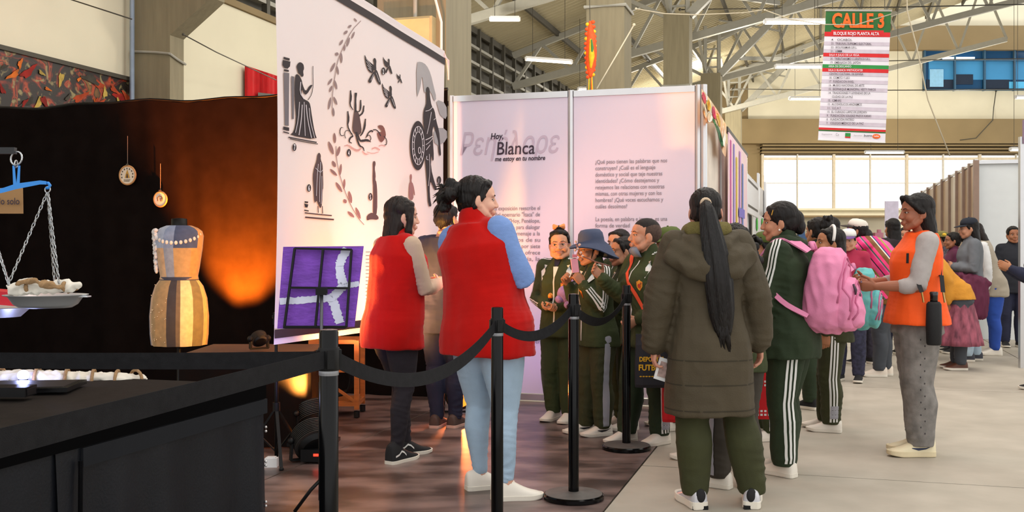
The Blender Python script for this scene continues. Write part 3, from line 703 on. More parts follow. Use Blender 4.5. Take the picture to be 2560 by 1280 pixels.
SKINS = {}
def skin(c='#b9805f'):
    if c not in SKINS: SKINS[c] = mat('skin_%d' % len(SKINS), c, .5, var=.05, vs=18, spec=.35)
    return SKINS[c]
M_lip = {}
def hand_mb(b, S, k, curl=.5, palm=None, spread=0., hdir=None, point=None):
    sg = -1 if k == 'L' else 1; s = S['H'] / 1.62 * (1.0 if not S['kid'] else 1.02)
    d = V(hdir).normalized() if hdir is not None else S['fd' + k].copy()
    if hdir is not None: d = (S['Rt'] @ V((d.x * sg, d.y, d.z))).normalized()
    p = S['Rt'] @ V((palm[0] * sg, palm[1], palm[2])) if palm else V((-sg, 0, 0))
    p = (p - d * p.dot(d)).normalized(); t = d.cross(p) * sg; w0 = S['wr' + k]
    rings_mb(b, [w0 - S['fd' + k] * .05 * s, w0, w0 + d * .03 * s, w0 + d * .06 * s, w0 + d * .078 * s], [(.024 * s, .021 * s), (.024 * s, .018 * s), (.033 * s, .017 * s), (.037 * s, .015 * s), (.035 * s, .012 * s)], 14, X=t)
    for i, (tx, ln) in enumerate(((.027, .068), (.0095, .076), (-.0085, .071), (-.026, .056))):
        a = 0.; q = w0 + d * (.078 * s) + t * (tx * s); pts = [q - d * .02 * s, q]
        cu = (curl[i] if isinstance(curl, (list, tuple)) else curl * (1 + .12 * i))
        for j, f in enumerate((.45, .30, .25)):
            a += cu * (.75, .95, .7)[j]
            q = q + (d * math.cos(a) + p * math.sin(a) + t * (tx * spread * 6)) * (ln * f * s); pts.append(q)
        rings_mb(b, pts, [.0088 * s, .0088 * s, .0082 * s, .0076 * s, .0066 * s], 9)
    q = w0 + d * .018 * s + t * .022 * s + p * .004 * s
    d1 = (d * .62 + t * .62 + p * .42).normalized(); q1 = q + d1 * .036 * s; d2 = (d * .8 + t * .15 + p * .55).normalized(); q2 = q1 + d2 * .028 * s; q3 = q2 + d2 * .02 * s
    rings_mb(b, [q - d1 * .012 * s, q, q1, q2, q3], [.012 * s, .0135 * s, .0105 * s, .0094 * s, .0075 * s], 9)
    S['palm' + k] = w0 + d * .075 * s + p * .03 * s

def head_mb(S):
    s = S['hs']; b = MB(); kid = S['kid']; Rh = S['Rh']; c = S['hc']
    T = lambda x, y, z: c + Rh @ V((x, y, z)) * s
    ax = (Rh @ V((1, 0, 0)), Rh @ V((0, 1, 0)), Rh @ V((0, 0, 1)))
    E = lambda x, y, z, rx, ry, rz_, nu=20, nv=16: b.ell(T(x, y, z), (rx * s, ry * s, rz_ * s), nu, nv, ax)
    E(0, -.013, .030, .074, .092, .083); E(0, .024, -.018, .063, .062, .080)
    E(0, .020, .035, .066, .066, .060); E(0, .060, -.092, .024, .024, .019)
    fat = 1.12 if kid else 1.0
    for g in (-1, 1):
        rings_mb(b, [T(g * .054, .0, -.045), T(g * .046 * fat, .03, -.072), T(g * .016, .062, -.094)], [.024 * s, .024 * s, .018 * s])
        E(g * .036, .052, -.032, .028 * fat, .030, .030)
        rings_mb(b, [T(g * .014, .078, .026), T(g * .045, .066, .024)], [.010 * s, .009 * s], 10)
        E(g * .011, .094, -.032, .0085, .010, .008, 10, 8)
        e = (Rh @ Matrix.Rotation(g * .35, 3, 'Z'))
        b.ell(T(g * .077, -.012, -.012), (.009 * s, .021 * s, .031 * s), 12, 10, (e @ V((1, 0, 0)), e @ V((0, 1, 0)), e @ V((0, .12, 1)).normalized()))
        E(g * .075, .0, -.036, .008, .010, .012, 8, 8)
    rings_mb(b, [T(0, .080, .018), T(0, .090, -.004), T(0, .101, -.027)], [.0085 * s, .0095 * s, .0115 * s], 10)
    E(0, .082, -.062, .026, .014, .017); E(0, .090, -.056, .020, .008, .0055, 12, 8); E(0, .089, -.066, .017, .009, .0065, 12, 8)
    nb = S['nb']; Rt = S['Rt']
    rings_mb(b, [T(0, -.022, -.035), T(0, -.014, -.085), nb + Rt @ V((0, -.012, .02)), nb + Rt @ V((0, -.02, -.06))], [(.052 * s, .054 * s), (.048 * s, .05 * s), (.052 * s, .052 * s), (.075 * s, .06 * s)], 18)
    S['T'] = T; S['hax'] = ax
    return b

def body(S, skin_c='#b9805f', hands=(1, 1), forearm=(0, 0), face=1, brow='#1c1411', lip=None, sleeves_bare=False, smile=0.):
    lod = S['lod']; r = S['root']; msk = skin(skin_c)
    me = remesh(head_mb(S), (.0048, .006, .0085)[lod] * S['hs'], 2)
    S['bvh'] = BVHTree.FromPolygons([v.co.copy() for v in me.vertices], [tuple(p.vertices) for p in me.polygons])
    bm = bmesh.new(); bm.from_mesh(me); bpy.data.meshes.remove(me)
    hb = MB(); H = S['H']
    for i, k in ((0, 'L'), (1, 'R')):
        if hands[i]:
            hand_mb(hb, S, k, **S['hands'][i])
            fr = .62 if not forearm[i] else 0
            p0 = S['el' + k].lerp(S['wr' + k], .55 if not forearm[i] else 0.)
            rings_mb(hb, [p0, S['el' + k].lerp(S['wr' + k], .7), S['wr' + k]], [.026 * H if forearm[i] else .021 * H, .02 * H, .0145 * H])
    if hb.v:
        hm = remesh(hb, (.0036, .005, .007)[lod], 1); bm.from_mesh(hm); bpy.data.meshes.remove(hm)
    tb = MB()
    tb.loft([torso_ring(S, q, -.012, 14) for q in (-.1, .1, .3, .5, .7, .85, .95, 1.0)])
    for k in 'LR':
        rings_mb(tb, [S['hp' + k], S['kn' + k], S['an' + k]], [.046 * H, .03 * H, .02 * H], 10)
        rings_mb(tb, [S['sh' + k], S['el' + k], S['el' + k].lerp(S['wr' + k], .85)], [.026 * H, .022 * H, .014 * H], 10)
    tm = tb.mesh('t'); bm.from_mesh(tm); bpy.data.meshes.remove(tm)
    for f in bm.faces: f.smooth = True
    me = bpy.data.meshes.new('body'); bm.to_mesh(me); bm.free()
    o = finish(me, 'body', msk, r); S['body'] = o
    if face:
        s = S['hs']; T = S['T']; X, Yv, Zv = S['hax']
        def on(x, z, off=0., y0=.3):
            h = S['bvh'].ray_cast(T(x, y0, z), -Yv)
            return (h[0] if h[0] is not None else T(x, .08, z)) + Yv * off * s
        mw = mat('eye_white', '#b9aea5', .3, var=0); mi = mat('eye_dark', '#1d120d', .2, var=0); mbk = mat('brow_hair', brow, .8, var=0)
        ml = mat('lips_' + (lip or 'a'), lip or '#9c5a4c', .45, var=0)
        for g, k in ((-1, 'L'), (1, 'R')):
            p = on(g * .031, .001, -.002)
            b = MB(); b.ell(p, (.0135 * s, .005 * s, .0062 * s), 12, 8, (X, Yv, Zv)); e_ = b.build('eye', mw, o)
            b = MB(); b.ell(p + Yv * .0022 * s, (.0066 * s, .0045 * s, .0062 * s), 10, 8, (X, Yv, Zv)); b.build('iris', mi, e_, True)
            b = MB(); b.tube([on(g * (.031 + q), .005 - .0028 * (q / .014) ** 2 + .0008, .002) for q in (-.015, -.009, 0, .009, .016)], [.0009 * s, .0016 * s, .0019 * s, .0018 * s, .0009 * s], 5); b.build('lashes', mbk, e_)
            b = MB(); b.tube([on(g * q, z, .001) for q, z in ((.013, .0215), (.024, .0255), (.036, .027), (.048, .0215))], [.0016 * s, .0026 * s, .0024 * s, .0009 * s], 6); b.build('brow', mbk, o)
        sm = .006 + smile * .009
        for z0, r_, dz in ((-.0565, .0030, .001), (-.0645, .0036, -.001)):
            b = MB(); b.tube([on(q, z0 + (abs(q) / .022) ** 2 * (sm * .55 if smile else -.001) + (-.002 if dz > 0 and abs(q) > .015 else 0), -.0005) for q in (-.021 - sm * .6, -.013, -.005, 0, .005, .013, .021 + sm * .6)], [.0008 * s, r_ * .85 * s, r_ * s, r_ * .9 * s, r_ * s, r_ * .85 * s, .0008 * s], 7)
            b.build('lip', ml, o, True)
    return o

def bvh_of(me): return BVHTree.FromPolygons([v.co.copy() for v in me.vertices], [tuple(p.vertices) for p in me.polygons])

def top(S, name, m, ease=.012, hem=-.3, flare=1., sleeve=1., sl=1., collar=0., amp=.006, rib=.35, vox=.009, seed=1, hood=False, cuff=True, neckq=1.0, fold=1., arms='LR', lam=.05, belly=0., shw=1., colw=1.):
    H = S['H']; b = MB(); r = S['root']; lod = S['lod']; vox *= (1, 1.25, 1.6)[lod]
    qs = [q for q in (-.5, -.33, -.2, -.08, .06, .18, .3, .42, .54, .66, .78, .87, .94, neckq) if q > hem + .04]
    b.loft([torso_ring(S, q, ease + .012 * belly * max(0, 1 - abs(q - .3) / .5), 24, 1 + (flare - 1) * max(0, min(1, (.45 - q) / (.45 - hem)))) for q in [hem] + qs])
    segs = []
    for k in 'LR':
        sg = -1 if k == 'L' else 1
        ns = S['nb'] + S['Rt'] @ V((sg * .026 * H, -.006, -.024 * H))
        if sleeve > 0 or k not in arms: rings_mb(b, [ns, S['sh' + k].lerp(ns, .35) + V((0, 0, .004 * H)), S['sh' + k] + (S['el' + k] - S['sh' + k]) * .06], [.028 * H + ease * .6, .032 * H * shw + ease * .6, .033 * H * shw + ease * .6], 14, X=(0, 1, 0))
        else: rings_mb(b, [ns, ns.lerp(S['sh' + k], .5), ns.lerp(S['sh' + k], .95)], [.028 * H + ease * .6, .030 * H + ease * .7, .030 * H * shw + ease * .6], 14, X=(0, 1, 0))
        if sleeve > 0 and k in arms:
            e, w = S['el' + k], S['wr' + k]; sh = S['sh' + k]
            if sleeve > .5:
                wq = e.lerp(w, (sleeve - .5) * 2 * 1.0)
                rings_mb(b, [sh, sh.lerp(e, .5), e, e.lerp(wq, .5), wq - (wq - e).normalized() * .012], [.037 * H * sl + ease * .6, .035 * H * sl + ease * .6, .032 * H * sl + ease * .6, .030 * H * sl + ease * .5, (.022 if cuff else .028) * H * sl + ease * .4], 16)
                segs += [(sh, e, .25, .5, 1.), (e, wq, 1., .55, .9)]
            else:
                wq = sh.lerp(e, sleeve * 2); rings_mb(b, [sh, sh.lerp(wq, .5), wq], [.037 * H * sl + ease, .036 * H * sl + ease, .036 * H * sl + ease], 16)
                segs += [(sh, wq, .2, .3, .6)]
        segs.append((ns, S['sh' + k], .05, .1, .2))
    if collar:
        rc = (.052 * S['hs'] + ease * .5) * colw
        c0 = S['nb'] + S['Rt'] @ V((0, -.010, -.03)); c1 = S['nb'] + S['Rt'] @ V((0, -.004, collar))
        rings_mb(b, [c0, c0.lerp(c1, .5), c1], [rc * 1.25, rc * 1.12, rc * 1.08], 18)
    for k in 'LR': segs.append((S['pel'] + V(((-1 if k == 'L' else 1) * .04 * H, 0, -.4 * S['TL'])), S['nb'] + V(((-1 if k == 'L' else 1) * .05 * H, 0, -.1 * H)), .22, .32, .12))
    me = remesh(b, vox, 3)
    co = getco(me); no = getno(me)
    co = limb_folds(co, no, segs, amp * fold, lam, seed)
    co = co + no * (amp * .7 * wav(co, (.16, .16, .22), seed + 7) + amp * rib * ridge(co, (.11, .11, .15), seed + 3))[:, None]
    setco(me, co)
    o = finish(me, name, m, r); S.setdefault('g', {})[name] = bvh_of(me); S['lastbvh'] = S['g'][name]
    return o

def trousers(S, name, m, ease=.01, thigh=.058, kneer=.041, ankle=.031, waist=.12, amp=.007, vox=.009, seed=5, break_=.0, flare=0., lam=.06, length=1., bag=0.):
    H = S['H']; b = MB(); r = S['root']; vox *= (1, 1.25, 1.6)[S['lod']]
    b.loft([torso_ring(S, q, ease * .8, 20) for q in (-.13, -.06, .02, waist)])
    segs = []
    for k in 'LR':
        hp, kn, an = S['hp' + k], S['kn' + k], S['an' + k]
        sg = -1 if k == 'L' else 1
        end = kn.lerp(an, length) + V((0, -.004, -.012 * H * length - break_ + ankle * H * .62))
        bs = S['bw']
        rings_mb(b, [hp + V((0, -.006 * H, 0)), hp.lerp(kn, .4) + V((0, -.004 * H, 0)), kn, kn.lerp(end, .35) + V((0, -.01 * H, 0)), kn.lerp(end, .8), end], [(thigh * H * bs + ease, (thigh + .006) * H * bs + ease), ((thigh * .62 + kneer * .42) * H * bs + ease,) * 2, kneer * H + ease, (kneer * .97 + bag) * H + ease, (ankle * .7 + kneer * .3) * H + ease + bag * H * .5, ankle * H + ease], 16)
        segs += [(hp, kn, .6, .3, .7), (kn, end, .6, .4, .9)]
    me = remesh(b, vox, 3)
    co = getco(me); no = getno(me)
    co = limb_folds(co, no, segs, amp, lam, seed)
    co = co + no * (amp * .5 * wav(co, (.12, .12, .3), seed + 9))[:, None]
    zh = max(.012, S['anL'].z - .012 * H * length - break_ + ankle * H * .1) if length > .9 else .012
    z = co[:, 2]; lo = z < zh; co[lo, 2] = zh + (co[lo, 2] - zh) * .12
    setco(me, co)
    o = finish(me, name, m, r); S.setdefault('g', {})[name] = bvh_of(me)
    return o

def c_m(p0, p1, p2, p3, t): return p1 + (p2 - p0) * .5 * t + (p0 * 2 - p1 * 5 + p2 * 4 - p3) * .5 * t * t + (p1 * 3 - p0 - p2 * 3 + p3) * .5 * t ** 3
def shoes(S, mu, ms=None, hi=0., chunky=1., ml=None, sides='LR', tip=None, size=1.):
    H = S['H']; r = S['root']; L = .160 * H * size * (1.04 if S['kid'] else 1.); ms = ms or mu
    prof = [(-.30, .55, .085), (-.27, .8, .098), (-.18, .92, .108), (-.05, .90, .112), (.06, .88, .105), (.18, .92, .088), (.34, 1.02, .066), (.48, 1.04, .052), (.60, .92, .044), (.67, .70, .036), (.705, .35, .024)]
    pf = []
    for i in range(len(prof) - 1):
        a, c = prof[i], prof[i + 1]; p_, n_ = prof[max(i - 1, 0)], prof[min(i + 2, len(prof) - 1)]
        for t in (0, .5): pf.append(tuple(c_m(p_[j], a[j], c[j], n_[j], t) for j in range(3)))
    prof = pf + [prof[-1], (.715, .12, .020)]
    for k in sides:
        an = S['an' + k]; M = Matrix.Rotation(R(S['toe' + k]), 3, 'Z'); o0 = V((an.x, an.y, 0)); w = .165 * L * 1.05
        sh = .024 * chunky
        def ring(x, kw, h, n=12):
            h = h * L / .26 + (hi * (1 if x < .1 else 0)); pts = []
            for i in range(n + 1):
                a = math.pi * i / n; px = math.cos(a); pz = math.sin(a)
                pts.append(o0 + M @ V((w * kw * px, x * L, sh * .8 + max(0, h - sh * .8) * pz ** .7 if pz > 0 else sh * .8)))
            return pts
        b = MB(); b.loft([ring(*p) for p in prof], True, closed=True)
        u = b.build('shoe', mu, r, True, angle=70)
        b = MB(); out = []
        for p in prof: out.append((p[0] * L, w * p[1] * 1.07))
        pl = [(-y_, x_) for x_, y_ in out] + [(y_, x_) for x_, y_ in out[::-1]]
        top_ = lambda z, f: [o0 + M @ V((x_ * f, y_ * (1.0 if f < 1 else 1.01), z + (.012 * max(0, (y_ / L - .45)) / .25 if z < .01 else .006 * max(0, (y_ / L - .45)) / .25))) for x_, y_ in pl]
        b.loft([top_(.002, .95), top_(.007, 1.0), top_(sh, 1.0), top_(sh + .002, .97)][::-1]); b.build('sole', ms, u, False)
        if ml is not None:
            for q in range(4):
                x = .10 + q * .075; b = MB(); h = (.103 - .42 * (x - .06)) * L / .26 + .002
                b.tube([o0 + M @ V((g * w * .42, x * L, h - abs(g) ** 2 * .012)) for g in (-1, -.5, 0, .5, 1)], .0035, 5); b.build('lace', ml, u)
        if tip is not None: tip(u, o0, M, L, w, sh, k)

def ribbon(S, name, g, pts, dirs, w, m, lat=0., off=.003, sub=0, parent=None, thick=0.):
    """a strip laid on the garment g along pts, seen along dirs"""
    bv = S['g'][g] if isinstance(g, str) else g
    if sub:
        P2, D2 = [], []
        for i in range(len(pts) - 1):
            for j in range(sub): t = j / sub; P2.append(V(pts[i]).lerp(V(pts[i + 1]), t)); D2.append(V(dirs[i]).lerp(V(dirs[i + 1]), t))
        P2.append(V(pts[-1])); D2.append(V(dirs[-1])); pts, dirs = P2, D2
    vs = []; es = (-.5, .5) if w < .018 else (-.5, -.25, 0, .25, .5); m_ = len(es)
    for i in range(len(pts)):
        t = V(pts[min(i + 1, len(pts) - 1)]) - V(pts[max(0, i - 1)]); d = V(dirs[i]).normalized(); a = t.cross(d).normalized()
        for e in es:
            p = V(pts[i]) + a * (lat + e * w)
            h = bv.ray_cast(p + d * .35, -d)
            q = h[0] if h[0] is not None else (bv.find_nearest(p)[0])
            vs.append(q + d * off)
    b = MB(); n = len(pts); b.add(vs, [(m_ * i + j, m_ * i + j + 1, m_ * i + m_ + j + 1, m_ * i + m_ + j) for i in range(n - 1) for j in range(m_ - 1)])
    return b.build(name, m, parent or S['root'], True)
def patch(S, name, g, c, d, upv, rx, ry, m, n=18, off=.004, parent=None, shape=None):
    bv = S['g'][g] if isinstance(g, str) else g
    d = V(d).normalized(); u = (V(upv) - d * V(upv).dot(d)).normalized(); a = u.cross(d)
    def pr(x, y):
        p = V(c) + a * x + u * y; h = bv.ray_cast(p + d * .4, -d)
        q = h[0] if h[0] is not None else bv.find_nearest(p)[0]
        if (q - V(c)).length > .11 + max(rx, ry): q, nn, _, _ = bv.find_nearest(p); return q + nn * off
        return q + d * off
    out = shape or [(math.cos(6.283 * i / n), math.sin(6.283 * i / n)) for i in range(n)]
    b = MB(); vs = [pr(0, 0)] + [pr(x * rx, y * ry) for x, y in out]; n = len(out)
    b.add(vs, [(0, 1 + i, 1 + (i + 1) % n) for i in range(n)])
    return b.build(name, m, parent or S['root'], True)

def arm_stripes(S, g, k, m, n=3, w=.013, gap=.022, out=None, a0=.0, a1=1.9):
    """white stripes from the collar over the shoulder down the sleeve"""
    sg = -1 if k == 'L' else 1; H = S['H']
    sh, e, wr = S['sh' + k], S['el' + k], S['wr' + k]
    ns = S['nb'] + S['Rt'] @ V((sg * .045 * H, 0, -.01 * H))
    o = S['Rt'] @ V((sg, 0, 0)) if out is None else V(out)
    pts = [ns, ns.lerp(sh, .55), sh, sh.lerp(e, .35), sh.lerp(e, .7), e, e.lerp(wr, .4), e.lerp(wr, .85)]
    dirs = [Z3 + o * .1, Z3 + o * .4, o + Z3 * .8, o + Z3 * .1, o, o, o, o]
    mx = int(len(pts) * a1 / 1.9)
    for i in range(n):
        ribbon(S, 'stripe', g, pts[:mx], dirs[:mx], w, m, (i - (n - 1) / 2) * gap, .0045, 8)
def leg_stripes(S, g, k, m, n=3, w=.012, gap=.021, d=None, z1=.0, q0=0.):
    sg = -1 if k == 'L' else 1
    hp, kn, an = S['hp' + k], S['kn' + k], S['an' + k]
    o = V(d) if d is not None else V((sg, 0, 0))
    a = hp + V((0, 0, .03 * S['H'])); pts = [a, a.lerp(kn, .5), kn, kn.lerp(an, .5), kn.lerp(an, .8 if not z1 else z1), kn.lerp(an, .98 if not z1 else z1 + .02)]
    for i in range(n): ribbon(S, 'stripe', g, pts, [o] * 6, w, m, (i - (n - 1) / 2) * gap, .0045, 10)

M_hair = mat('black_hair', '#120d0b', .52, var=.5, vs=40, bump=.6, bs=130, stretch=(1, 1, .12), spec=.28)
M_hairb = mat('brown_hair', '#1d130e', .52, var=.5, vs=40, bump=.6, bs=130, stretch=(1, 1, .12), spec=.28)
def hair_cap(S, m=None, front=.055, vol=1., low=-.05, sides=1., name='hair', extra=None, amp=.0025, vox=.005):
    s = S['hs']; T = S['T']; ax = S['hax']; b = MB()
    E = lambda x, y, z, rx, ry, rz_: b.ell(T(x, y, z), (rx * s, ry * s, rz_ * s), 20, 16, ax)
    E(0, -.024, .042, .079 * vol, .090 * vol, .080 * vol)
    E(0, -.045, .005, .072 * vol, .068 * vol, .075 * vol)
    rings_mb(b, [T(-.05, .030, front + .012), T(0, .050, front + .022), T(.05, .030, front + .012)], [.022 * s] * 3)
    for g in (-1, 1):
        if sides: rings_mb(b, [T(g * .062, .022, .05), T(g * .068, .006, .015), T(g * .066, -.025, low + .01)], [.018 * s, .014 * s, .016 * s])
    rings_mb(b, [T(-.035, -.07, -.01), T(0, -.072, low), T(.035, -.07, -.01)], [.03 * s] * 3)
    if extra: extra(b, T, s, ax)
    me = remesh(b, vox * (1, 1.2, 1.6)[S['lod']], 2)
    co = getco(me); no = getno(me)
    co = co + no * (amp * .5 * ridge(co, (.02, .05, .16), 4) + amp * .45 * wav(co, (.009, .03, .09), 9))[:, None]; setco(me, co)
    return finish(me, name, m or M_hair, S['root'])
def strand_loft(S, name, path, ws, ds, m, X=None, n=30, groove=.10, seed=3, tips=6, tipl=.05, parent=None):
    """a hank of hair along path; ws/ds half width and depth"""
    pts = [V(p) for p in path]; rs = random.Random(seed)
    ph = [rs.uniform(0, 6.28) for _ in range(6)]; rings = []; prev = V(X) if X is not None else V((1, 0, 0))
    # refine
    N = 22; PP = []; W = []; D = []
    for i in range(N + 1):
        t = i / N * (len(pts) - 1); j = min(int(t), len(pts) - 2); u = t - j
        p0, p1, p2, p3 = pts[max(j - 1, 0)], pts[j], pts[j + 1], pts[min(j + 2, len(pts) - 1)]
        PP.append(p1 * 1.0 + (p2 - p0) * (.5 * u) + (p0 * 2 - p1 * 5 + p2 * 4 - p3) * (.5 * u * u) + (p1 * 3 - p0 - p2 * 3 + p3) * (.5 * u ** 3))
        W.append(ws[j] + (ws[j + 1] - ws[j]) * u); D.append(ds[j] + (ds[j + 1] - ds[j]) * u)
    for i, p in enumerate(PP):
        t = (PP[min(i + 1, N)] - PP[max(i - 1, 0)]).normalized()
        x = (prev - t * prev.dot(t)).normalized(); prev = x; y = t.cross(x); ring = []
        for k in range(n):
            a = 6.28318 * k / n
            g = 1 + groove * (math.sin(7 * a + ph[0] + i * .05) * .5 + math.sin(13 * a + ph[1] - i * .09) * .35 + math.sin(3 * a + ph[2] + i * .12) * .4)
            ring.append(p + x * (W[i] * g * math.cos(a)) + y * (D[i] * g * math.sin(a)))
        rings.append(ring)
    b = MB(); b.loft(rings)
    o = b.build(name, m, parent or S['root'], True)
    last = rings[-1]; t = (PP[-1] - PP[-3]).normalized()
    for i in range(tips):
        k = int(i * n / tips); a0 = last[k].lerp(PP[-1], .35); q = MB()
        q.tube([a0 - t * tipl, a0, a0 + t * tipl * rs.uniform(.5, 1.1) + V((rs.uniform(-.01, .01), rs.uniform(-.01, .01), 0))], [W[-1] * .4, W[-1] * .32, .001], 6); q.build('strand', m, o, True)
    return o
def worn(S, name, label, cat, at, group=None):
    r = S['root']; w_ = r.matrix_basis @ V(at)
    o = thing(name, label, cat, w_, group, r.rotation_euler[2]); OFF[o.name] = V(at)
    return o
# ================================================================ cloth and leather of the people
M_redf = mat('red_fleece', '#b30e09', .95, var=.05, vs=14, bump=.2, bs=260, sheen=.1, spec=.15)
M_bluek = mat('blue_knit', '#7391c8', .9, var=.06, vs=30, bump=.3, bs=140, stretch=(1, 1, 3))
M_jean = mat('light_denim', '#a3bbd0', .85, var=.10, vs=7, bump=.2, bs=250)
M_bjean = mat('black_denim', '#221d24', .85, var=.2, vs=9, bump=.2, bs=250)
M_wshoe = mat('white_leather', '#e4ddd0', .5, var=.03)
M_wsole = mat('white_rubber', '#ddd6c8', .6, var=.03)
M_bshoe = mat('black_suede', '#1c1b1d', .8, var=.1)
M_green = mat('green_tracksuit', '#333c1c', .82, var=.14, vs=10, bump=.2, bs=200)
M_green2 = mat('dark_green_tracksuit', '#22301a', .82, var=.12, vs=10, bump=.2, bs=200)
M_green3 = mat('olive_trousers', '#34361a', .82, var=.14, vs=10, bump=.2, bs=200)
M_coat = mat('olive_parka', '#443b2a', .78, var=.08, vs=8, bump=.25, bs=150)
M_lining = mat('hood_lining', '#6a6033', .9, var=.15, vs=30, bump=.5, bs=140)
M_wstr = mat('white_stripe', '#dcdcd8', .7, var=.02)
M_gstr = mat('grey_stripe', '#9a9aa2', .7, var=.05)
M_orv = mat('orange_vest', '#f0560e', .75, var=.05, vs=8, bump=.1, bs=120)
M_gknit = mat('grey_knit', '#a9a3a0', .9, var=.05, vs=30, bump=.12, bs=200)
M_acid = mat('acid_grey_denim', '#7d7975', .85, var=.28, vs=16, bump=.3, bs=220)
M_pinkb = mat('pink_backpack', '#dd86ab', .75, var=.06, vs=10, bump=.15, bs=160)
M_pinkd = mat('pink_trim', '#c4698f', .7, var=.06)
M_dgrey = mat('charcoal_denim', '#40444a', .85, var=.12, vs=10)
M_navy = mat('navy_cloth', '#23263c', .85, var=.15, vs=10)
M_zipm = mat('zip_white', '#cfcfcb', .5, var=.05)
M_gold = mat('badge_gold', '#d9a02c', .6, var=.3, vs=60, col2='#b5301c')
M_badr = mat('badge_red', '#c23a26', .6, var=.2, vs=60)

def laces_logo(side_m, kind='wave'):
    def f(u, o0, M, L, w, sh, k):
        for g in (-1, 1):
            pts = [(-.22, .052), (-.10, .060), (.0, .078), (.08, .070), (.16, .050)] if kind == 'wave' else [(-.20, .064), (-.06, .050), (.10, .046), (.24, .052)]
            b = MB(); bv = bvh_of(u.data); vs = []
            for i, (x, z) in enumerate(pts):
                th = .0055 if kind == 'wave' else (.001, .004, .007, .002)[i]
                for dz in (-th, th):
                    p = o0 + M @ V((g * .2, x * L, (z + dz) * L / .26)); d = M @ V((-g, 0, 0)); h = bv.ray_cast(p, d)
                    q = h[0] if h[0] is not None else p + d * (.2 - w)
                    vs.append(q - d * .002)
            b.add(vs, [(2 * i, 2 * i + 1, 2 * i + 3, 2 * i + 2) for i in range(len(pts) - 1)]); b.build('side_stripe', side_m, u)
    return f

# ---------------------------------------------------------------- the two guides in red vests
A = person('guide in red vest with loose dark hair, black jeans and black sneakers', 985, 6.2, 1.56, -48, head=(-22, -4, 0), side=0, lean=3, bw=1.12,
           arms=(((.12, .25, -1), (-.35, .9, .1)), ((.15, .3, -1), (-.5, .8, .15))), feet=((.05, .12, -10), (.10, -.05, -14)), knee=(.03, .02))
body(A, '#d2a088', hands=(1, 1))
top(A, 'sweater', mat('beige_knit', '#b9a08a', .9), ease=.003, hem=-.05)
top(A, 'vest', M_redf, ease=.024, hem=-.24, sleeve=0, flare=1.0, collar=.03, belly=1, shw=.95, amp=.007, rib=.15)
trousers(A, 'jeans', M_bjean, ease=.003, kneer=.036, ankle=.023, thigh=.058, amp=.007, length=.95)
shoes(A, M_bshoe, M_wsole, hi=.03, ml=M_wstr, tip=laces_logo(M_wstr))
def ex(b, T, s, ax):
    b.loft([[T(math.cos(6.283 * k / 16) * w + x, math.sin(6.283 * k / 16) * d + y, z) for k in range(16)] for w, d, x, y, z in ((.060, .05, 0, -.03, .05), (.082, .075, 0, -.035, .0), (.086, .07, 0, -.045, -.06), (.09, .062, 0, -.055, -.12), (.088, .05, .0, -.06, -.165), (.07, .035, .0, -.06, -.20))])
    for g in (-1, 1): rings_mb(b, [T(g * .066, .04, .045), T(g * .078, .03, -.02), T(g * .078, .025, -.09), T(g * .07, .02, -.15)], [.018 * s, .02 * s, .022 * s, .012 * s])
hair_cap(A, M_hairb, front=.06, vol=1.08, extra=ex, amp=.005)
rs = random.Random(2)
for i in range(9):
    a = rs.uniform(-2.9, -.2); x0, y0 = math.cos(a) * .08, -.05 + math.sin(a) * .055
    b = MB(); T = A['T']; b.tube([T(x0 * .9, y0, -.10), T(x0, y0 - .005, -.17), T(x0 * 1.12, y0 - .012, -.22 - rs.uniform(0, .05))], [.012, .009, .001], 6)
    b.build('strand', M_hairb, A['root'], True)

B = person('guide in red vest with dark bun, blue sweater and light jeans', 1232, 5.3, 1.63, -38, head=(-38, -3, 0), side=-8, lean=-2, bw=1.2,
           arms=(((.12, .15, -1), (-.5, .85, .25)), ((.25, .22, -1), (-.75, .75, .30))), feet=((.125, .05, -32), (.125, -.045, 42)), hipdx=-.03, hands=({}, dict(curl=.7)))
body(B, '#dba890', lip='#b0685c')
top(B, 'sweater', M_bluek, ease=.006, hem=-.05, sl=1.16, lam=.04, amp=.006)
top(B, 'vest', M_redf, ease=.032, hem=-.20, sleeve=0, flare=1.10, collar=.024, belly=1.2, amp=.008, shw=.95, colw=1.06, rib=.15)
ribbon(B, 'zip', 'vest', [B['pel'] + B['Rt'] @ V((.155, .07, .09)), B['pel'] + B['Rt'] @ V((.16, .09, .26))], [B['Rt'] @ V((1, .35, 0))] * 2, .008, mat('dark_red', '#7d0f14', .6), 0, .003, 5)
trousers(B, 'jeans', M_jean, ease=.003, kneer=.038, ankle=.023, thigh=.064, amp=.006, length=.93)
shoes(B, M_wshoe, M_wsole, ml=M_wstr, chunky=1.15)
def ex(b, T, s, ax):
    for x, y, z, r in ((0, -.135, .045, .048), (-.025, -.16, .02, .045), (.028, -.158, .015, .043), (0, -.175, -.005, .043), (.01, -.15, .07, .032), (-.01, -.165, -.045, .03), (.02, -.18, -.06, .022), (-.03, -.17, -.03, .028)):
        b.ell(T(x, y, z), (r * s,) * 3)
hair_cap(B, M_hair, front=.064, vol=1.03, extra=ex, amp=.005)
b = MB(); T = B['T']; b.tube([T(math.cos(6.283 * i / 14) * .03, -.112 + .006 * math.sin(i), .045 + math.sin(6.283 * i / 14) * .03) for i in range(14)], .007, 6, closed=True); b.build('hair_tie', mat('hair_tie_pink', '#7a3a4a', .7), B['root'], True)
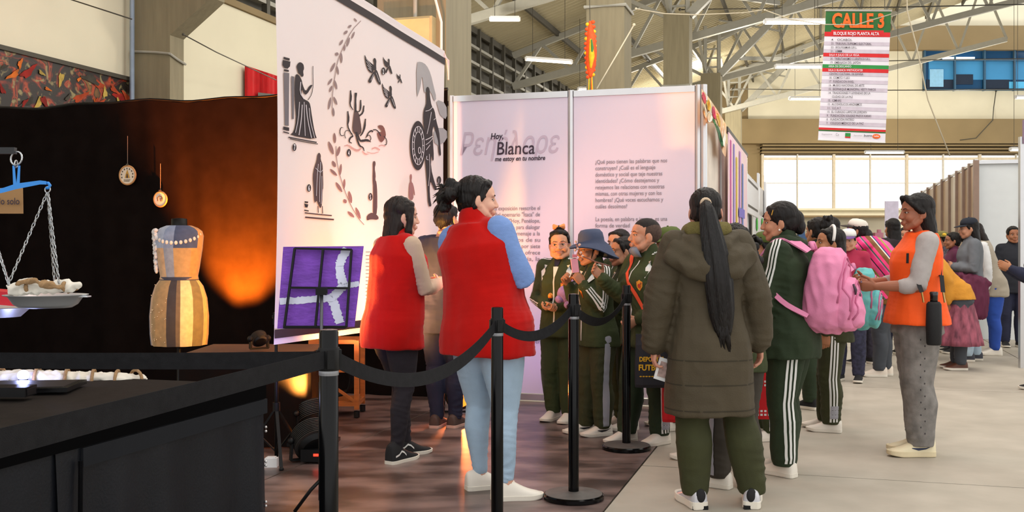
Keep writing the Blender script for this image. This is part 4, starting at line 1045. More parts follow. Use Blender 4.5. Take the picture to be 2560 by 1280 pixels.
for i in range(12):
    b = MB(); a = rs.uniform(0, 6.28); b.tube([T(.02 * math.cos(a), -.165, .01 + .03 * math.sin(a)), T(.06 * math.cos(a), -.195, .01 + .055 * math.sin(a)), T(.09 * math.cos(a) + rs.uniform(-.02, .02), -.22, .0 + .085 * math.sin(a) - .02)], [.011, .006, .0008], 5); b.build('strand', M_hair, B['root'], True)

C = person('person in dark jacket and navy trousers half hidden between the two red vests', 1112, 7.3, 1.58, -20, head=(-10, 0, 0), feet=((.06, 0, 5), (.06, .05, 5)))
body(C, '#c08a6c'); top(C, 'jacket', M_navy, ease=.015, hem=-.25); trousers(C, 'trousers', M_navy, kneer=.037, ankle=.026); shoes(C, mat('brown_shoe', '#4c3a33', .6), mat('pink_sole', '#cfa696', .6)); hair_cap(C)

# ---------------------------------------------------------------- schoolchildren in green tracksuits
def badge(S, side=-1, y=.62):
    c = S['pel'] + S['up'] * (S['TL'] * y) + S['Rt'] @ V((side * .052 * S['H'] / 1.0, .1, 0))
    d = S['Rt'] @ V((side * .25, 1, .05))
    o = patch(S, 'badge', 'jacket', c, d, Z3, .021, .030, M_gold, shape=[(-1, .8), (-.4, 1), (0, 1.25), (.4, 1), (1, .8), (1, -.2), (.5, -.85), (0, -1.1), (-.5, -.85), (-1, -.2)])
    patch(S, 'badge_centre', 'jacket', c + S['Rt'] @ V((0, 0, -.003)), d, Z3, .011, .015, M_badr, off=.0065, parent=o)
def tracksuit(S, m=M_green, mt=None, zipx=0., zipc=M_zipm, hem=-.14, yoke=True, bdg=True, ease=.014, stripes=True, seed=1, sl=1.12, legs=3, legm=None, cuffs=True, ankle=.036, lw=.011, lg=.02, flare=1.06, legd=None):
    H = S['H']
    top(S, 'jacket', m, ease=ease, hem=hem, collar=.04, sl=sl, seed=seed, flare=flare, amp=.008, belly=.5)
    trousers(S, 'trousers', mt or m, ease=.012, waist=-.02, kneer=.044, ankle=ankle, amp=.009, lam=.085, seed=seed + 3, bag=.004)
    Rt = S['Rt']; f = Rt @ V((zipx, 1, 0)); pts = [S['pel'] + (Z3 * hem * S['TL'] if q < 0 else S['up'] * q * S['TL']) for q in (hem + .02, .25, .5, .75, .94)]
    ribbon(S, 'zip', 'jacket', pts, [f] * 5, .011, zipc, 0, .003, 4)
    for k, sg in (('L', -1), ('R', 1)):
        if yoke is True or yoke == k:
            c = S['sh' + k].lerp(S['nb'], .30) + Rt @ V((sg * .006, .03, -.045 * H)); d = Rt @ V((sg * .35, 1, .25))
            patch(S, 'shoulder_panel', 'jacket', c, d, Z3, .030, .052, M_wstr, shape=[(-sg * -.9, 1.1), (sg * .1, 1.15), (sg * 1.0, .2), (sg * .55, -1.25), (sg * .05, -.6), (-sg * .55, .2)][::1])
        if stripes: arm_stripes(S, 'jacket', k, M_wstr, 3, .010, .018)
        if legs: leg_stripes(S, 'trousers', k, legm or M_wstr, legs, lw, lg, d=(V(legd[0]) if k == 'L' else V(legd[1])) if legd else None)
        if cuffs:
            an = S['an' + k]
            for q in range(3):
                ribbon(S, 'grey_cuff', 'trousers', [an + V((0, 0, .03 + q * .03)), an + V((0, 0, .058 + q * .03))], [(V(legd[0]) if k == 'L' else V(legd[1])) if legd else V((sg, 0, 0))] * 2, .055, M_gstr, 0, .0065, 3)
    if bdg: badge(S)

def cap(S, m, brim_m=None, tilt=0., front=None):
    T = S['T']; s = S['hs']; ax = S['hax']; b = MB()
    rings = []
    for z, w in ((.048, 1.0), (.075, .99), (.10, .90), (.122, .66), (.130, .30)):
        rings.append([T(math.cos(6.283 * k / 20) * .083 * w, -.012 + math.sin(6.283 * k / 20) * .099 * w, z) for k in range(20)])
    b.loft(rings); c = b.build('cap', m, S['root'], True)
    b = MB(); up = []; dn = []
    for i in range(13):
        a = R(15 + 150 * i / 12); up.append((math.cos(a) * .08, math.sin(a) * .093 - .012)); 
    vs = []
    for x, y in up:
        t = max(0, math.sin(math.atan2(y, x)))
        vs += [T(x, y, .052), T(x * 1.02, y + .075 * t ** .6, .050 - .018 * t - .012 * (abs(x) / .08)), T(x * 1.02, y + .075 * t ** .6, .045 - .018 * t - .012 * (abs(x) / .08)), T(x, y, .046)]
    f = []
    for i in range(12):
        for j in range(4): f.append((i * 4 + j, (i + 1) * 4 + j, (i + 1) * 4 + (j + 1) % 4, i * 4 + (j + 1) % 4))
    b.add(vs, f); b.build('brim', brim_m or m, c, True)
    b = MB(); b.ell(T(0, -.012, .133), (.008, .008, .005)); b.build('button', brim_m or m, c)
    return c

# girl with glasses, orange bow
D = person('smiling girl with round glasses and an orange hair bow in green tracksuit', 1402, 7.6, 1.40, 152, kid=1, head=(20, -3, 3), hipdx=0,
           arms=(((.2, .06, -1), (-.75, .65, -.22)), ((.22, .04, -1), (-.72, .65, -.25))), feet=((.07, .02, 6), (.075, -.02, 0)), hands=(dict(curl=.8, palm=(-.4, 0, 1)), dict(curl=.8, palm=(-.4, 0, 1))))
body(D, '#c68f70', smile=1, lip='#b06a5e')
tracksuit(D, legs=0, cuffs=False, ankle=.031)
hair_cap(D, front=.070, vol=1.0, low=-.02)
T = D['T']; s = D['hs']
b = MB(); b.ell(T(0, -.03, .125), (.03, .03, .02)); b.build('top_knot', M_hair, D['root'], True)
for g in (-1, 1):
    b = MB(); b.loft([[T(g * x, -.015 + .012 * math.cos(6.283 * k / 10), .135 + w * math.sin(6.283 * k / 10)) for k in range(10)] for x, w in ((.004, .008), (.02, .016), (.04, .024), (.048, .016))]); b.build('bow', mat('orange_bow', '#e8935a', .7), D['root'], True)
gf = MB(); mgl = mat('glasses_frame', '#c88d99', .3, .3)
for g in (-1, 1):
    gf.tube([T(g * .031 + .026 * math.cos(6.283 * i / 18), .098 - .006 * abs(math.cos(6.283 * i / 18)), -.002 + .022 * math.sin(6.283 * i / 18)) for i in range(18)], .0016 * s, 5, closed=True)
    gf.tube([T(g * .057, .092, .004), T(g * .078, .05, .004), T(g * .08, -.005, .0)], .0015 * s, 5)
gf.tube([T(-.006, .101, .003), T(0, .102, .006), T(.006, .101, .003)], .0015 * s, 5)
gf.build('glasses', mgl, D['root'], True)
patch(D, 'dark_collar', 'jacket', D['nb'] + D['Rt'] @ V((0, .05, -.02)), D['Rt'] @ V((0, 1, .3)), Z3, .026, .030, M_navy, shape=[(-1, 1), (1, 1), (.6, -.6), (0, -1), (-.6, -.6)])
patch(D, 'white_shirt', 'jacket', D['nb'] + D['Rt'] @ V((0, .05, -.085)), D['Rt'] @ V((0, 1, .1)), Z3, .02, .04, M_wstr, shape=[(-1, 1), (1, 1), (.3, -.9), (0, -1), (-.3, -.9)])

# child in the navy sun hat
E_ = person('child in a wide navy sun hat and green tracksuit looking down', 1494, 7.05, 1.36, 112, kid=1, head=(-2, -5, 0), lean=3,
           arms=(((.08, .20, -1), (-.30, .50, .9)), ((.06, .30, -1), (-.30, .55, .85))), feet=((.07, .0, 2), (.07, .06, 4)), hands=(dict(curl=.9), dict(curl=.9)))
body(E_, '#a87355'); hair_cap(E_, front=.06)
tracksuit(E_, m=M_green, mt=M_green3, legs=1, legm=M_gstr, lw=.045, cuffs=False, ankle=.036, seed=4)
T = E_['T']; M_hat = mat('navy_hat', '#3f4860', .85, var=.08, bump=.15, bs=200)
b = MB(); n = 28
prof = [(.35, .150), (.72, .144), (.93, .118), (1.0, .08), (1.02, .055), (1.28, .042), (1.55, .022), (1.82, -.006)]
def hr(k, q, z):
    a = 6.283 * k / n; fx, fy = math.cos(a), math.sin(a); back = max(0, -fy)
    ext = 1 + (.25 * back if q > 1.25 else 0); dz = -.085 * back ** 1.2 if q > 1.5 else (-.03 * back if q > 1.25 else 0)
    wv = (.008 * math.sin(3 * a) if q > 1.5 else 0) + (.055 * max(0, fy) * (q - 1.1) if q > 1.2 else 0)
    return T(fx * .085 * q * (1 if q < 1.2 else .92), -.012 + fy * .098 * q * ext * (1 if q < 1.2 else .95), z + dz + wv)
b.loft([[hr(k, q, z) for k in range(n)] for q, z in prof], False)
b.loft([[hr(k, q * .985, z - .006) for k in range(n)] for q, z in prof[::-1]], False)
b.loft([[hr(k, q, z) for k in range(n)] for q, z in ((.02, .148), (.35, .146))], False)
b.build('sun_hat', M_hat, E_['root'], True)
b = MB(); b.tube([T(-.078, .0, .03), T(-.07, .03, -.07), T(0, .06, -.118), T(.07, .03, -.07), T(.078, 0, .03)], .004, 5); b.build('chin_strap', M_blkp, E_['root'], True)

# boy with the buzz cut
Fm = person('boy with a buzz cut, grey mask under chin and orange strap across his chest', 1618, 6.75, 1.45, 124, kid=1, head=(-26, 4, 0), bw=1.18,
           arms=(((.16, -.02, -1), (-.35, .62, -.42)), ((.08, .38, -1), (.10, .78, .70))), feet=((.09, -.03, 6), (.09, .10, 4)), hands=(dict(curl=.8), dict(curl=.5)))
body(Fm, '#bd866a')
T = Fm['T']; s = Fm['hs']; bzm = mat('buzzed_side', '#4a382f', .85, var=.3, vs=60, bump=.2, bs=300)
b = MB(); b.ell(T(0, -.021, .029), (.0765 * s, .0905 * s, .0842 * s), 32, 24, Fm['hax']); fd_ = b.build('hair', bzm, Fm['root'], True)
b = MB(); b.ell(T(0, -.014, .047), (.0705 * s, .0905 * s, .0735 * s), 26, 20, Fm['hax']); b.build('hair_top', mat('buzzed_hair', '#1d1613', .8, var=.4, vs=60, bump=.3, bs=300), fd_, True)
tracksuit(Fm, m=M_green, mt=M_green2, seed=8, hem=-.16, yoke='L', legd=((-1, .1, 0), (1, 0, 0)))
T = Fm['T']; b = MB()
b.loft([[T(.056 * math.cos(a) * w, y + .030 * math.sin(a) * w, z) for a in [6.283 * k / 14 for k in range(14)]] for y, z, w in ((.060, -.076, .85), (.066, -.095, 1.08), (.058, -.118, 1.1), (.035, -.14, .8))]); b.build('face_mask', mat('grey_mask', '#7b7f8a', .8), Fm['root'], True)
M_ost = mat('orange_strap', '#e2502c', .7)
ribbon(Fm, 'shoulder_strap', 'jacket', [Fm['nb'] + Fm['Rt'] @ V(p) for p in ((.10, .0, -.03), (.07, .06, -.06), (.0, .1, -.17), (-.08, .1, -.32), (-.14, .04, -.42))], [Fm['Rt'] @ V(p) for p in ((.3, .3, 1), (.3, 1, .3), (0, 1, 0), (-.5, 1, 0), (-1, .4, 0))], .026, M_ost, 0, .005, 4)

def simple_kid(label, px, Y, H, yaw, skin_c='#b07a5c', head=(0, 0, 0), caphat=None, hairm=M_hair, m=M_green, **k):
    S = person(label, px, Y, H, yaw, kid=1, head=head, **k)
    body(S, skin_c); hair_cap(S, hairm, front=.062); tracksuit(S, m, seed=int(px) % 17, bdg=False)
    shoes(S, M_wshoe, M_wsole)
    return S
K1 = simple_kid('child with dark fringe peering out between the sun hat and the buzz cut boy', 1551, 7.75, 1.40, 125, '#c08c70', (10, 0, 0))
K2 = simple_kid('child in profile close behind the buzz cut boy, mostly hidden', 1563, 7.3, 1.34, 100, '#a8765a', (0, 0, 0))
K3 = simple_kid('child in an olive cap with yellow crest half hidden behind the parka', 1680, 7.3, 1.40, 100, '#b98468', (5, -6, 0))
M_ocap = mat('olive_cap', '#4d5a24', .8, var=.1)
c3 = cap(K3, M_ocap); T = K3['T']
b = MB(); b.ell(T(0, .068, .095), (.028, .016, .022), ax=K3['hax']); b.build('crest', M_gold, c3, True)
K4 = simple_kid('child hidden behind the parka, only pale shoes showing', 1752, 6.25, 1.30, 60, '#b98468')
K5 = simple_kid('child in olive cap facing the woman with the pink backpack', 1922, 6.9, 1.36, 88, '#a06a4c', (-8, 0, 0)); cap(K5, M_ocap)
patch(K5, 'white_collar', 'jacket', K5['nb'] + V((-.02, .02, -.02)), V((-1, .2, .5)), Z3, .055, .06, M_wstr)
for S in (D, E_, Fm): shoes(S, M_wshoe, M_wsole, ml=M_wstr, tip=laces_logo(M_bshoe, 'swoosh') if S is E_ else None)
# curly haired child in front of the parka
K6 = person('curly haired child in green tracksuit in front of the parka', 1838, 5.5, 1.38, 35, kid=1, head=(0, -4, 0), feet=((.09, .03, 20), (.05, -.04, 72)))
body(K6, '#b07a5c'); tracksuit(K6, M_green, mat('brown_trousers', '#38322a', .8, var=.1), seed=11, legs=1, legm=M_gstr, lw=.05, bdg=False, cuffs=False); shoes(K6, M_wshoe, M_wsole, ml=M_wstr)
def ex(b, T, s, ax):
    q = random.Random(8)
    for i in range(34): b.ell(T(.045 + q.uniform(-.05, .055), -.105 + q.uniform(-.05, .035), -.035 + q.uniform(-.085, .07)), (q.uniform(.016, .027) * s,) * 3, 8, 6)
hair_cap(K6, front=.065, vol=1.05, extra=ex, amp=.006)
# ---------------------------------------------------------------- woman in the olive parka
W = person('woman in a long olive parka with a very long black ponytail', 1800, 5.08, 1.545, 4, head=(-14, 3, 0), hipdx=-.055, side=-1.5, bw=1.0,
           arms=(((.36, .02, -1), (.10, .12, -1)), ((.36, .0, -1), (.08, .10, -1))), feet=((.125, .0, 8), (.155, -.01, 18)), hands=(dict(curl=.5), dict(curl=.4)))
body(W, '#c98f78')
trousers(W, 'trousers', M_green3, ease=.012, kneer=.046, ankle=.038, amp=.008, lam=.10, bag=.004)
top(W, 'parka', M_coat, ease=.030, hem=-.63, collar=.03, sl=1.25, flare=1.14, amp=.009, cuff=False, lam=.075, seed=21, rib=.2)
# hem seams and stitched lines
for q in (-.57, -.34, -.12):
    c = W['pel'] + Z3 * (q * W['TL']); pts = []; dr = []
    for i in range(25):
        a = R(-180 + 180 * i / 24 * 1.0); pts.append(c + V((.24 * math.cos(a), .18 * math.sin(a), 0))); dr.append(V((math.cos(a), math.sin(a), 0)))
    ribbon(W, 'seam', 'parka', pts, dr, .006, mat('parka_seam', '#332d20', .9), 0, .0015, 1)
T = W['T']; s = W['hs']
hb = MB(); N0 = W['nb']; hp_ = [N0 + V(p) for p in ((-.105, .055, -.03), (-.175, -.005, -.065), (-.185, -.085, -.10), (-.11, -.135, -.155), (0, -.15, -.185), (.11, -.135, -.155), (.185, -.085, -.10), (.175, -.005, -.065), (.105, .055, -.03))]
rings_mb(hb, hp_, [.025, .04, .042, .045, .045, .045, .042, .04, .025], 14)
rings_mb(hb, [N0 + V(p) for p in ((-.10, .03, -.0), (-.12, -.05, -.02), (-.06, -.11, -.05), (.06, -.11, -.05), (.12, -.05, -.02), (.10, .03, 0))], [.035, .045, .05, .05, .045, .035], 14)
rings_mb(hb, [N0 + V(p) for p in ((-.13, -.09, -.09), (0, -.115, -.11), (.13, -.09, -.09))], [.05, .055, .05], 14)
for g in (-1, 1): rings_mb(hb, [N0 + V(p) for p in ((g * .15, -.07, -.075), (g * .06, -.125, -.13))], [.058, .062], 14)
me = remesh(hb, .009, 3); co = getco(me); no = getno(me); co = co + no * (.006 * ridge(co, (.09, .09, .12), 8) + .006 * wav(co, (.1, .1, .1), 2))[:, None]; setco(me, co); finish(me, 'hood', M_coat, W['root'])
hl = MB(); rings_mb(hl, [W['nb'] + V(p) for p in ((-.085, .03, .02), (-.085, -.045, .03), (0, -.095, .03), (.085, -.045, .03), (.085, .03, .02))], [(.034, .042)] * 5, 12)
me = remesh(hl, .008, 2); finish(me, 'hood_lining', M_lining, W['root'])
hair_cap(W, M_hair, front=.062, vol=1.05, low=-.035, amp=.003)
kn = T(0.0, -.118, .045)
b = MB(); b.tube([kn + V((math.cos(6.283 * i / 14) * .021, .004 * math.sin(6.283 * i / 7), math.sin(6.283 * i / 14) * .02)) for i in range(14)], .008, 7, closed=True); b.build('hair_band', mat('cream_band', '#cdb59a', .9), W['root'], True)
strand_loft(W, 'ponytail', [T(0, -.085, .045), T(.004, -.14, .02), T(.02, -.165, -.07), T(.045, -.195, -.2), T(.065, -.21, -.34), T(.08, -.205, -.50), T(.09, -.20, -.62)], [.018, .034, .046, .058, .064, .058, .03], [.018, .028, .030, .030, .028, .024, .012], mat('long_black_hair', '#110d0c', .45, var=.5, vs=60, bump=.8, bs=200, stretch=(1, 1, .04), spec=.35), X=(1, 0, 0), n=48, groove=.13, tips=22, tipl=.10)
M_silver = mat('silver_shoe', '#c9c9cf', .35, .25, var=.05)
def heel(u, o0, M, L, w, sh, k):
    b = MB(); b.ell(o0 + M @ V((0, -.285 * L, .068)), (w * .55, .012, .034)); b.build('heel_patch', M_bshoe, u, True)
    b = MB(); b.box(o0 + M @ V((0, -.25 * L, .010)), (w * 1.7, .09 * L, .018)); b.build('heel_block', M_blkp, u)
shoes(W, M_silver, M_wsole, chunky=1.5, tip=heel, size=1.05)
pb = worn(W, 'card', 'white folded card held in the hand beside the olive parka', 'card', W['palmL'])
b = MB(); c = W['palmL'] + V((.02, .0, -.05)); b.box(c, (.075, .006, .11), (V((.9, .2, -.3)).normalized(), V((-.2, 1, 0)).normalized(), V((.28, 0, .95)).normalized())); b.build('card_sheet', M_white, pb)
b = MB(); b.box(c + V((0, -.005, 0)), (.05, .003, .075), (V((.9, .2, -.3)).normalized(), V((-.2, 1, 0)).normalized(), V((.28, 0, .95)).normalized())); b.build('print', mat('card_print', '#b49a93', .7, var=.3, vs=40), pb)

# ---------------------------------------------------------------- woman with the pink backpack
Q = person('woman in dark green tracksuit facing left, black hair tied back', 1968, 5.82, 1.51, 62, head=(14, -3, 0), bw=1.16, lean=2,
           arms=(((.12, .30, -1), (-.3, .75, .55)), ((.12, .3, -1), (-.35, .8, .45))), feet=((.08, .0, -22), (.08, .04, -6)))
body(Q, '#b98062', lip='#94504a')
tracksuit(Q, M_green2, hem=-.22, yoke=False, bdg=False, ease=.022, seed=31, cuffs=False, ankle=.040, lw=.013, lg=.024, flare=1.1, legd=((-.75, -.65, 0), (1, 0, 0)))
shoes(Q, M_wshoe, M_wsole)
hb = MB(); rings_mb(hb, [Q['nb'] + Q['Rt'] @ V(p) for p in ((-.075, .03, .0), (-.085, -.04, .005), (-.04, -.095, -.02), (.04, -.095, -.02), (.085, -.04, .005), (.075, .03, 0))], [(.03, .045)] * 6, 12)
finish(remesh(hb, .009, 2), 'hood', M_green2, Q['root'])
def ex(b, T, s, ax):
    b.ell(T(0, -.105, .01), (.05 * s, .045 * s, .06 * s)); b.ell(T(0, -.12, -.03), (.035 * s, .035 * s, .05 * s))
hair_cap(Q, M_hair, front=.062, vol=1.12, extra=ex)
T = Q['T']; b = MB(); b.ell(T(-.081, .0, -.046), (.006, .006, .006)); b.build('earring', mat('pearl', '#e6ddd0', .2), Q['root'], True)
b = MB(); b.bar(T(-.079, .04, .045), T(-.083, .03, .075), .005); b.build('hair_clip', mat('gold_clip', '#b98a3c', .3, .8), Q['root'])

def backpack(S, name, label, m, mt, w, d, h, zc, style=0, mp=None, yback=-.09, tilt=6, ms=None):
    ms = ms or m
    Rt = S['Rt'] @ Matrix.Rotation(R(tilt), 3, 'X'); at = S['pel'] + S['up'] * (zc) + S['Rt'] @ V((0, yback - d / 2, 0))
    r = worn(S, name, label, 'backpack', at)
    Lc = lambda x, y, z: at + Rt @ V((x, y, z))
    shells = []
    def shell(w, d, h, y0, z0, ex=3.0, nm='body', m_=m, par=r, fold=.004):
        b = MB(); rings = []
        for i in range(11):
            t = -1 + 2 * i / 10; zz = math.copysign(abs(t) ** .75, t)
            f = max(.05, (1 - abs(zz) ** ex)) ** (1 / ex)
            taper = 1 - .12 * max(0, zz)
            rings.append([Lc(math.copysign(abs(math.cos(a)) ** .62, math.cos(a)) * w / 2 * f * taper, y0 + math.copysign(abs(math.sin(a)) ** .75, math.sin(a)) * d / 2 * (.35 + .65 * f) * (1 - .18 * zz), z0 + zz * h / 2) for a in [6.283 * k / 24 for k in range(24)]])
        b.loft(rings); me = remesh(b, .008, 3); co = getco(me); no = getno(me)
        co = co + no * (fold * ridge(co, (.09, .09, .16), 5) + fold * .6 * wav(co, (.05, .05, .09), 2))[:, None]; setco(me, co); shells.append(bvh_of(me))
        o = finish(me, nm, m_, par); OFF[o.name] = OFF[par.name]
        me.transform(Matrix.Translation(-OFF[par.name])); return o
    bd = shell(w, d, h, 0, 0)
    fp = shell(w * .82, d * .62, h * .62, -d * .44, -h * .14, nm='front_pocket', m_=mp or m)
    fp2 = shell(w * .66, d * .4, h * .36, -d * .66, -h * .22, nm='small_pocket', m_=mp or m) if style == 0 else None
    # zips
    def arc(w_, z0, z1, y, nm, m_=mt, rr=.006):
        b = MB(); pts = [Lc(math.cos(R(180 - 180 * i / 16)) * w_ / 2 * (1 if True else 1), y, z0 + (z1 - z0) * math.sin(R(180 * i / 16)) ** .8) for i in range(17)]
        for i, p in enumerate(pts):
            fr_ = p + Rt @ V((0, -.8, 0)); best = None
            for bv in shells:
                hh_ = bv.ray_cast(fr_, Rt @ V((0, 1, 0)))
                if hh_[0] is not None and (best is None or hh_[3] < best[3]): best = hh_
            if best: pts[i] = best[0] + Rt @ V((0, -.003, 0))
        b.tube(pts, rr, 6); o = b.build(nm, m_, r, True)
    arc(w * .84, -h * .12, h * .40, -d * .10, 'zip'); arc(w * .60, -h * .3, h * .02, -d * .70, 'zip'); arc(w * .72, -h * .3, h * .14, 0, 'zip')
    if style == 0: arc(w * .76, -h * .2, h * .34, -d * .30, 'piping')
    b = MB(); b.tube([Lc(-.03, d * .38, h * .46), Lc(-.028, d * .45, h * .54), Lc(.028, d * .45, h * .54), Lc(.03, d * .38, h * .46)], .014, 8); b.build('grab_handle', ms, r, True)
    for k in 'LR':
        sg = -1 if k == 'L' else 1
        sh = S['sh' + k].lerp(S['nb'], .42)
        pts = [Lc(sg * w * .24, d * .45, h * .44), sh + S['Rt'] @ V((0, -.05, .055)), sh + S['Rt'] @ V((0, .03, .05)), sh + S['Rt'] @ V((sg * .02, .10, -.03)), sh + S['Rt'] @ V((sg * .035, .10, -.13)), S['pel'] + S['up'] * (S['TL'] * .42) + S['Rt'] @ V((sg * .135 * S['bw'], .045, 0)), Lc(sg * w * .46, d * .3, -h * .3)]
        bb = MB(); n = len(pts); fine = []
        for i in range(n - 1):
            for j in range(5): fine.append(pts[i].lerp(pts[i + 1], j / 5))
        fine.append(pts[-1])
        for _ in range(6): fine = [fine[0]] + [(fine[i - 1] + fine[i] * 2 + fine[i + 1]) / 4 for i in range(1, len(fine) - 1)] + [fine[-1]]
        bv = list(S['g'].values())[0]; vs = []; nrms = []; p2s = []
        for i, p in enumerate(fine):
            q, nn, _, dist = bv.find_nearest(p)
            inside = (p - q).dot(nn) < .008
            p2 = q + nn * .010 if inside else p
            nrms.append(nn if dist < .08 else (Rt @ V((sg, 0, 0)))); p2s.append(p2)
        for _ in range(5):
            nrms = [(nrms[max(i - 1, 0)] + nrms[i] * 2 + nrms[min(i + 1, len(nrms) - 1)]).normalized() for i in range(len(nrms))]
            p2s = [p2s[0]] + [(p2s[i - 1] + p2s[i] * 2 + p2s[i + 1]) / 4 for i in range(1, len(p2s) - 1)] + [p2s[-1]]
        for i, p2 in enumerate(p2s):
            nrm = nrms[i]; p2 = p2 + nrm * .006
            t = (fine[min(i + 1, len(fine) - 1)] - fine[max(i - 1, 0)]).normalized(); a = t.cross(nrm).normalized(); wd = .030 if i < 17 else .014
            vs.append([p2 + a * wd + nrm * .004, p2 - a * wd + nrm * .004, p2 - a * wd - nrm * .006, p2 + a * wd - nrm * .006])
        bb.loft(vs); bb.build('shoulder_strap', ms, r, True, angle=50)
        b = MB(); e0 = fine[-6]; b.tube([e0, e0 + S['Rt'] @ V((sg * .01, .03, -.1)), e0 + S['Rt'] @ V((sg * .01, .05, -.22))], [.006, .006, .004], 5); b.build('strap_end', mt, r, True)
    return r, Lc
bk, Lc = backpack(Q, 'backpack', 'pink school backpack with rounded front pockets worn on the dark green tracksuit', M_pinkb, M_pinkd, .34, .23, .47, .25, yback=-.115)
for x, z in ((-.10, .05), (-.06, -.08), (.03, .02)):
    b = MB(); b.tube([Lc(x, -.15, z), Lc(x - .005, -.165, z - .03), Lc(x, -.165, z - .055)], [.006, .009, .005], 6); b.build('zip_pull', mat('dark_pull', '#4a2f40', .5), bk, True)
b = MB(); b.box(Lc(.05, -.165, .06), (.035, .004, .012)); b.build('label_tab', mat('dark_label', '#5d4350', .6), bk)

# ---------------------------------------------------------------- girl with the white hairband
H_ = person('girl with a white hairband and loose black hair in green tracksuit', 2080, 7.2, 1.40, 68, kid=1, head=(20, 4, 0), feet=((.07, 0, 0), (.07, .05, 5)))
body(H_, '#a8714f', lip='#8c4c44'); tracksuit(H_, M_green3, seed=37, lw=.012, lg=.021, bdg=False, legd=((-.9, -.4, 0), (1, 0, 0))); shoes(H_, M_wshoe, M_wsole)
def ex(b, T, s, ax):
    b.loft([[T(math.cos(6.283 * k / 16) * w, math.sin(6.283 * k / 16) * d + y, z) for k in range(16)] for w, d, y, z in ((.06, .05, -.05, .05), (.075, .06, -.06, -.02), (.08, .055, -.07, -.1), (.07, .04, -.075, -.18))])
hair_cap(H_, front=.064, vol=1.04, extra=ex)
T = H_['T']; b = MB()
pts = [T(.088 * math.cos(R(a)), -.005 - .012 * math.sin(R(a)), .035 + .098 * math.sin(R(a))) for a in range(-15, 200, 12)]
b.tube(pts, .011, 8); b.build('hairband', M_wstr, H_['root'], True)
M_tq = mat('turquoise_print', '#4f9fa3', .75, var=.2, vs=40, col2='#6fb5b0')
tb, Lt = backpack(H_, 'backpack', 'turquoise patterned backpack with pink straps on the girl with the hairband', M_tq, M_pinkd, .30, .18, .42, .23, style=1, mp=M_tq, yback=-.105, ms=M_pinkb)
rs = random.Random(4)
for i in range(26):
    b = MB(); b.ell(Lt(rs.uniform(-.09, .09), -.122 + rs.uniform(-.004, .002), rs.uniform(-.16, .05)), (.008, .003, .005), 8, 6); b.build('printed_dot', (M_wstr, M_pinkb)[i % 2], tb, True)

# ---------------------------------------------------------------- woman in the orange vest
O = person('woman in an orange vest with long black hair and grey acid wash jeans', 2288, 6.38, 1.59, 84, head=(6, -2, 0), lean=-3, bw=1.08,
           arms=(((.10, .20, -1), (-.25, .98, -.08)), ((.05, .30, -1), (-.40, .9, -.02))), feet=((.075, -.01, 6), (.075, -.05, 2)), hands=(dict(curl=.9, palm=(-.8, 0, .4)), dict(curl=.9, palm=(-.8, 0, .4))))
body(O, '#9a6148', forearm=(1, 1), lip='#8a4640')
top(O, 'sweater', M_gknit, ease=.006, hem=-.02, sleeve=.68, sl=1.08, lam=.065, amp=.0045, cuff=False)
top(O, 'vest', M_orv, ease=.024, hem=-.02, sleeve=0, flare=1.22, amp=.006, seed=41, belly=.8, rib=.15)
trousers(O, 'jeans', M_acid, ease=.014, kneer=.047, ankle=.042, thigh=.06, amp=.008, bag=.006, seed=44, lam=.075)
hp, kn, an = O['hpL'], O['knL'], O['anL']
for i in range(16):
    p = hp.lerp(an, .12 + i * .052); patch(O, 'eyelet', 'jeans', p + V((-.0, .012 * (-1) ** i, 0)), V((-1, .1, 0)), Z3, .003, .006, M_bjean, n=6)
shoes(O, mat('cream_leather', '#e2d6b4', .5, var=.03), mat('cream_sole', '#d9caa6', .6), chunky=1.35, size=1.1, hi=.012, ml=mat('cream_leather2', '#d9ccb0', .5), tip=laces_logo(mat('navy_leather', '#2a3450', .5), 'swoosh'))
def ex(b, T, s, ax):
    b.loft([[T(math.cos(6.283 * k / 18) * w, math.sin(6.283 * k / 18) * d + y, z) for k in range(18)] for w, d, y, z in ((.055, .05, -.03, .08), (.080, .070, -.035, .03), (.080, .066, -.05, -.05), (.082, .058, -.065, -.12), (.085, .045, -.075, -.19), (.075, .03, -.08, -.26))])
    for g in (-1, 1): rings_mb(b, [T(g * .03, .07, .095), T(g * .068, .045, .05), T(g * .08, -.01, .0)], [.02 * s, .016 * s, .016 * s])
hair_cap(O, M_hair, front=.068, vol=1.05, extra=ex)
M_bstrap = mat('black_strap', '#17171a', .7)
bvO = O['g']['vest']
sp_ = [O['nb'] + O['Rt'] @ V(p) for p in ((-.06, .0, .005), (-.075, .03, -.01), (-.10, .06, -.10), (-.115, .07, -.20), (-.125, .065, -.30), (-.14, .04, -.42))]
um = worn(O, 'umbrella_case', 'black folded umbrella in a holder hanging from a black shoulder strap', 'umbrella', O['pel'] + V((-.20, -.06, -.2)))
def strap(S, par, pts, nrm, wd, m, nm='strap', th=.003):
    b = MB(); vs = []
    for i, p in enumerate(pts):
        t = (pts[min(i + 1, len(pts) - 1)] - pts[max(i - 1, 0)]).normalized(); a = t.cross(nrm[i]).normalized(); q = nrm[i].normalized()
        vs.append([p + a * wd + q * th, p - a * wd + q * th, p - a * wd - q * th, p + a * wd - q * th])
    b.loft(vs); return b.build(nm, m, par, True, angle=50)
pz = O['pel']
f1 = [O['nb'] + O['Rt'] @ V(p) for p in ((-.075, -.02, .0), (-.085, .03, -.02), (-.115, .075, -.12), (-.135, .075, -.24))] + [pz + V((-.205, .055, .29)), pz + V((-.250, .03, .19))]
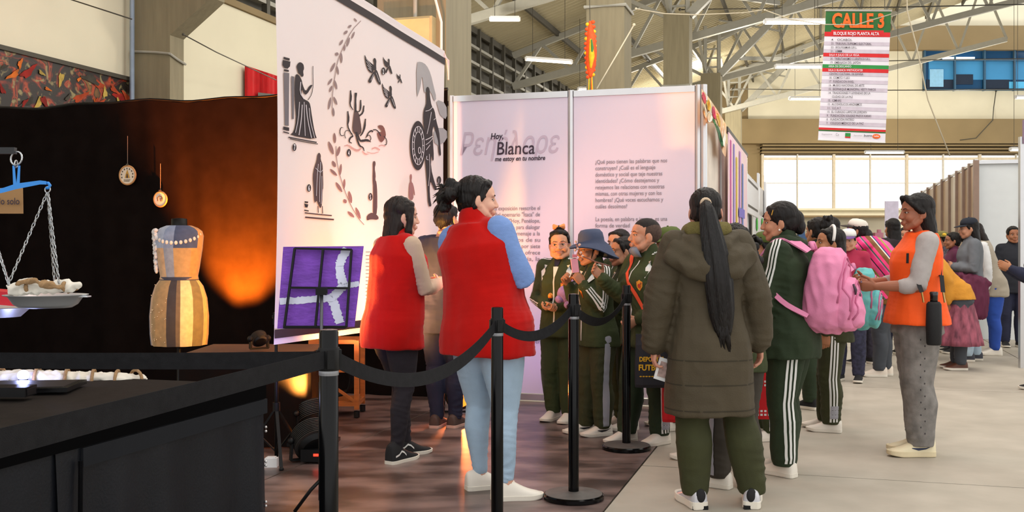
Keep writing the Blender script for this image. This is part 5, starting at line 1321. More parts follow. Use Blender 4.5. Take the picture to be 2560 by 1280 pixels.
f2 = [O['nb'] + O['Rt'] @ V(p) for p in ((-.075, -.02, .0), (-.095, -.06, -.03), (-.125, -.085, -.14), (-.14, -.09, -.26))] + [pz + V((-.205, -.095, .29)), pz + V((-.252, -.09, .19))]
for f_ in (f1, f2): strap(O, um, f_, [V((-1, .0, .9)), V((-1, .2, .5)), V((-1, 0, .1)), V((-1, 0, 0)), V((-1, 0, 0)), V((-1, 0, 0))], .012, M_bstrap)
for f_ in (f1, f2):
    b = MB(); b.tube([f_[-1], f_[-1] + V((0, -.005, -.03)), f_[-1] + V((.0, -.01, -.06))], .006, 6); b.build('clasp', mat('brass_clasp', '#b4935a', .3, .9), um)
uc = pz + V((-.262, -.035, 0)); b = MB()
b.loft([[V((uc.x + .038 * w * math.cos(6.283 * k / 14), uc.y + .046 * w * math.sin(6.283 * k / 14) - .0, pz.z + z)) for k in range(14)] for z, w in ((-.12, .8), (-.11, .92), (.0, 1.0), (.12, .92), (.135, .7))]); b.build('holder', mat('black_fabric', '#121214', .7, bump=.2, bs=200), um, True)
b = MB(); b.loft([[V((uc.x + .022 * w * math.cos(6.283 * k / 14), uc.y + .022 * w * math.sin(6.283 * k / 14), pz.z + z)) for k in range(14)] for z, w in ((.12, 1), (.17, 1), (.188, 1.1), (.194, .9))]); b.build('handle', M_gloss, um, True)
patch(O, 'pen_loop', 'vest', O['nb'] + O['Rt'] @ V((-.09, .07, -.16)), O['Rt'] @ V((-.9, .5, 0)), Z3, .008, .03, M_bstrap, shape=[(-1, -1), (1, -1), (1, 1), (-1, 1)])
# ---------------------------------------------------------------- people further down the aisle
def passer(label, px, Y, H, yaw, skin_c='#a8714f', topm=M_navy, legm=M_dgrey, shoem=None, hairf=.062, hem=-.18, skirt=None, sleeve=1., kn=.043, ank=.034, under=None, hm=M_hair, vol=1.05, extra=None, **k):
    S = person(label, px, Y, H, yaw, **k)
    body(S, skin_c); 
    if under: top(S, 'sweater', under, ease=.004, hem=-.05)
    top(S, 'jacket', topm, ease=.018, hem=hem, flare=1.05, sleeve=sleeve, collar=.02, seed=int(px) % 23)
    if skirt is not None:
        b = MB(); rings = []; H0 = S['hipz'] + .16 * S['TL']; n = 48
        for i in range(12):
            t = i / 11; w = .125 + .16 * t ** .8; z = H0 - t * (H0 - .26)
            rings.append([S['pel'] + V(((w + .018 * t * math.sin(12 * a)) * math.cos(a), (w * .82 + .018 * t * math.sin(12 * a)) * math.sin(a), z - S['pel'].z)) for a in [6.283 * j / n for j in range(n)]])
        b.loft(rings); b.build('skirt', skirt, S['root'], True)
    trousers(S, 'trousers', legm, kneer=kn, ankle=ank, waist=-.02 if k.get('lean', 0) < 10 else -.11)
    shoes(S, shoem or M_bshoe, M_wsole)
    if extra is not False: hair_cap(S, hm, front=hairf, vol=vol, extra=extra)
    return S
def longhair(zb=-.26):
    def ex(b, T, s, ax):
        b.loft([[T(math.cos(6.283 * k / 16) * w, math.sin(6.283 * k / 16) * d + y, z) for k in range(16)] for w, d, y, z in ((.06, .05, -.03, .07), (.082, .07, -.035, .02), (.082, .064, -.05, -.06), (.082, .05, -.07, zb * .7), (.06, .03, -.08, zb))])
    return ex
def bun(x=0, z=.03, r=.045, messy=0):
    def ex(b, T, s, ax):
        q = random.Random(3); b.ell(T(x, -.135, z), (r * s,) * 3)
        for i in range(messy): b.ell(T(x + q.uniform(-.05, .05), -.135 + q.uniform(-.03, .03), z + q.uniform(-.03, .07)), (.02 * s, .02 * s, .03 * s), 8, 6)
    return ex
plaid = mat('plaid_skirt', '#8a4a58', .85, var=.5, vs=9, stretch=(2.2, 2.2, .8), col2='#5a2f3c')
agu = bpy.data.materials.new('striped_cloth'); agu.use_nodes = True
nt = agu.node_tree; N = nt.nodes; L = nt.links
tc = N.new('ShaderNodeTexCoord'); wv = N.new('ShaderNodeMapping'); wv.inputs['Rotation'].default_value = (R(38), 0, 0); L.new(tc.outputs['Object'], wv.inputs[0])
sx = N.new('ShaderNodeSeparateXYZ'); L.new(wv.outputs[0], sx.inputs[0])
ml = N.new('ShaderNodeMath'); ml.operation = 'MULTIPLY'; ml.inputs[1].default_value = 4.2; L.new(sx.outputs['Y'], ml.inputs[0])
fr = N.new('ShaderNodeMath'); fr.operation = 'FRACT'; L.new(ml.outputs[0], fr.inputs[0])
rp = N.new('ShaderNodeValToRGB'); rp.color_ramp.interpolation = 'CONSTANT'; L.new(fr.outputs[0], rp.inputs[0])
els = [(0, '#e8347c'), (.14, '#2f2430'), (.18, '#f05a95'), (.34, '#8d9a45'), (.40, '#e8347c'), (.52, '#3c3f7a'), (.57, '#e9dcc8'), (.61, '#7a4f2a'), (.78, '#f0407f'), (.9, '#2f6a5a'), (.95, '#f0609b')]
cr = rp.color_ramp; cr.elements[0].color = (*lin(els[0][1]), 1); cr.elements[1].position = els[1][0]; cr.elements[1].color = (*lin(els[1][1]), 1)
for p, c in els[2:]: e = cr.elements.new(p); e.color = (*lin(c), 1)
L.new(rp.outputs[0], N['Principled BSDF'].inputs['Base Color']); N['Principled BSDF'].inputs['Roughness'].default_value = .85

# woman with the trucker cap and the striped carrying cloth
X1 = passer('woman in a white mesh cap bending forward with a striped cloth bundle on her back', 2205, 10.3, 1.60, 72, '#9a6548', mat('brown_top', '#7a5528', .9), M_dgrey, mat('cream_trainer', '#ddd0c0', .6), lean=24, head=(0, 12, 0), feet=((.07, .03, 5), (.08, -.03, 5)), extra=bun(0, -.03, .05), arms=(((.1, .5, -1), (-.3, .6, .8)), ((.1, .5, -1), (-.3, .8, .3))))
cap(X1, mat('cap_mesh_white', '#d8d2c6', .8, bump=.1, bs=200), mat('cap_dark', '#3c3430', .8))
for k in 'LR':
    b = MB(); an = X1['an' + k]; b.cyl(an + V((0, 0, .0)), .05, .09, 12); b.build('pink_sock', mat('pink_sock', '#f03f8f', .8), X1['root'], True)
bd = worn(X1, 'carrying_cloth', 'bright pink striped woven cloth bundle tied on the back of the bending woman', 'cloth', X1['nb'] + X1['Rt'] @ V((0, -.1, -.25)))
b = MB(); c = X1['nb']; Rt = X1['Rt']
b.loft([[c + Rt @ V((.25 * w * math.cos(6.283 * k / 20), y + d * math.sin(6.283 * k / 20), z)) for k in range(20)] for z, w, d, y in ((-.50, .35, .05, -.10), (-.40, .75, .14, -.11), (-.27, .95, .19, -.12), (-.12, .92, .17, -.10), (.0, .62, .12, -.05), (.05, .35, .07, .0))])
rings_mb(b, [c + Rt @ V(p) for p in ((-.2, -.08, -.05), (-.16, .08, -.02), (-.06, .14, -.14))], [.05, .05, .03])
me = remesh(b, .014, 3); co = getco(me); no = getno(me); co = co + no * (.010 * ridge(co, (.08, .2, .3), 6))[:, None]; setco(me, co)
me.transform(Matrix.Translation(-OFF[bd.name])); finish(me, 'cloth', agu, bd)
ribbon(X1, 'woven_band', 'jacket', [c + Rt @ V(p) for p in ((-.13, .05, -.05), (-.17, -.02, -.2), (-.18, -.03, -.45), (-.19, -.02, -.6))], [Rt @ V((-1, .1, 0))] * 4, .05, agu, 0, .012, 4)

X2 = passer('woman bending forward in a mustard cardigan and a maroon plaid skirt', 2395, 10.9, 1.50, 80, '#8f5c42', mat('mustard_knit', '#c98a2e', .9, bump=.4, bs=120), M_dgrey, mat('brown_leather', '#5a3524', .5), skirt=plaid, lean=38, hem=-.06, head=(0, 20, 0), bw=1.15, extra=bun(0, -.06, .04), arms=(((.1, .1, -1), (-.1, .5, -.7)), ((.1, .3, -1), (-.2, .7, -.5))))
X3 = passer('woman in a navy cap and grey sweater with a maroon jacket round her waist', 2428, 11.7, 1.60, 78, '#b98468', mat('grey_sweater', '#6a6e74', .9, var=.06), mat('pale_denim', '#a9bdcc', .85), mat('grey_trainer', '#3f4048', .7), head=(0, -4, 0), feet=((.08, .06, 4), (.08, -.06, 4)), arms=(((.15, .1, -1), (-.6, .7, .1)), ((.15, .2, -1), (-.6, .7, .1))), extra=longhair(-.22))
cap(X3, mat('navy_cap', '#1d222e', .8))
top(X3, 'tied_jacket', mat('maroon_cloth', '#642a44', .85, var=.1), ease=.034, hem=-.32, sleeve=0, neckq=.22, arms='', amp=.012, seed=5) if False else None
b = MB(); pz = X3['pel']
for q in range(2): rings_mb(b, [pz + V((-.13, .12, .14 - q * .03)), pz + V((-.2, .0, .1)), pz + V((-.12, -.14, .06))], [.05, .06, .05])
b.loft([[pz + V((-.10 + .10 * w * math.cos(6.283 * k / 14) - .06, .02 + .17 * w * math.sin(6.283 * k / 14), z)) for k in range(14)] for z, w in ((-.33, .7), (-.3, .9), (-.1, 1.), (.08, .9), (.14, .5))])
me = remesh(b, .014, 3); co = getco(me); no = getno(me); co = co + no * (.012 * ridge(co, (.08, .08, .3), 6))[:, None]; setco(me, co); finish(me, 'tied_jacket', mat('maroon_cloth', '#642a44', .85, var=.1), X3['root'])
X4 = passer('woman with long dark hair, beige vest, white sleeves and blue jeans looking down', 2486, 12.4, 1.60, 70, '#b07c5e', mat('beige_vest', '#a49a8a', .85), mat('blue_denim', '#2b4fa8', .85, var=.1), M_wshoe, lean=16, head=(0, -22, 0), sleeve=0, under=mat('white_knit', '#dcdcdc', .9), extra=longhair(-.34), hm=M_hairb, hem=-.22, kn=.040, ank=.028, arms=(((.1, .1, -1), (-.1, .35, -1)), ((.1, .2, -1), (-.2, .6, -.6))))
ph = worn(X4, 'phone', 'pink phone in a case held by the woman in blue jeans', 'phone', X4['palmL']); b = MB(); b.box(X4['palmL'] + V((-.02, .02, 0)), (.02, .16, .085), (V((1, 0, 0)), V((0, .8, .6)), V((0, -.6, .8)))); b.build('case', mat('pink_case', '#d86a78', .5), ph)
# heads and shoulders deeper in the crowd
Y1 = passer('woman with a messy black bun behind the dark green tracksuit', 2046, 8.2, 1.50, 30, '#a8714f', M_green2, M_green2, extra=bun(.0, .05, .05, 12), head=(0, 0, 0))
Y2 = passer('short haired person beyond the messy bun, seen from the side', 2079, 11.3, 1.60, 60, '#b0785a', M_navy, M_navy)
Y3 = passer('child in a white and purple cap and red top beyond the hairband girl', 2122, 9.9, 1.44, 150, '#b98468', mat('crimson_top', '#a02444', .85), mat('patterned_navy', '#2c2c40', .85, var=.5, vs=30), extra=False, head=(0, -4, 0)); cap(Y3, M_wstr, mat('purple_brim', '#6a4a86', .7)); hair_cap(Y3, front=.05, vol=.97)
Y4 = passer('person in dark clothes standing behind the white mesh cap', 2233, 12.4, 1.62, 10, '#a8714f', mat('dark_top', '#2a2227', .85), M_navy, extra=longhair(-.2))
Y5 = passer('woman wearing a hat trimmed with flowers behind the orange vest', 2352, 13.2, 1.46, 120, '#9a6548', mat('print_blouse', '#56505a', .85, var=.6, vs=40), M_navy)
T = Y5['T']; b = MB(); b.lathe(T(0, 0, .06), [(.14, 0), (.15, .01), (.10, .02), (.095, .06), (.05, .08)], 18); hh_ = b.build('straw_hat', mat('straw_hat', '#7d7440', .8), Y5['root'])
for i in range(9):
    a = 6.283 * i / 9; b = MB(); b.ell(T(.11 * math.cos(a), .11 * math.sin(a), .095), (.028, .028, .02), 8, 6); b.build('flower', (mat('flower_yellow', '#d9b234', .7), mat('flower_leaf', '#6d7a38', .7))[i % 2], hh_, True)
Y6 = passer('dark haired person in plum clothes just left of the navy cap', 2385, 12.6, 1.46, 80, '#9a6548', mat('plum_top', '#5a2440', .85), M_navy, extra=bun(0, .04, .05, 5))
Y7 = passer('person in black clothes by the right hand white wall, holding something pale', 2532, 13.4, 1.55, 170, '#9a6548', mat('black_coat', '#20222a', .85), M_navy)
Y8 = passer('person in navy blue just entering at the right edge', 2606, 9.2, 1.50, 80, '#a8714f', M_navy, M_navy, arms=(((.1, .45, -1), (-.2, .8, .4)), ((.1, .3, -1), (-.3, .8, .4))))
Y9 = passer('person in grey trousers glimpsed between the woman in orange and the plaid skirt', 2318, 11.9, 1.45, 40, '#a8714f', M_green2, M_green2, M_wshoe)
Y10 = passer('person in dark trousers waiting beyond the turquoise backpack', 2162, 11.4, 1.48, 30, '#a8714f', mat('plum_coat', '#4a2036', .85), mat('dark_pattern', '#34303c', .85, var=.5, vs=30))
Y11 = passer('tall person in dark coat beyond the crowd near the white banner stand', 2262, 14.5, 1.56, 160, '#b98468', mat('dark_coat', '#33302f', .85), M_navy)
# ================================================================ belt barrier
M_post = mat('post_black', '#050506', .14, var=.1, spec=.2)
M_base = mat('post_base', '#57534f', .6, var=.15, vs=20)
def stanchion(label, px, Y, H=1.03):
    x = (px - CX) / F * Y
    t = thing('barrier_post', label, 'barrier post', (x, Y, 0), None); c = V((x, Y, 0))
    b = MB(); b.lathe(c, [(.145, .008), (.152, .012), (.152, .028), (.146, .034)], 40); b.build('base', M_post, t, True, angle=40)
    b = MB(); b.lathe(c, [(.144, .0342), (.143, .036), (.04, .044), (.03, .046)], 40); b.build('base_plate', M_base, t, True, angle=40)
    b = MB(); b.lathe(c, [(.0265, .04), (.0265, H - .006), (.024, H), (.010, H + .002)], 24); b.build('pole', M_post, t, True, angle=40)
    b = MB(); b.lathe(c, [(.0285, H - .112), (.0300, H - .108), (.0300, H - .052), (.0285, H - .048)], 24); b.build('tape_head', M_blkp, t, True, angle=40)
    b = MB(); b.lathe(c, [(.0272, H - .125), (.0276, H - .118), (.0272, H - .112)], 24); b.build('worn_ring', mat('worn_metal', '#8e8f92', .4, .6), t)
    for a in (0, 90, 180, 270):
        d = V((math.cos(R(a + 20)), math.sin(R(a + 20)), 0)); q = MB(); q.box(c + d * .031 + V((0, 0, H - .08)), (.006, .02, .05), (d, V((-d.y, d.x, 0)), Z3)); q.build('slot', M_blkp, t)
    return t, c + V((0, 0, H - .08))
s1, c1 = stanchion('nearest black barrier post, cut off below by the frame', 822, 2.87)
s2, c2 = stanchion('second black barrier post, in front of the light jeans', 1243, 4.55, 1.0)
s3, c3_ = stanchion('third black barrier post with its round base on the dark flooring edge', 1434, 5.2)
s4, c4 = stanchion('farthest black barrier post, beside the buzz cut boy', 1566, 6.5)
def belt(par, a, c, sag, nm='belt', w=.048, n=26, tw=.0):
    a = V(a); c = V(c); d = (c - a); d.z = 0; d.normalize(); a = a + d * .028; c = c - d * .028
    nr = V((-d.y, d.x, 0)); vs = []
    for i in range(n + 1):
        t = i / n; p = a.lerp(c, t) - Z3 * (sag * 4 * t * (1 - t)); tl = nr * (tw * math.sin(math.pi * t) + .05 * sag * math.sin(t * 9)) 
        e = (Z3 + tl).normalized() * (w / 2)
        vs.append([p - e + nr * .001, p + e + nr * .001, p + e - nr * .001, p - e - nr * .001])
    b = MB(); b.loft(vs); o = b.build(nm, M_tape, par, True, angle=50); return o
belt(s1, c1, c2, .135, tw=.25); belt(s2, c2, c3_, .085, tw=.3); belt(s3, c3_, c4, .10, tw=-.35)
belt(s1, c1 + V((0, 0, .0)), V((-1.02, .55, .955)), .0, tw=.12)
belt(s1, c1 + V((0, 0, -.004)), V((-2.7, 3.25, .93)), .012, tw=.2)

# ================================================================ table with black cloth at the left
TC = V((-.882, 3.62, 0)); TH = .78
tp = lambda a, l, z=TH: TC - DV * a - RV * l + V((0, 0, z))      # a towards the camera, l to the left
tb = thing('display_table', 'long display table covered to the floor in black cloth, front left', 'table', tp(1., .9, 0))
b = MB(); b.box(tp(1.1, .95, TH - .03), (1.86, 2.2, .05), (RV, DV, Z3)); b.build('tabletop', M_dark, tb)
for a in (.1, 2.1):
    for l in (.1, 1.8): b = MB(); b.bar(tp(a, l, 0), tp(a, l, TH - .05), .05, up=(1, 0, 0)); b.build('leg', M_dark, tb)
b = MB(); b.box(tp(1.1, .95, TH - .0015), (1.9, 2.24, .005), (RV, DV, Z3)); b.build('top_cloth', mat('table_cloth_top', '#241f1b', .95, var=.12, vs=20, bump=.2, bs=200, spec=.1), tb)
M_skirt = mat('satin_skirt', '#14161b', .42, var=.15, vs=6, bump=.12, bs=120, spec=.16)
def skirt(a0, a1, off, amp, nm, m, z0=.01, z1=.735, k=26., ph=0.):
    n = 90
    def fn(a, z):
        t = (z1 - z) / (z1 - z0)
        w_ = amp * (t ** .8) * (math.sin(a * k + ph + .5 * math.sin(a * 9)) + .5 * math.sin(a * k * .47 + 1.7 * t)) + .012 * t
        return tp(a, -off - w_, z)
    b = MB(); b.add(*sheet(np.linspace(a0, a1, n), np.linspace(z0, z1, 16), fn)); return b.build(nm, m, tb, True)
skirt(-.012, 1.02, .012, .017, 'gathered_skirt', M_skirt)
skirt(.96, 2.22, .006, .003, 'side_skirt', M_skirt, k=7)
b = MB(); b.add(*sheet(np.linspace(0, 1.9, 60), np.linspace(.01, .735, 6), lambda l, z: tp(-.012 - .006 * math.sin(l * 20) * (1 - z), l, z))); b.build('back_skirt', M_skirt, tb, True)
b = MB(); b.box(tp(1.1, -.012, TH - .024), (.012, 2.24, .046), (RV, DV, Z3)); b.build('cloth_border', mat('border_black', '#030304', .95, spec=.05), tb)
b = MB(); b.box(tp(.45, -.016, TH - .075), (.008, .95, .05), (RV, DV, Z3)); b.build('hem_band', mat('hem_grey', '#1b1d21', .8, spec=.15), tb)
b = MB(); b.tube([tp(.94, -.024, .70), tp(.95, -.03, .5), tp(.93, -.034, .25), tp(.95, -.036, .02)], .006, 6); b.build('seam', M_black, tb)
for z in (.62, .50, .36): 
    for dz in (0, .014): b = MB(); b.ell(tp(-.004, -.026, z + dz), (.005,) * 3, 8, 6); b.build('snap_button', M_alu, tb)

def cloth_blob(name, label, cat, pts, rad, m, ropes=0, amp=.012, seed=1, vox=.007):
    c = sum((V(p) for p in pts), V()) / len(pts); o = thing(name, label, cat, c)
    b = MB(); rings_mb(b, pts, rad, 16, X=(0, 0, 1)); me = remesh(b, vox, 2); co = getco(me); no = getno(me)
    co = co + no * (amp * ridge(co, (.05, .05, .04), seed) + amp * .5 * wav(co, (.02, .03, .03), seed + 2))[:, None]; setco(me, co); me.transform(Matrix.Translation(-OFF[o.name])); finish(me, 'cloth', m, o)
    rs = random.Random(seed)
    for i in range(ropes):
        t = (i + .5) / ropes * (len(pts) - 1); j = min(int(t), len(pts) - 2); p = V(pts[j]).lerp(V(pts[j + 1]), t - j); r0 = rad[j] if not isinstance(rad[j], tuple) else max(rad[j])
        ax = (V(pts[j + 1]) - V(pts[j])).normalized(); u = ax.cross(Z3).normalized(); w_ = u.cross(ax)
        q = MB(); q.tube([p + u * (r0 * 1.1 * math.cos(a)) + w_ * (r0 * .62 * math.sin(a)) for a in [6.283 * k / 14 for k in range(14)]], .006, 6, closed=True)
        q.tube([p - u * r0 * 1.0 + w_ * .01, p - u * (r0 * 1.5) - w_ * .01 + ax * .02, p - u * (r0 * 1.9) - w_ * .02 + ax * rs.uniform(-.05, .05)], .005, 6)
        q.build('rope', M_rope, o, True)
    return o
M_rope = mat('jute_rope', '#9a7a55', .9, var=.2, vs=60, bump=.5, bs=200)
M_lin = mat('white_linen', '#d9d3c6', .85, var=.05, vs=20)
cloth_blob('rope_bundle', 'long white cloth bundle bound with jute rope lying on the black table', 'bundle', [P(-60, 948, 3.72), P(70, 944, 3.72), P(160, 946, 3.75), P(240, 947, 3.78), P(310, 948, 3.8), P(362, 945, 3.85)], [(.022, .06), (.026, .06), (.024, .055), (.022, .05), (.018, .05), (.008, .03)], M_lin, ropes=6, amp=.005, seed=4)
gb = thing('glowing_bulb', 'small glowing blue white lamp among the white cloth on the table', 'lamp', P(58, 948, 3.62)); b = MB(); b.ell(P(58, 938, 3.64), (.02, .02, .018)); b.build('bulb', mat('blue_glow', '#8f9dff', .5, emit=6), gb, True); b = MB(); b.cyl(P(58, 938, 3.64) + V((0, 0, -.028)), .016, .014, 12); b.build('socket', M_blkp, gb)
lamp('bulb_glow', 'POINT', P(58, 930, 3.60), (0, 0, 0), .8, (.45, .5, 1), .02)
b1 = thing('tablet', 'flat black tablet lying on the black table beside the bundle', 'tablet', P(80, 968, 3.5)); b = MB(); b.box(P(60, 966, 3.45), (.34, .22, .014), (V((.99, .12, .0)).normalized(), V((-.12, .99, 0)).normalized(), Z3)); b.build('case', M_gloss, b1)
b = MB(); b.box(P(60, 966, 3.45) + V((0, 0, .0075)), (.30, .18, .002), (V((.99, .12, .0)).normalized(), V((-.12, .99, 0)).normalized(), Z3)); b.build('glass', M_blkp, b1)
b2 = thing('charger_box', 'small black box at the near left of the table top', 'box', P(20, 988, 3.25)); b = MB(); b.box(P(10, 977, 3.25), (.17, .08, .03)); b.build('shell', M_gloss, b2); b = MB(); b.box(P(76, 978, 3.25), (.008, .06, .02)); b.build('end_cap', M_blkp, b2)

# ================================================================ balance scale
YS = 3.2
sp = lambda x, y, dy=0.: P(x, y, YS + dy)
bs = thing('balance_scale', 'hanging balance with a bright blue beam and chains', 'scale', V((sp(-260, 0).x, YS, TH)))
M_sblue = mat('blue_paint', '#2f86d8', .45, var=.05); M_chain = mat('chain_steel', '#b3b7ba', .3, .9); M_plate = mat('plate_steel', '#d5d9dd', .35, .55, var=.02)
xl = sp(-260, 0).x
b = MB(); b.bar((xl, YS, TH), (xl, YS, sp(0, 378).z), .035, up=(1, 0, 0)); b.build('stand_pole', M_blkp, bs)
b = MB(); b.cyl((xl, YS, TH), .11, .02, 24); b.build('stand_base', M_blkp, bs)
b = MB(); b.bar((xl, YS, sp(0, 377).z), sp(39, 377), .018, .02); b.build('stand_arm', mat('arm_black', '#1f1f22', .5), bs)
def ringlink(c, r, th, ax=(0, 1, 0), nm='ring', m=None, par=None):
    a = V(ax).normalized(); x = a.cross(V((.3, .2, 1))).normalized(); y = a.cross(x)
    b = MB(); b.tube([V(c) + x * (r * math.cos(6.283 * i / 16)) + y * (r * 1.25 * math.sin(6.283 * i / 16)) for i in range(16)], th, 6, closed=True); return b.build(nm, m or M_chain, par or bs, True)
ringlink(sp(41, 396), .017, .0028); ringlink(sp(40, 410), .009, .0022, (1, 0, 0))
for sg in (-1, 1):
    b = MB(); b.loft([[sp(41 + sg * x0, y, dy) , sp(41 + sg * x1, y, dy)][::1] + [sp(41 + sg * x1, y, dy + .012), sp(41 + sg * x0, y, dy + .012)] for x0, x1, y, dy in ((4, 10, 414, -.006), (2, 9, 440, -.006), (-1, 8, 468, -.006))]); b.build('hanger', M_sblue, bs)
b = MB(); pts = [(-90, 499), (-30, 484), (10, 475), (40, 466), (70, 461), (100, 456), (116, 457)]
b.loft([[sp(x, y - h, -.007), sp(x, y + h, -.007), sp(x, y + h, .007), sp(x, y - h, .007)] for (x, y), h in zip(pts, (5, 6, 6, 7, 6, 5, 4))]); b.build('beam', M_sblue, bs, True, angle=40)
b = MB(); b.tube([sp(113, 458), sp(121, 458), sp(125, 463), sp(122, 470), sp(115, 470)], .005, 8); b.build('beam_hook', M_sblue, bs, True)
ringlink(sp(119, 474), .008, .002)
def chain(a, c, nm='chain', r=.0062, th=.0017):
    a = V(a); c = V(c); d = (c - a); Ln = d.length; d.normalize(); n = int(Ln / (r * 2.3)); b = MB()
    u = d.cross(V((.1, 1, .2))).normalized(); w_ = d.cross(u)
    for i in range(n):
        p = a + d * (Ln * (i + .5) / n); x = u if i % 2 else w_
        b.tube([p + x * (r * .62 * math.cos(6.283 * k / 8)) + d * (r * 1.5 * math.sin(6.283 * k / 8)) for k in range(8)], th, 4, closed=True)
    return b.build(nm, M_chain, bs, True, kind='stuff')
pl = sp(115, 733)
chain(sp(118, 482), sp(20, 712, -.06)); chain(sp(119, 482), sp(136, 702, .05)); chain(sp(120, 482), sp(147, 708, -.02)); chain(sp(-40, 510), sp(22, 712, -.07))
b = MB(); b.lathe(pl + V((0, 0, -.022)), [(.02, -.024), (.075, -.022), (.092, -.012), (.108, .012), (.122, .016), (.123, .018), (.106, .015), (.088, -.008), (.02, -.018)], 40); b.build('plate', M_plate, bs, True, angle=60)
b = MB(); b.box(sp(203, 741), (.05, .03, .004)); b.build('plate_lip', M_plate, bs)
p2 = sp(-12, 764, .35); b = MB(); b.lathe(p2 + V((0, 0, -.01)), [(.02, -.03), (.08, -.028), (.11, .0), (.125, .004), (.126, .006), (.105, .002), (.02, -.024)], 36); b.build('plate', M_plate, bs, True, angle=60)
chain(sp(-40, 510), p2 + V((.08, -.03, .02))); chain(sp(-40, 510), p2 + V((-.1, 0, .02)))
cloth_blob('cloth_wrap', 'folded white cloth with jute rope resting on the steel scale plate', 'cloth', [sp(30, 722), sp(75, 717), sp(120, 718), sp(165, 716), sp(195, 716)], [.018, .026, .018, .022, .012], M_lin, ropes=2, amp=.004, seed=9, vox=.004)
cloth_blob('rope_coil', 'tuft of brown jute rope on the white cloth of the scale plate', 'rope', [sp(40, 712, -.04), sp(70, 699, -.04), (sp(100, 706, -.04)), sp(120, 712, -.05), sp(150, 716, -.06)], [.005, .009, .007, .011, .005], M_rope, amp=.004, seed=3, vox=.003)
rb = thing('red_packet', 'red packet lying on the farther scale plate at the left edge', 'packet', p2)
b = MB(); b.box(p2 + V((.02, 0, .030)), (.20, .12, .045), (V((.99, 0, -.08)).normalized(), V((0, 1, 0)), V((.08, 0, .99)).normalized())); b.build('packet', mat('red_plastic', '#c5182c', .45, var=.06), rb)
b = MB(); b.box(p2 + V((.135, 0, .016)), (.07, .10, .022)); b.build('flap', mat('red_plastic', '#c5182c', .45), rb)
sg_ = thing('kraft_sign', 'kraft paper sign behind the blue scale beam', 'sign', P(20, 533, 3.4))
b = MB(); q = [P(-150, 470, 3.4), P(56, 470, 3.4), P(57, 534, 3.4), P(-150, 534, 3.4)]; b.loft([q, [p + V((0, .004, 0)) for p in q]]); b.build('paper', mat('kraft', '#a07a50', .85, var=.08), sg_)
lettering('lettering', 'lo solo', P(-2, 511, 3.395), (1, 0, 0), Z3, .031, M_ink, sg_, bold=.012, width=.066, off=.002)
b = MB(); b.tube([P(-60, 471, 3.4), P(-60, 380, 3.3)], .002, 5); b.build('string', M_rope, sg_)

# ================================================================ embroidery hoops on the curtain
def hoop(label, px, py, r, ytop, kind):
    o0 = onp(px, py, su(PS - .06, 0), RV); t = thing('embroidery_hoop', label, 'hoop', o0, None)
    Rr = r / F * o0.y; X, Yy = RV, Z3; N_ = -DV
    b = MB(); b.loft([[o0 + X * (Rr * q * math.cos(6.283 * k / 28)) + Yy * (Rr * q * math.sin(6.283 * k / 28)) + N_ * z for k in range(28)] for q, z in ((.95, -.008), (.95, .004))]); b.build('fabric', mat('hoop_linen', '#d8cdbb', .9, var=.04), t)
    b = MB(); b.tube([o0 + X * (Rr * math.cos(6.283 * k / 32)) + Yy * (Rr * math.sin(6.283 * k / 32)) for k in range(32)], .009, 8, closed=True); b.build('ring', mat('hoop_wood', '#b98c5c', .6, var=.1), t, True)
    top_ = onp(px, ytop, su(PS - .06, 0), RV); b = MB(); b.tube([o0 + Yy * Rr, top_], .003, 5); b.build('cord', mat('hoop_cord', '#6d655c', .8), t)
    b = MB(); b.box(o0 + Yy * (Rr + .012) + N_ * .004, (.022, .012, .014), (RV, DV, Z3)); b.build('clamp', M_dark, t)
    if kind:
        b = MB(); b.poly([o0 + X * (Rr * x) + Yy * (Rr * y) + N_ * .007 for x, y in ((-.3, -.3), (.35, -.32), (.2, .1), (.02, .62), (-.18, .15))]); b.build('motif', mat('thread_ochre', '#b98f3f', .8), t)
        b = MB(); b.poly([o0 + X * (Rr * x) + Yy * (Rr * y) + N_ * .0085 for x, y in ((-.1, -.3), (.12, -.3), (.06, .12), (-.04, .15))]); b.build('motif', M_ink, t)
        for i in range(9): 
            a = R(200 - i * 27); b = MB(); b.ell(o0 + X * (Rr * .72 * math.cos(a)) + Yy * (Rr * .72 * math.sin(a)) + N_ * .007, (.006, .004, .008), 8, 6); b.build('stitch_mark', M_dark, t)
        for i in range(2): b = MB(); b.bar(o0 + X * (-Rr * .42) + Yy * (-Rr * (.5 + .14 * i)) + N_ * .007, o0 + X * (Rr * (.4 - .1 * i)) + Yy * (-Rr * (.5 + .14 * i)) + N_ * .007, .004); b.build('stitch_line', M_dark, t)
    else:
        b = MB(); b.tube([o0 + X * (Rr * x) + Yy * (Rr * y) + N_ * .008 for x, y in ((-.35, -.25), (-.38, .2), (-.1, .45), (.25, .35), (.3, .05), (.05, .1), (.1, -.3))], .004, 5); b.tube([o0 + X * (Rr * x) + Yy * (Rr * y) + N_ * .008 for x, y in ((.3, -.3), (.42, .1), (.35, .3))], .003, 5); b.build('motif', M_dark, t)
hoop('larger embroidery hoop with a yellow motif hanging on the black curtain', 319, 438, 23, 340, 1)
hoop('smaller embroidery hoop with a grey motif hanging lower on the curtain', 401, 498, 18, 409, 0)

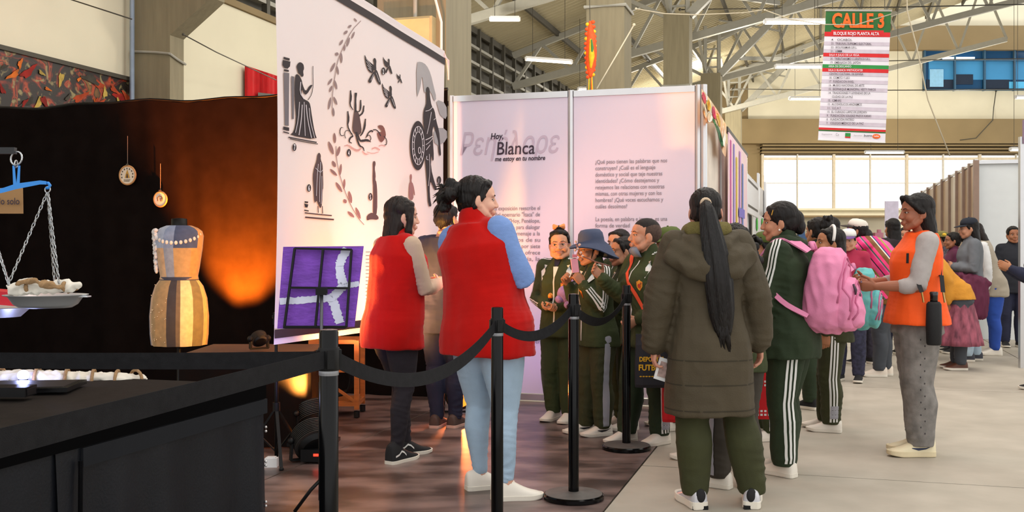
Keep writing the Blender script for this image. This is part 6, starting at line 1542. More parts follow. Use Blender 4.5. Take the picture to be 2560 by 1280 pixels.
# ================================================================ dress form with the patchwork dress
YD = 7.5
dx = P(448, 0, YD).x; dp = lambda z: V((dx, YD, z))
zz = lambda py: CH + (HY - py) / F * YD
df = thing('dress_form', 'black dress form on a stand wearing a patchwork sleeveless dress', 'mannequin', dp(0))
b = MB(); b.lathe(dp(0), [(.17, .0), (.17, .015), (.03, .03), (.016, .05), (.016, .75)], 20); b.build('stand', M_blkp, df, True, angle=40)
def dring(z, w, d, n=40, off=0.): return [V((dx + (w + off) * math.cos(6.283 * k / n), YD + (d + off) * math.sin(6.283 * k / n), z)) for k in range(n)]
b = MB(); b.loft([dring(z, w, d, 24) for z, w, d in ((.6, .10, .09), (.9, .14, .11), (1.06, .105, .085), (1.22, .145, .11), (1.33, .155, .09), (1.38, .09, .06), (1.41, .058, .05), (1.475, .055, .05), (1.48, .02, .02))]); b.build('torso', M_blkp, df, True)
prof = [(zz(698), .135, .105), (zz(690), .13, .10), (zz(660), .145, .115), (zz(620), .162, .13), (zz(590), .170, .115), (zz(578), .160, .10), (zz(570), .13, .085), (zz(564), .085, .07)]
cols_b = [('#c98a4a', 0), ('#8a7a66', 1), ('#5d708e', 2), ('#b9a58c', 3)]
n = 40
def gore(prof, k0, k1, m, nm, wavef=0., parent=df, out=.004):
    vs = []; 
    for i, (z, w, d) in enumerate(prof):
        row = []
        for k in range(k0, k1 + 1):
            a = 6.283 * k / n; ww = 1 + wavef * (len(prof) - 1 - i) / (len(prof) - 1) * math.sin(k * 1.57)
            row.append(V((dx + (w * ww + out) * math.cos(a), YD + (d * ww + out) * math.sin(a), z)))
        vs.append(row)
    c = len(vs[0]); b = MB(); b.add([p for r_ in vs for p in r_], [(i * c + j, i * c + j + 1, (i + 1) * c + j + 1, (i + 1) * c + j) for i in range(len(vs) - 1) for j in range(c - 1)])
    return b.build(nm, m, parent, True)
DM = lambda c, v=.15: mat('dress_' + c[1:], c, .75, var=v, vs=30, sheen=.2)
# front of the form faces the camera: angles 180..360 deg -> k 20..40
for k0, k1, c in ((16, 22, '#c9c4bd'), (22, 27, '#c9a178'), (27, 30, '#8790a0'), (30, 35, '#a88a5e'), (35, 40, '#c48a4c'), (0, 8, '#8f8068'), (8, 16, '#6d7484')): gore(prof[:4], k0, k1, DM(c), 'bodice_panel')
for k0, k1, c in ((16, 22, '#d6d0c9'), (22, 27, '#9aa3b5'), (27, 30, '#7d8aa3'), (30, 37, '#3d4a68'), (37, 40, '#c48a4c'), (0, 8, '#8f8068'), (8, 16, '#6d7484')): gore(prof[3:], k0, k1, DM(c), 'yoke_panel')
sk = [(zz(862), .185, .17), (zz(835), .195, .18), (zz(790), .20, .18), (zz(745), .19, .165), (zz(715), .165, .14), (zz(700), .135, .11)]
for k0, k1, c in ((18, 22, '#56688a'), (22, 24, '#c9a27c'), (24, 29, '#a9865a'), (29, 31, '#2e2c33'), (31, 32, '#6d5c46'), (32, 35, '#dcc08c'), (35, 38, '#7a6a3c'), (38, 40, '#e0b860'), (0, 4, '#c79a4a'), (4, 11, '#6d5c46'), (11, 18, '#4d566a')): gore(sk, k0, k1, DM(c), 'skirt_panel', .045)
b = MB(); b.loft([dring(zz(703), .138, .112), dring(zz(692), .134, .108)], False); b.build('waist_band', DM('#2d3348'), df, True)
b = MB()
for i in range(14):
    a = R(190 + i * 12.3); z = zz(583) - .07 * abs(math.sin(a)) ; b.ell(V((dx + .158 * math.cos(a), YD + .122 * math.sin(a) - .006, z)), (.013, .01, .015), 8, 6)
b.build('necklace', mat('shell_white', '#e0d2c2', .5), df, True, kind='stuff')
b = MB(); b.tube([V((dx + .115 * math.cos(6.283 * k / 24), YD + .085 * math.sin(6.283 * k / 24), zz(580) - .03 * abs(math.sin(6.283 * k / 24)))) for k in range(24)], .008, 6, closed=True); b.build('neckline', mat('lace_white', '#d9d4d0', .9), df, True)
rs = random.Random(6)
for i in range(46):
    t = i / 46; b = MB(); z = zz(576 + 105 * t); a = R(182 + rs.uniform(0, 42 * (1 - .6 * t))); w_ = .166 - .02 * t
    b.ell(V((dx + (w_ + .012) * math.cos(a), YD + (.12 - .01 * t) * math.sin(a) - .004, z)), (rs.uniform(.010, .02), rs.uniform(.008, .014), rs.uniform(.012, .022)), 8, 6); b.build('ruffle', mat('lace_white', '#d9d4d0', .9), df, True)
for i in range(40):
    a = R(rs.uniform(215, 262)); z = rs.uniform(zz(855), zz(710)); b = MB(); b.ell(V((dx + .206 * math.cos(a), YD + .188 * math.sin(a), z)), (.004,) * 3, 6, 5)
    if i < 26: b.build('sequin', mat('sequin', '#e6d2b0', .2, .8), df)

# ================================================================ low cloth-covered table behind, lamps, cart, stands
lt = thing('low_table', 'low table draped in black cloth behind the long one, its end lit orange', 'table', V((-1.75, 7.0, 0)))
A1 = P(766, 0, 6.55); x1, x0 = A1.x - .0, A1.x - .80; y0, y1 = 6.55, 7.3
b = MB(); b.box(((x0 + x1) / 2, (y0 + y1) / 2, .575), (x1 - x0, y1 - y0, .03)); b.build('tabletop', mat('table_brown', '#4a3a30', .7), lt)
def dr(u, z):
    L_ = [(x1, y1), (x1, y0), (x0, y0)]
    t = u * 2; i = min(int(t), 1); f = t - i; x = L_[i][0] + (L_[i + 1][0] - L_[i][0]) * f; y = L_[i][1] + (L_[i + 1][1] - L_[i][1]) * f
    o = .012 * math.sin(u * 60) * (1 - z); return V((x + (o + .01 if i == 0 else 0), y - (o + .01 if i == 1 else 0), z))
b = MB(); b.add(*sheet(np.linspace(0, 1, 80), np.linspace(.01, .592, 8), dr)); b.build('drape', mat('drape_black', '#17110f', .95, var=.1, spec=.05), lt, True)
for x in (x0 + .05, x1 - .05):
    for y in (y0 + .05, y1 - .05): b = MB(); b.bar((x, y, 0), (x, y, .56), .04, up=(1, 0, 0)); b.build('leg', M_dark, lt)

def parcan(label, c, r, tilt, yaw, up, floor_z=0.):
    t = thing('stage_light', label, 'stage light', V((c[0], c[1], floor_z))); c = V(c)
    Mx = Matrix.Rotation(R(yaw), 3, 'Z') @ Matrix.Rotation(R(tilt), 3, 'X'); X, Yv, Zv = Mx @ V((1, 0, 0)), Mx @ V((0, 1, 0)), Mx @ V((0, 0, 1))
    b = MB(); b.loft([[c + X * (r * q * math.cos(6.283 * k / 28)) + Zv * (r * q * math.sin(6.283 * k / 28)) + Yv * (z * r) for k in range(28)] for q, z in ((.3, -.75), (.72, -.7), (.9, -.5), (1, .0), (1, .55), (.92, .6), (.9, .45), (.2, .4))]); b.build('housing', M_blkp, t, True, angle=40)
    for i in range(9):
        b = MB(); z = -.46 + i * .11; b.loft([[c + X * (r * q * math.cos(6.283 * k / 24)) + Zv * (r * q * math.sin(6.283 * k / 24)) + Yv * ((z + dz) * r) for k in range(24)] for q, dz in ((.93, 0), (1.07, .012), (1.07, .04), (.93, .052))]); b.build('cooling_fin', mat('fin_grey', '#3c3a38', .45, .3), t)
    b = MB(); b.loft([[c + X * (r * .84 * math.cos(6.283 * k / 20)) + Zv * (r * .84 * math.sin(6.283 * k / 20)) + Yv * (z * r) for k in range(20)] for z in (.46, .5)]); b.build('lens', mat('amber_lens', '#ff8a2a', .3, emit=1.5), t)
    b = MB(); side = X; pts = [c + side * (r * 1.12), c + side * (r * 1.18) + V((0, 0, -(c.z - floor_z) + .02)), c - side * (r * 1.18) + V((0, 0, -(c.z - floor_z) + .02)), c - side * (r * 1.12)]
    for a_, e_ in zip(pts, pts[1:]): b.bar(a_, e_, .03, .012)
    b.build('yoke', M_blkp, t)
    for sg in (-1, 1): b = MB(); b.ell(c + side * (r * 1.16 * sg), (.022,) * 3, 10, 8); b.build('knob', M_blkp, t, True)
    return t, c
t1, c_ = parcan('round finned stage light on the floor behind the nearest post', P(770, 1098, 6.15) + V((.03, 0, .0)), .115, 35, 30, 0)
b = MB(); b.box(c_ + V((.02, -.09, -.075)), (.14, .06, .07)); b.build('control_box', M_blkp, t1); b = MB(); b.box(c_ + V((.05, -.122, -.07)), (.05, .004, .014)); b.build('display', mat('red_digits', '#ff2a1a', .5, emit=3), t1)
parcan('second finned stage light, raised and tilted up above the first', P(785, 1030, 6.6), .10, 60, 35, 0, P(785, 1030, 6.6).z - .17)
stt = thing('stool', 'small black stool carrying the raised stage light', 'stool', V((P(785, 1030, 6.6).x, 6.6, 0)))
zt = P(785, 1030, 6.6).z - .175; cx_ = P(785, 0, 6.6).x
b = MB(); b.box((cx_, 6.6, zt - .012), (.30, .22, .022)); b.build('seat', M_blkp, stt)
for sx_ in (-.12, .12):
    for sy_ in (-.08, .08): b = MB(); b.bar((cx_ + sx_ * 1.05, 6.6 + sy_ * 1.05, 0), (cx_ + sx_, 6.6 + sy_, zt - .02), .024, up=(1, 0, 0)); b.build('leg', M_blkp, stt)
parcan('small stage light on the low table aimed at the curtain', V((P(648, 0, 6.75).x, 6.75, .675)), .05, 40, 35, 0, .592)

parcan('stage light on a case at the foot of the curtain behind the low table', (-2.50, 8.95, .30), .09, 62, -15, 0, .13)
parcan('stage light on the floor behind the light jeans, throwing orange on the floor', (-.40, 7.92, .15), .10, -20, 180, 0)
cs = thing('equipment_case', 'black equipment case under the curtain stage light', 'case', (-2.5, 8.95, 0)); b = MB(); b.box((-2.5, 8.95, .055), (.42, .3, .11)); b.build('case', M_blkp, cs); b = MB(); b.box((-2.5, 8.95, .12), (.36, .24, .02)); b.build('lid', M_blkp, cs)
ct = thing('wooden_cart', 'orange brown wooden cart on casters under the printed screen', 'cart', V((P(838, 0, 7.7).x, 7.85, 0)))
M_wood = mat('cart_wood', '#9a5f2a', .6, var=.2, vs=6, stretch=(1, 1, 6)); xa, xb = P(778, 0, 7.7).x, P(892, 0, 7.7).x
for x in (xa, xb):
    for y in (7.7, 8.0): 
        b = MB(); b.bar((x, y, .07), (x, y, .58), .035, up=(1, 0, 0)); b.build('post', M_wood, ct)
        b = MB(); b.cyl((x, y - .0, .012), .022, .045, 12); b.build('caster', M_blkp, ct)
for z in (.11, .36, .57):
    for y in (7.7, 8.0): b = MB(); b.bar((xa, y, z), (xb, y, z), .03); b.build('rail', M_wood, ct)
    for x in (xa, xb): b = MB(); b.bar((x, 7.7, z), (x, 8.0, z), .03); b.build('rail', M_wood, ct)
b = MB(); b.box(((xa + xb) / 2, 7.85, .125), (xb - xa, .3, .012)); b.build('shelf', M_wood, ct)
b = MB(); b.bar((xa, 7.69, .36), (xb, 7.69, .12), .02); b.build('brace', M_wood, ct)
cb = thing('coiled_cable', 'coil of dark cable hanging in the wooden cart', 'cable', V(((xa + xb) / 2, 7.8, .14)))
b = MB()
for i in range(5): b.tube([V(((xa + xb) / 2 + .02 + (.09 + .008 * i) * math.cos(6.283 * k / 20), 7.76 + i * .012, .28 + (.12 - .006 * i) * math.sin(6.283 * k / 20))) for k in range(20)], .008, 6, closed=True)
b.build('coil', M_blkp, cb, True, kind='stuff')

def tripod(label, px, py, top, spread, nm='light_stand', m=M_blkp, r=.011, rot=0., nleg=3, legz=.28):
    g = G(px, py); t = thing(nm, label, 'stand', g); 
    b = MB(); b.tube([g + V((0, 0, .04)), g + V((0, 0, top))], r, 10); b.build('pole', m, t, True)
    b = MB(); b.cyl(g + V((0, 0, legz - .02)), r * 2.0, .05, 12); b.build('collar', m, t)
    b = MB(); b.cyl(g + V((0, 0, legz + .2)), r * 1.7, .035, 12); b.build('collar', m, t)
    for i in range(nleg):
        a = R(rot + 360 / nleg * i); d = V((math.cos(a), math.sin(a), 0)); b = MB(); b.bar(g + V((0, 0, legz)), g + d * spread + V((0, 0, .012)), .018, .012); l_ = b.build('leg', m, t)
        b = MB(); b.ell(g + d * spread + V((0, 0, .013)), (.014, .014, .013), 8, 6); b.build('foot', m, l_)
        b = MB(); b.bar(g + V((0, 0, .07)), g + d * spread * .5 + V((0, 0, legz * .52)), .010, .008); b.build('stretcher', m, t)
    return t, g
t_, g_ = tripod('slim black tripod stand beside the end of the black table', 691, 1160, .86, .22, rot=-70, legz=.33)
b = MB(); b.box(g_ + V((0, 0, .85)), (.03, .05, .07)); b.build('clamp', M_blkp, t_); b = MB(); b.tube([g_ + V((-.025, 0, .86)), g_ + V((.03, 0, .86))], .008, 8); b.build('knob', M_blkp, t_)
wb_ = thing('white_block', 'small white block on the floor by the tripod stand', 'block', G(676, 1172)); g = G(676, 1172); b = MB(); b.box(g + V((0, 0.03, .03)), (.07, .05, .055)); b.build('block', M_white, wb_); b = MB(); b.box(g + V((0, .03, .06)), (.05, .035, .008)); b.build('lid', M_white, wb_)
# music stand with the purple picture
YM = 4.95
ms = thing('music_stand', 'black music stand seen from behind holding a purple picture', 'music stand', V((P(803, 0, YM).x, YM, 0)))
mx0 = P(803, 0, YM).x
b = MB(); b.tube([V((mx0, YM, .06)), V((mx0, YM, .62))], .013, 10); b.build('pole', M_blkp, ms, True)
b = MB(); b.tube([V((mx0, YM, .55)), P(804, 735, YM)], .008, 10); b.build('inner_pole', mat('pole_grey', '#5a5a60', .35, .7), ms, True)
for i in range(3):
    a = R(75 + 120 * i); d = V((math.cos(a), math.sin(a), 0)); b = MB(); b.tube([V((mx0, YM, .16)), V((mx0, YM, .11)) + d * .05, V((mx0, YM, .012)) + d * .125], .009, 6); b.build('leg', M_blkp, ms, True)
b = MB(); b.box(P(804, 728, YM), (.05, .04, .035)); b.tube([P(790, 730, YM), P(818, 728, YM)], .009, 8); b.build('tilt_head', M_blkp, ms)
FR = dict(tl=(737, 621), tr=(879, 624), br=(866, 817), bl=(711, 817))
fp = lambda u, v, dy=0.: P(*(lambda a, b_: (a[0] + (b_[0] - a[0]) * v, a[1] + (b_[1] - a[1]) * v))((FR['tl'][0] + (FR['tr'][0] - FR['tl'][0]) * u, FR['tl'][1] + (FR['tr'][1] - FR['tl'][1]) * u), (FR['bl'][0] + (FR['br'][0] - FR['bl'][0]) * u, FR['bl'][1] + (FR['br'][1] - FR['bl'][1]) * u)), YM + .06 + .06 * (1 - v) + dy)
for a, e_ in (((0, 0), (1, 0)), ((1, 0), (1, 1)), ((1, 1), (0, 1)), ((0, 1), (0, 0)), ((.5, 0), (.5, 1)), ((0, .5), (1, .5))):
    b = MB(); b.bar(fp(*a), fp(*e_), .010, .021, up=(0, 1, 0)); b.build('frame_bar', M_blkp, ms)
b = MB(); b.bar(fp(0, 1, .03), fp(1, 1, .03), .06, .012, up=(0, 0, 1)); b.build('ledge', M_blkp, ms)
pp = thing('purple_picture', 'purple knitted picture with white branching lines on the music stand', 'picture', P(800, 820, YM + .1))
PC = dict(tl=(708, 617), tr=(909, 615), br=(886, 817), bl=(693, 822))
def pq(x, y, dy=0.):
    v = (y - 617) / 204; return P(x, y, YM + .085 + .06 * (1 - v) + dy)
q = [pq(*PC[k]) for k in ('tl', 'tr', 'br', 'bl')]
b = MB(); b.loft([q, [p + V((0, .008, 0)) for p in q]]); b.build('print', mat('purple_print', '#7a44b4', .7, var=.18, vs=14, bump=.6, bs=30, stretch=(1, 1, 2.5)), pp)
rs = random.Random(1)
def fuzzy(ln, w0):
    top_, bot = [], []
    n = 26
    for i in range(n + 1):
        t = i / n * (len(ln) - 1); j = min(int(t), len(ln) - 2); f = t - j
        x = ln[j][0] + (ln[j + 1][0] - ln[j][0]) * f; y = ln[j][1] + (ln[j + 1][1] - ln[j][1]) * f
        dx_, dy_ = ln[j + 1][0] - ln[j][0], ln[j + 1][1] - ln[j][1]; l = math.hypot(dx_, dy_); k = w0 * (.82 + .36 * rs.random()) / 2; k2 = w0 * (.82 + .36 * rs.random()) / 2
        top_.append(pq(x - dy_ / l * k, y + dx_ / l * k, -.003)); bot.append(pq(x + dy_ / l * k2, y - dx_ / l * k2, -.003))
    b = MB(); b.add(top_ + bot, [(i, i + 1, n + 2 + i, n + 1 + i) for i in range(n)]); b.build('white_line', mat('white_wool', '#d9dcf0', .9), pp)
fuzzy([(868, 622), (854, 648), (848, 665), (852, 690), (860, 716)], 22); fuzzy([(858, 716), (880, 712), (898, 709)], 13); fuzzy([(860, 712), (846, 728), (830, 744)], 22); fuzzy([(699, 754), (760, 750), (832, 745)], 17); fuzzy([(829, 744), (838, 768), (850, 808)], 23)
t_, g_ = tripod('low black tripod leg stand behind the light jeans', 1212, 1008, .34, .12, rot=20, legz=.25, r=.009)
# ================================================================ hanging street banner
YN = 16.0
bn = thing('hanging_banner', 'tall hanging banner headed CALLE 3 listing the stands', 'banner', P(2130, 352, YN))
BQ = dict(tl=(2065, 26), tr=(2228, 27), br=(2213, 356), bl=(2045, 349))
def bq(u, v, dy=0.):
    a = (BQ['tl'][0] + (BQ['tr'][0] - BQ['tl'][0]) * u, BQ['tl'][1] + (BQ['tr'][1] - BQ['tl'][1]) * u); c = (BQ['bl'][0] + (BQ['br'][0] - BQ['bl'][0]) * u, BQ['bl'][1] + (BQ['br'][1] - BQ['bl'][1]) * u)
    return P(a[0] + (c[0] - a[0]) * v, a[1] + (c[1] - a[1]) * v, YN + dy + .005 * math.sin(u * 5 + v * 3))
def brect(u0, u1, v0, v1, m, nm='print', dy=-.004):
    n, k = 8, max(1, int((v1 - v0) * 20)); v_, f_ = sheet(np.linspace(u0, u1, n), np.linspace(v0, v1, k + 1), lambda u, v: bq(u, v, dy)); b = MB(); b.add(v_, f_); return b.build(nm, m, bn, True)
bw_ = mat('banner_white', '#e9e4ee', .7, var=.01); bgn = mat('banner_green', '#2f6b35', .7, var=.15, vs=3); brd = mat('banner_red', '#d4282c', .7); bg2 = mat('banner_grey', '#cfc4d2', .7); bg3 = mat('banner_leaf', '#2f8f45', .7); bor = mat('banner_orange', '#f26a1e', .6)
b = MB(); v_, f_ = sheet(np.linspace(0, 1, 10), np.linspace(0, 1, 24), lambda u, v: bq(u, v)); b.add(v_, f_); b.build('cloth', bw_, bn, True)
brect(0, 1, 0, .165, bgn); brect(.0, 1, .165, .2, brd, dy=-.005); brect(.10, .90, .15, .2, brd, dy=-.006)
b = MB(); b.bar(bq(-.01, 0), bq(1.01, 0), .03); b.build('top_rod', M_steel, bn); b = MB(); b.bar(bq(0, 1), bq(1, 1), .02); b.build('bottom_rod', M_white, bn)
for u in (.1, .9): b = MB(); b.tube([bq(u, 0), bq(u, 0) + V((0, 0, 2.2))], .006, 5); b.build('hanging_wire', M_dark, bn)
BX = (bq(1, .1) - bq(0, .1)).normalized(); BY = (bq(.5, 0) - bq(.5, 1)).normalized()
def bt(s, u, v, sz, m, wd=None, bold=.01, nm='lettering'): return lettering(nm, s, bq(u, v, -.03), BX, Z3, sz, m, bn, bold=bold, width=wd, off=.0)
bt('CALLE 3', .105, .127, .30, bor, .80, .035); bt('BLOQUE ROJO PLANTA ALTA', .135, .188, .068, bw_, .70, .02)
LN = [('4.   OCABOL', 0, .32), ('23.  TRIBUNAL SUPREMO ELECTORAL', 1, .62), ('22.  BOLIVIAMAR S.R.L.', 0, .40), ('21.  LEMM', 1, .17), ('SALA 4: JULIO DE LA VEGA', 2, .46), ('20.  TRIBUTARISMO CUÁNTICO S.R.L.', 1, .62), ('19.  EMBAJADA DEL JAPÓN', 0, .46), ('ÁREA DE DESCANSO', 3, .35), ('SALA 3: BLANCA WIETHÜCHTER', 2, .53), ('CENTRO CULTURAL DE ESPAÑA', 1, .52), ('18.  COMITO Y LEO', 0, .31), ('17.  FUNDACIÓN INVEL', 1, .38), ('16.  MUSEO NACIONAL DE ARTE', 0, .54), ('15.  BIOPARQUE MUNICIPAL VESTY PAKOS', 1, .72), ('14.  TRADICIONES Y LEYENDAS DE LA', 0, .64), ('       CIUDAD DE LA PAZ', 0, .32), ('13.  CIMHAS', 1, .2), ('12.  ALCOHÓLICOS ANÓNIMOS', 0, .52), ('11.  I.I.C.A.T.', 1, .21), ('10.  EL CURIOSO LÁPIZ DE JORDAN', 0, .60), ('9.   FUNDACIÓN SOLIDEZ PAZOS KANKI', 1, .68), ('8.   FUNDACIÓN PATIÑO', 0, .42), ('7.   COLEGIO MÉDICO DE LA PAZ', 1, .57)]
v = .213
for s, k, wd in LN:
    h = .0293
    if k: brect(0, 1, v - .002, v + .026, (None, bg2, brd, bg3)[k], 'line_band', -.005)
    bt(s.strip(), (.09 if k in (2, 3) else .11) + (.06 if s.startswith(' ') else 0), v + .021, .048, bw_ if k in (2, 3) else M_ink, wd, .004, 'text_line'); v += h
brect(0, 1, .905, .922, brd); brect(0, 1, .922, .932, bgn)
bt('Organizadores', .05, .962, .03, M_grey, .16, 0); bt('Co', .26, .965, .06, M_grey, .05, 0)
for i, c in enumerate((bg3, brd)): brect(.40, .48, .94 + .028 * i, .968 + .01 * i, c, 'logo', -.006)
bt('Patrocinan', .53, .962, .03, M_grey, .12, 0); bt('buena', .68, .962, .05, M_navy, .12, .01)
b = MB(); b.poly([bq(.865 + .06 * math.cos(6.283 * i / 16), .957 + .018 * math.sin(6.283 * i / 16), -.01) for i in range(16)]); b.build('logo', bor, bn); bt('tele', .825, .962, .04, M_white, .08, .01)

# ================================================================ tube lights
def tubelight(label, px, py, ln, Y, sl=0.):
    c = P(px, py, Y); L_ = ln / F * Y
    t = thing('tube_light', label, 'ceiling light', c, 'hanging tube lights')
    a = V((c.x - L_ / 2, Y, c.z + sl)); e_ = V((c.x + L_ / 2, Y, c.z - sl))
    b = MB(); b.bar(a + V((0, 0, .05)), e_ + V((0, 0, .05)), .12, .05); b.build('housing', M_white, t)
    b = MB(); b.tube([a, e_], .03, 10); b.build('tube', M_tube, t, True)
    u = (c.dot(RV)); zr = rz(u)
    for f in (.15, .85):
        p = a.lerp(e_, f); b = MB(); b.tube([p + V((0, 0, .07)), V((p.x, p.y, max(p.z + .5, rz(p.dot(RV)))))], .006, 4); b.build('wire', M_dark, t)
    for p in (a, e_): b = MB(); b.box(p + V((0, 0, .02)), (.05, .08, .08)); b.build('end_cap', M_white, t)
for l, a in (('tube light high up beside the nearest concrete column', (1262, 50, 72, 22)), ('glowing tube light above the printed panels', (1372, 153, 115, 25, .04)), ('tube light just left of the hanging banner top', (1990, 57, 155, 20)), ('tube light touching the middle left edge of the banner', (1996, 168, 116, 25)), ('tube light by the lower half of the banner', (2018, 248, 88, 29)), ('tube light under the far concrete beam', (2211, 382, 96, 33)), ('small tube light peeping over the panel top', (1460, 224, 30, 29)), ('tube light cut off at the right edge below the office window', (2556, 245, 34, 28)), ('lowest tube light at the right edge by the beam', (2556, 375, 60, 27))): tubelight(l, *a)

# ================================================================ cables
def cable(label, pts, r=.008, m=M_dark):
    P_ = [P(*p) for p in pts]; o = thing('cable', label, 'cable', P_[0]); b = MB(); b.tube(P_, r, 5); b.build('line', m, o, True)
    b = MB(); b.ell(P_[0], (r * 2.2,) * 3, 8, 6); b.build('knot', m, o)
M_cab = mat('pale_cord', '#c9bfa8', .8)
cable('pale rope slanting across the front of a concrete column', [(1585, 62, 16.5), (1540, 140, 16.2), (1492, 222, 16.)], .012, M_cab)
cable('pale cord sagging between the columns and the banner', [(1590, 22, 16.8), (1660, 34, 16.8), (1740, 37, 16.8), (1860, 32, 16.6), (1905, 25, 16.4)], .010, M_cab)
cable('white cord looping over the front of the banner', [(1912, 25, 15.9), (1975, 48, 15.8), (2060, 61, 15.7), (2140, 62, 15.7), (2228, 35, 15.8)], .008, M_cab)
cable('long white cable slanting down the right side', [(2262, -230, 18), (2268, 28, 18), (2290, 110, 18), (2320, 250, 18), (2375, 390, 18)], .012, M_cab)
cable('thin wire along the cream wall above the beam', [(1880, 156, 40), (1980, 158, 40), (2310, 150, 40), (2600, 146, 40)], .02)
cable('thin wire running level below the office window', [(1830, 222, 40), (2100, 226, 40), (2350, 225, 40), (2620, 222, 40)], .02)
cable('wire drooping from the office window to the beam', [(2490, 228, 46.9), (2484, 270, 46.85), (2482, 300, 46.2), (2440, 345, 46.2), (2400, 350, 46.2)], .02)
cable('top wire crossing in front of the roof', [(1700, 24, 30), (1990, 20, 30), (2240, 18, 30), (2600, 10, 30)], .02)
cable('thin wire on the cream wall beside the column', [(150, -10, 12), (330, 48, 11.9)], .008)
cable('wire stretched from column to the red cloth', [(458, 86, 12.5), (540, 130, 13.8), (690, 200, 16)], .008)

# electrical box on the nearest column
eb = thing('electric_box', 'beige metal box fixed to the nearest concrete column', 'electric box', su(8.42, -3.3, 2.72))
b = MB(); b.box(su(8.37, -3.39, 2.98), (.46, .1, .54), AX); b.build('case', mat('beige_metal', '#c3b083', .6), eb)
b = MB(); b.box(su(8.315, -3.39, 2.98), (.42, .012, .50), AX); b.build('door', mat('beige_metal2', '#cbb98e', .6), eb)
b = MB(); b.tube([su(8.36, -3.33, 3.25), su(8.36, -3.33, 5.5)], .018, 8); b.build('conduit', M_steel, eb)
b = MB(); b.tube([su(8.34, -3.40, 5.2), su(8.34, -3.18, 3.55), su(8.36, -3.09, 3.2), su(8.36, -3.09, 2.7)], .012, 6); b.build('lead', M_white, eb)

# hanging festival ornament on the column
orn = thing('hanging_ornament', 'long orange and yellow feathered ornament hanging by the column', 'ornament', P(1476, 225, 16.4))
o0 = lambda x, y, d=0: P(x, y, 16.4 + d)
M_o1 = mat('ornament_orange', '#f0501c', .7, var=.2, vs=20); M_o2 = mat('ornament_yellow', '#f2b21c', .7, var=.2, vs=20); M_o3 = mat('ornament_green', '#3f7a3a', .7)
b = MB(); rings_mb(b, [o0(1475, 55), o0(1478, 90), o0(1478, 130), o0(1477, 165), o0(1476, 190)], [(.02, .02), (.07, .05), (.09, .06), (.08, .05), (.03, .03)], 14, X=(1, 0, 0)); b.build('body', M_o1, orn, True)
b = MB(); rings_mb(b, [o0(1477, 100, -.05), o0(1479, 140, -.06), o0(1477, 168, -.04)], [.02, .05, .02], 12); b.build('centre', M_o2, orn, True)
b = MB(); rings_mb(b, [o0(1479, 100, -.08), o0(1481, 120, -.09), o0(1478, 140, -.08)], [.012, .022, .012], 10); b.build('leaf', M_o3, orn, True)
for i in range(24):
    y = 55 + i * 6; sg = -1 if i % 2 else 1; b = MB(); b.ell(o0(1476 + sg * (5 + 6 * math.sin(math.pi * (i + 2) / 26)), y), (.035, .02, .03), 8, 6); b.build('feather', (M_o1, M_o2, M_o1)[i % 3], orn, True)
for i in range(4): b = MB(); b.tube([o0(1473 + i * 2.2, 190), o0(1472 + i * 3, 225)], .012, 5); b.build('tassel', (M_o2, M_o3, M_o1, M_o2)[i], orn)
b = MB(); b.tube([o0(1475, 55), o0(1474, 0)], .006, 5); b.build('string', M_dark, orn)

# ================================================================ booths along the left of the aisle
BP = V((1.50, 8.30, 0))
bp_ = lambda x, y, off=0.: onp(x, y, BP + RV * off, DV)
def bquad(par, nm, m, x0, x1, z0, z1, off=0., th=.03):
    a, c = hit(x0, BP + RV * off, DV), hit(x1, BP + RV * off, DV)
    q = [V((a.x, a.y, z0)), V((c.x, c.y, z0)), V((c.x, c.y, z1)), V((a.x, a.y, z1))]; b = MB(); b.loft([q, [p - RV * th for p in q]]); return b.build(nm, m, par)
bo = thing('booth_wall', 'pale side wall of the exhibition stand along the aisle', 'partition', hit(1770, BP))
bquad(bo, 'board', mat('booth_beige', '#ddd2c4', .7), 1757, 1803, 0, 2.5)
bquad(bo, 'board', mat('booth_beige', '#ddd2c4', .7), 1811, 1828, 0, 2.35)
for x in (1805, 1829): bquad(bo, 'post', M_alu, x, x + 5, 0, 2.42, .02)
bo2 = thing('booth_wall', 'white framed boards of the farther stands along the aisle', 'partition', hit(1890, BP))
for x0, x1 in ((1868, 1880), (1882, 1897), (1899, 1915)): bquad(bo2, 'board', M_white, x0, x1, 0, 2.3, -.02)
for x in (1866, 1897, 1914): bquad(bo2, 'post', M_alu, x, x + 2.5, 0, 2.45, .02)
cbn = thing('striped_banner', 'tall pink, violet and yellow roll-up banner along the aisle', 'banner', hit(1845, BP + RV * .1))
M_sb2 = mat('banner_streaks', '#c9a0c4', .7, var=.6, vs=5, stretch=(6, 6, .5), col2='#e6d9b0')
bquad(cbn, 'sheet', M_sb2, 1822, 1868, .4, 2.36, .1, .01)
for i, (x0, x1, z0, z1, c) in enumerate(((1826, 1829, .5, 2.3, '#c75a9a'), (1834, 1837, .5, 2.3, '#8a7fc0'), (1841, 1844, .6, 2.2, '#d9c24a'), (1849, 1852, .5, 2.3, '#b886c9'), (1856, 1859, .5, 2.2, '#7a8fc9'), (1862, 1865, .5, 1.5, '#d8604a'), (1830, 1846, 1.3, 1.36, '#7c4a9a'), (1848, 1862, 1.6, 1.7, '#7a6fc0'))): bquad(cbn, 'printed_streak', mat('streak%d' % i, c, .7), x0, x1, z0, z1, .105 + .001 * i, .002)
bquad(cbn, 'top_rod', M_dark, 1820, 1870, 2.36, 2.40, .1, .03)
ws = thing('stand_sign', 'white stand name sign hung above the farther booths', 'sign', hit(1880, BP + RV * .05)); bquad(ws, 'board', M_white, 1869, 1897, 1.72, 2.2, .06, .02)
for i, z in enumerate((2.12, 1.8)): bquad(ws, 'printed_line', M_dark, 1871, 1895, z, z + .03, .063, .002)
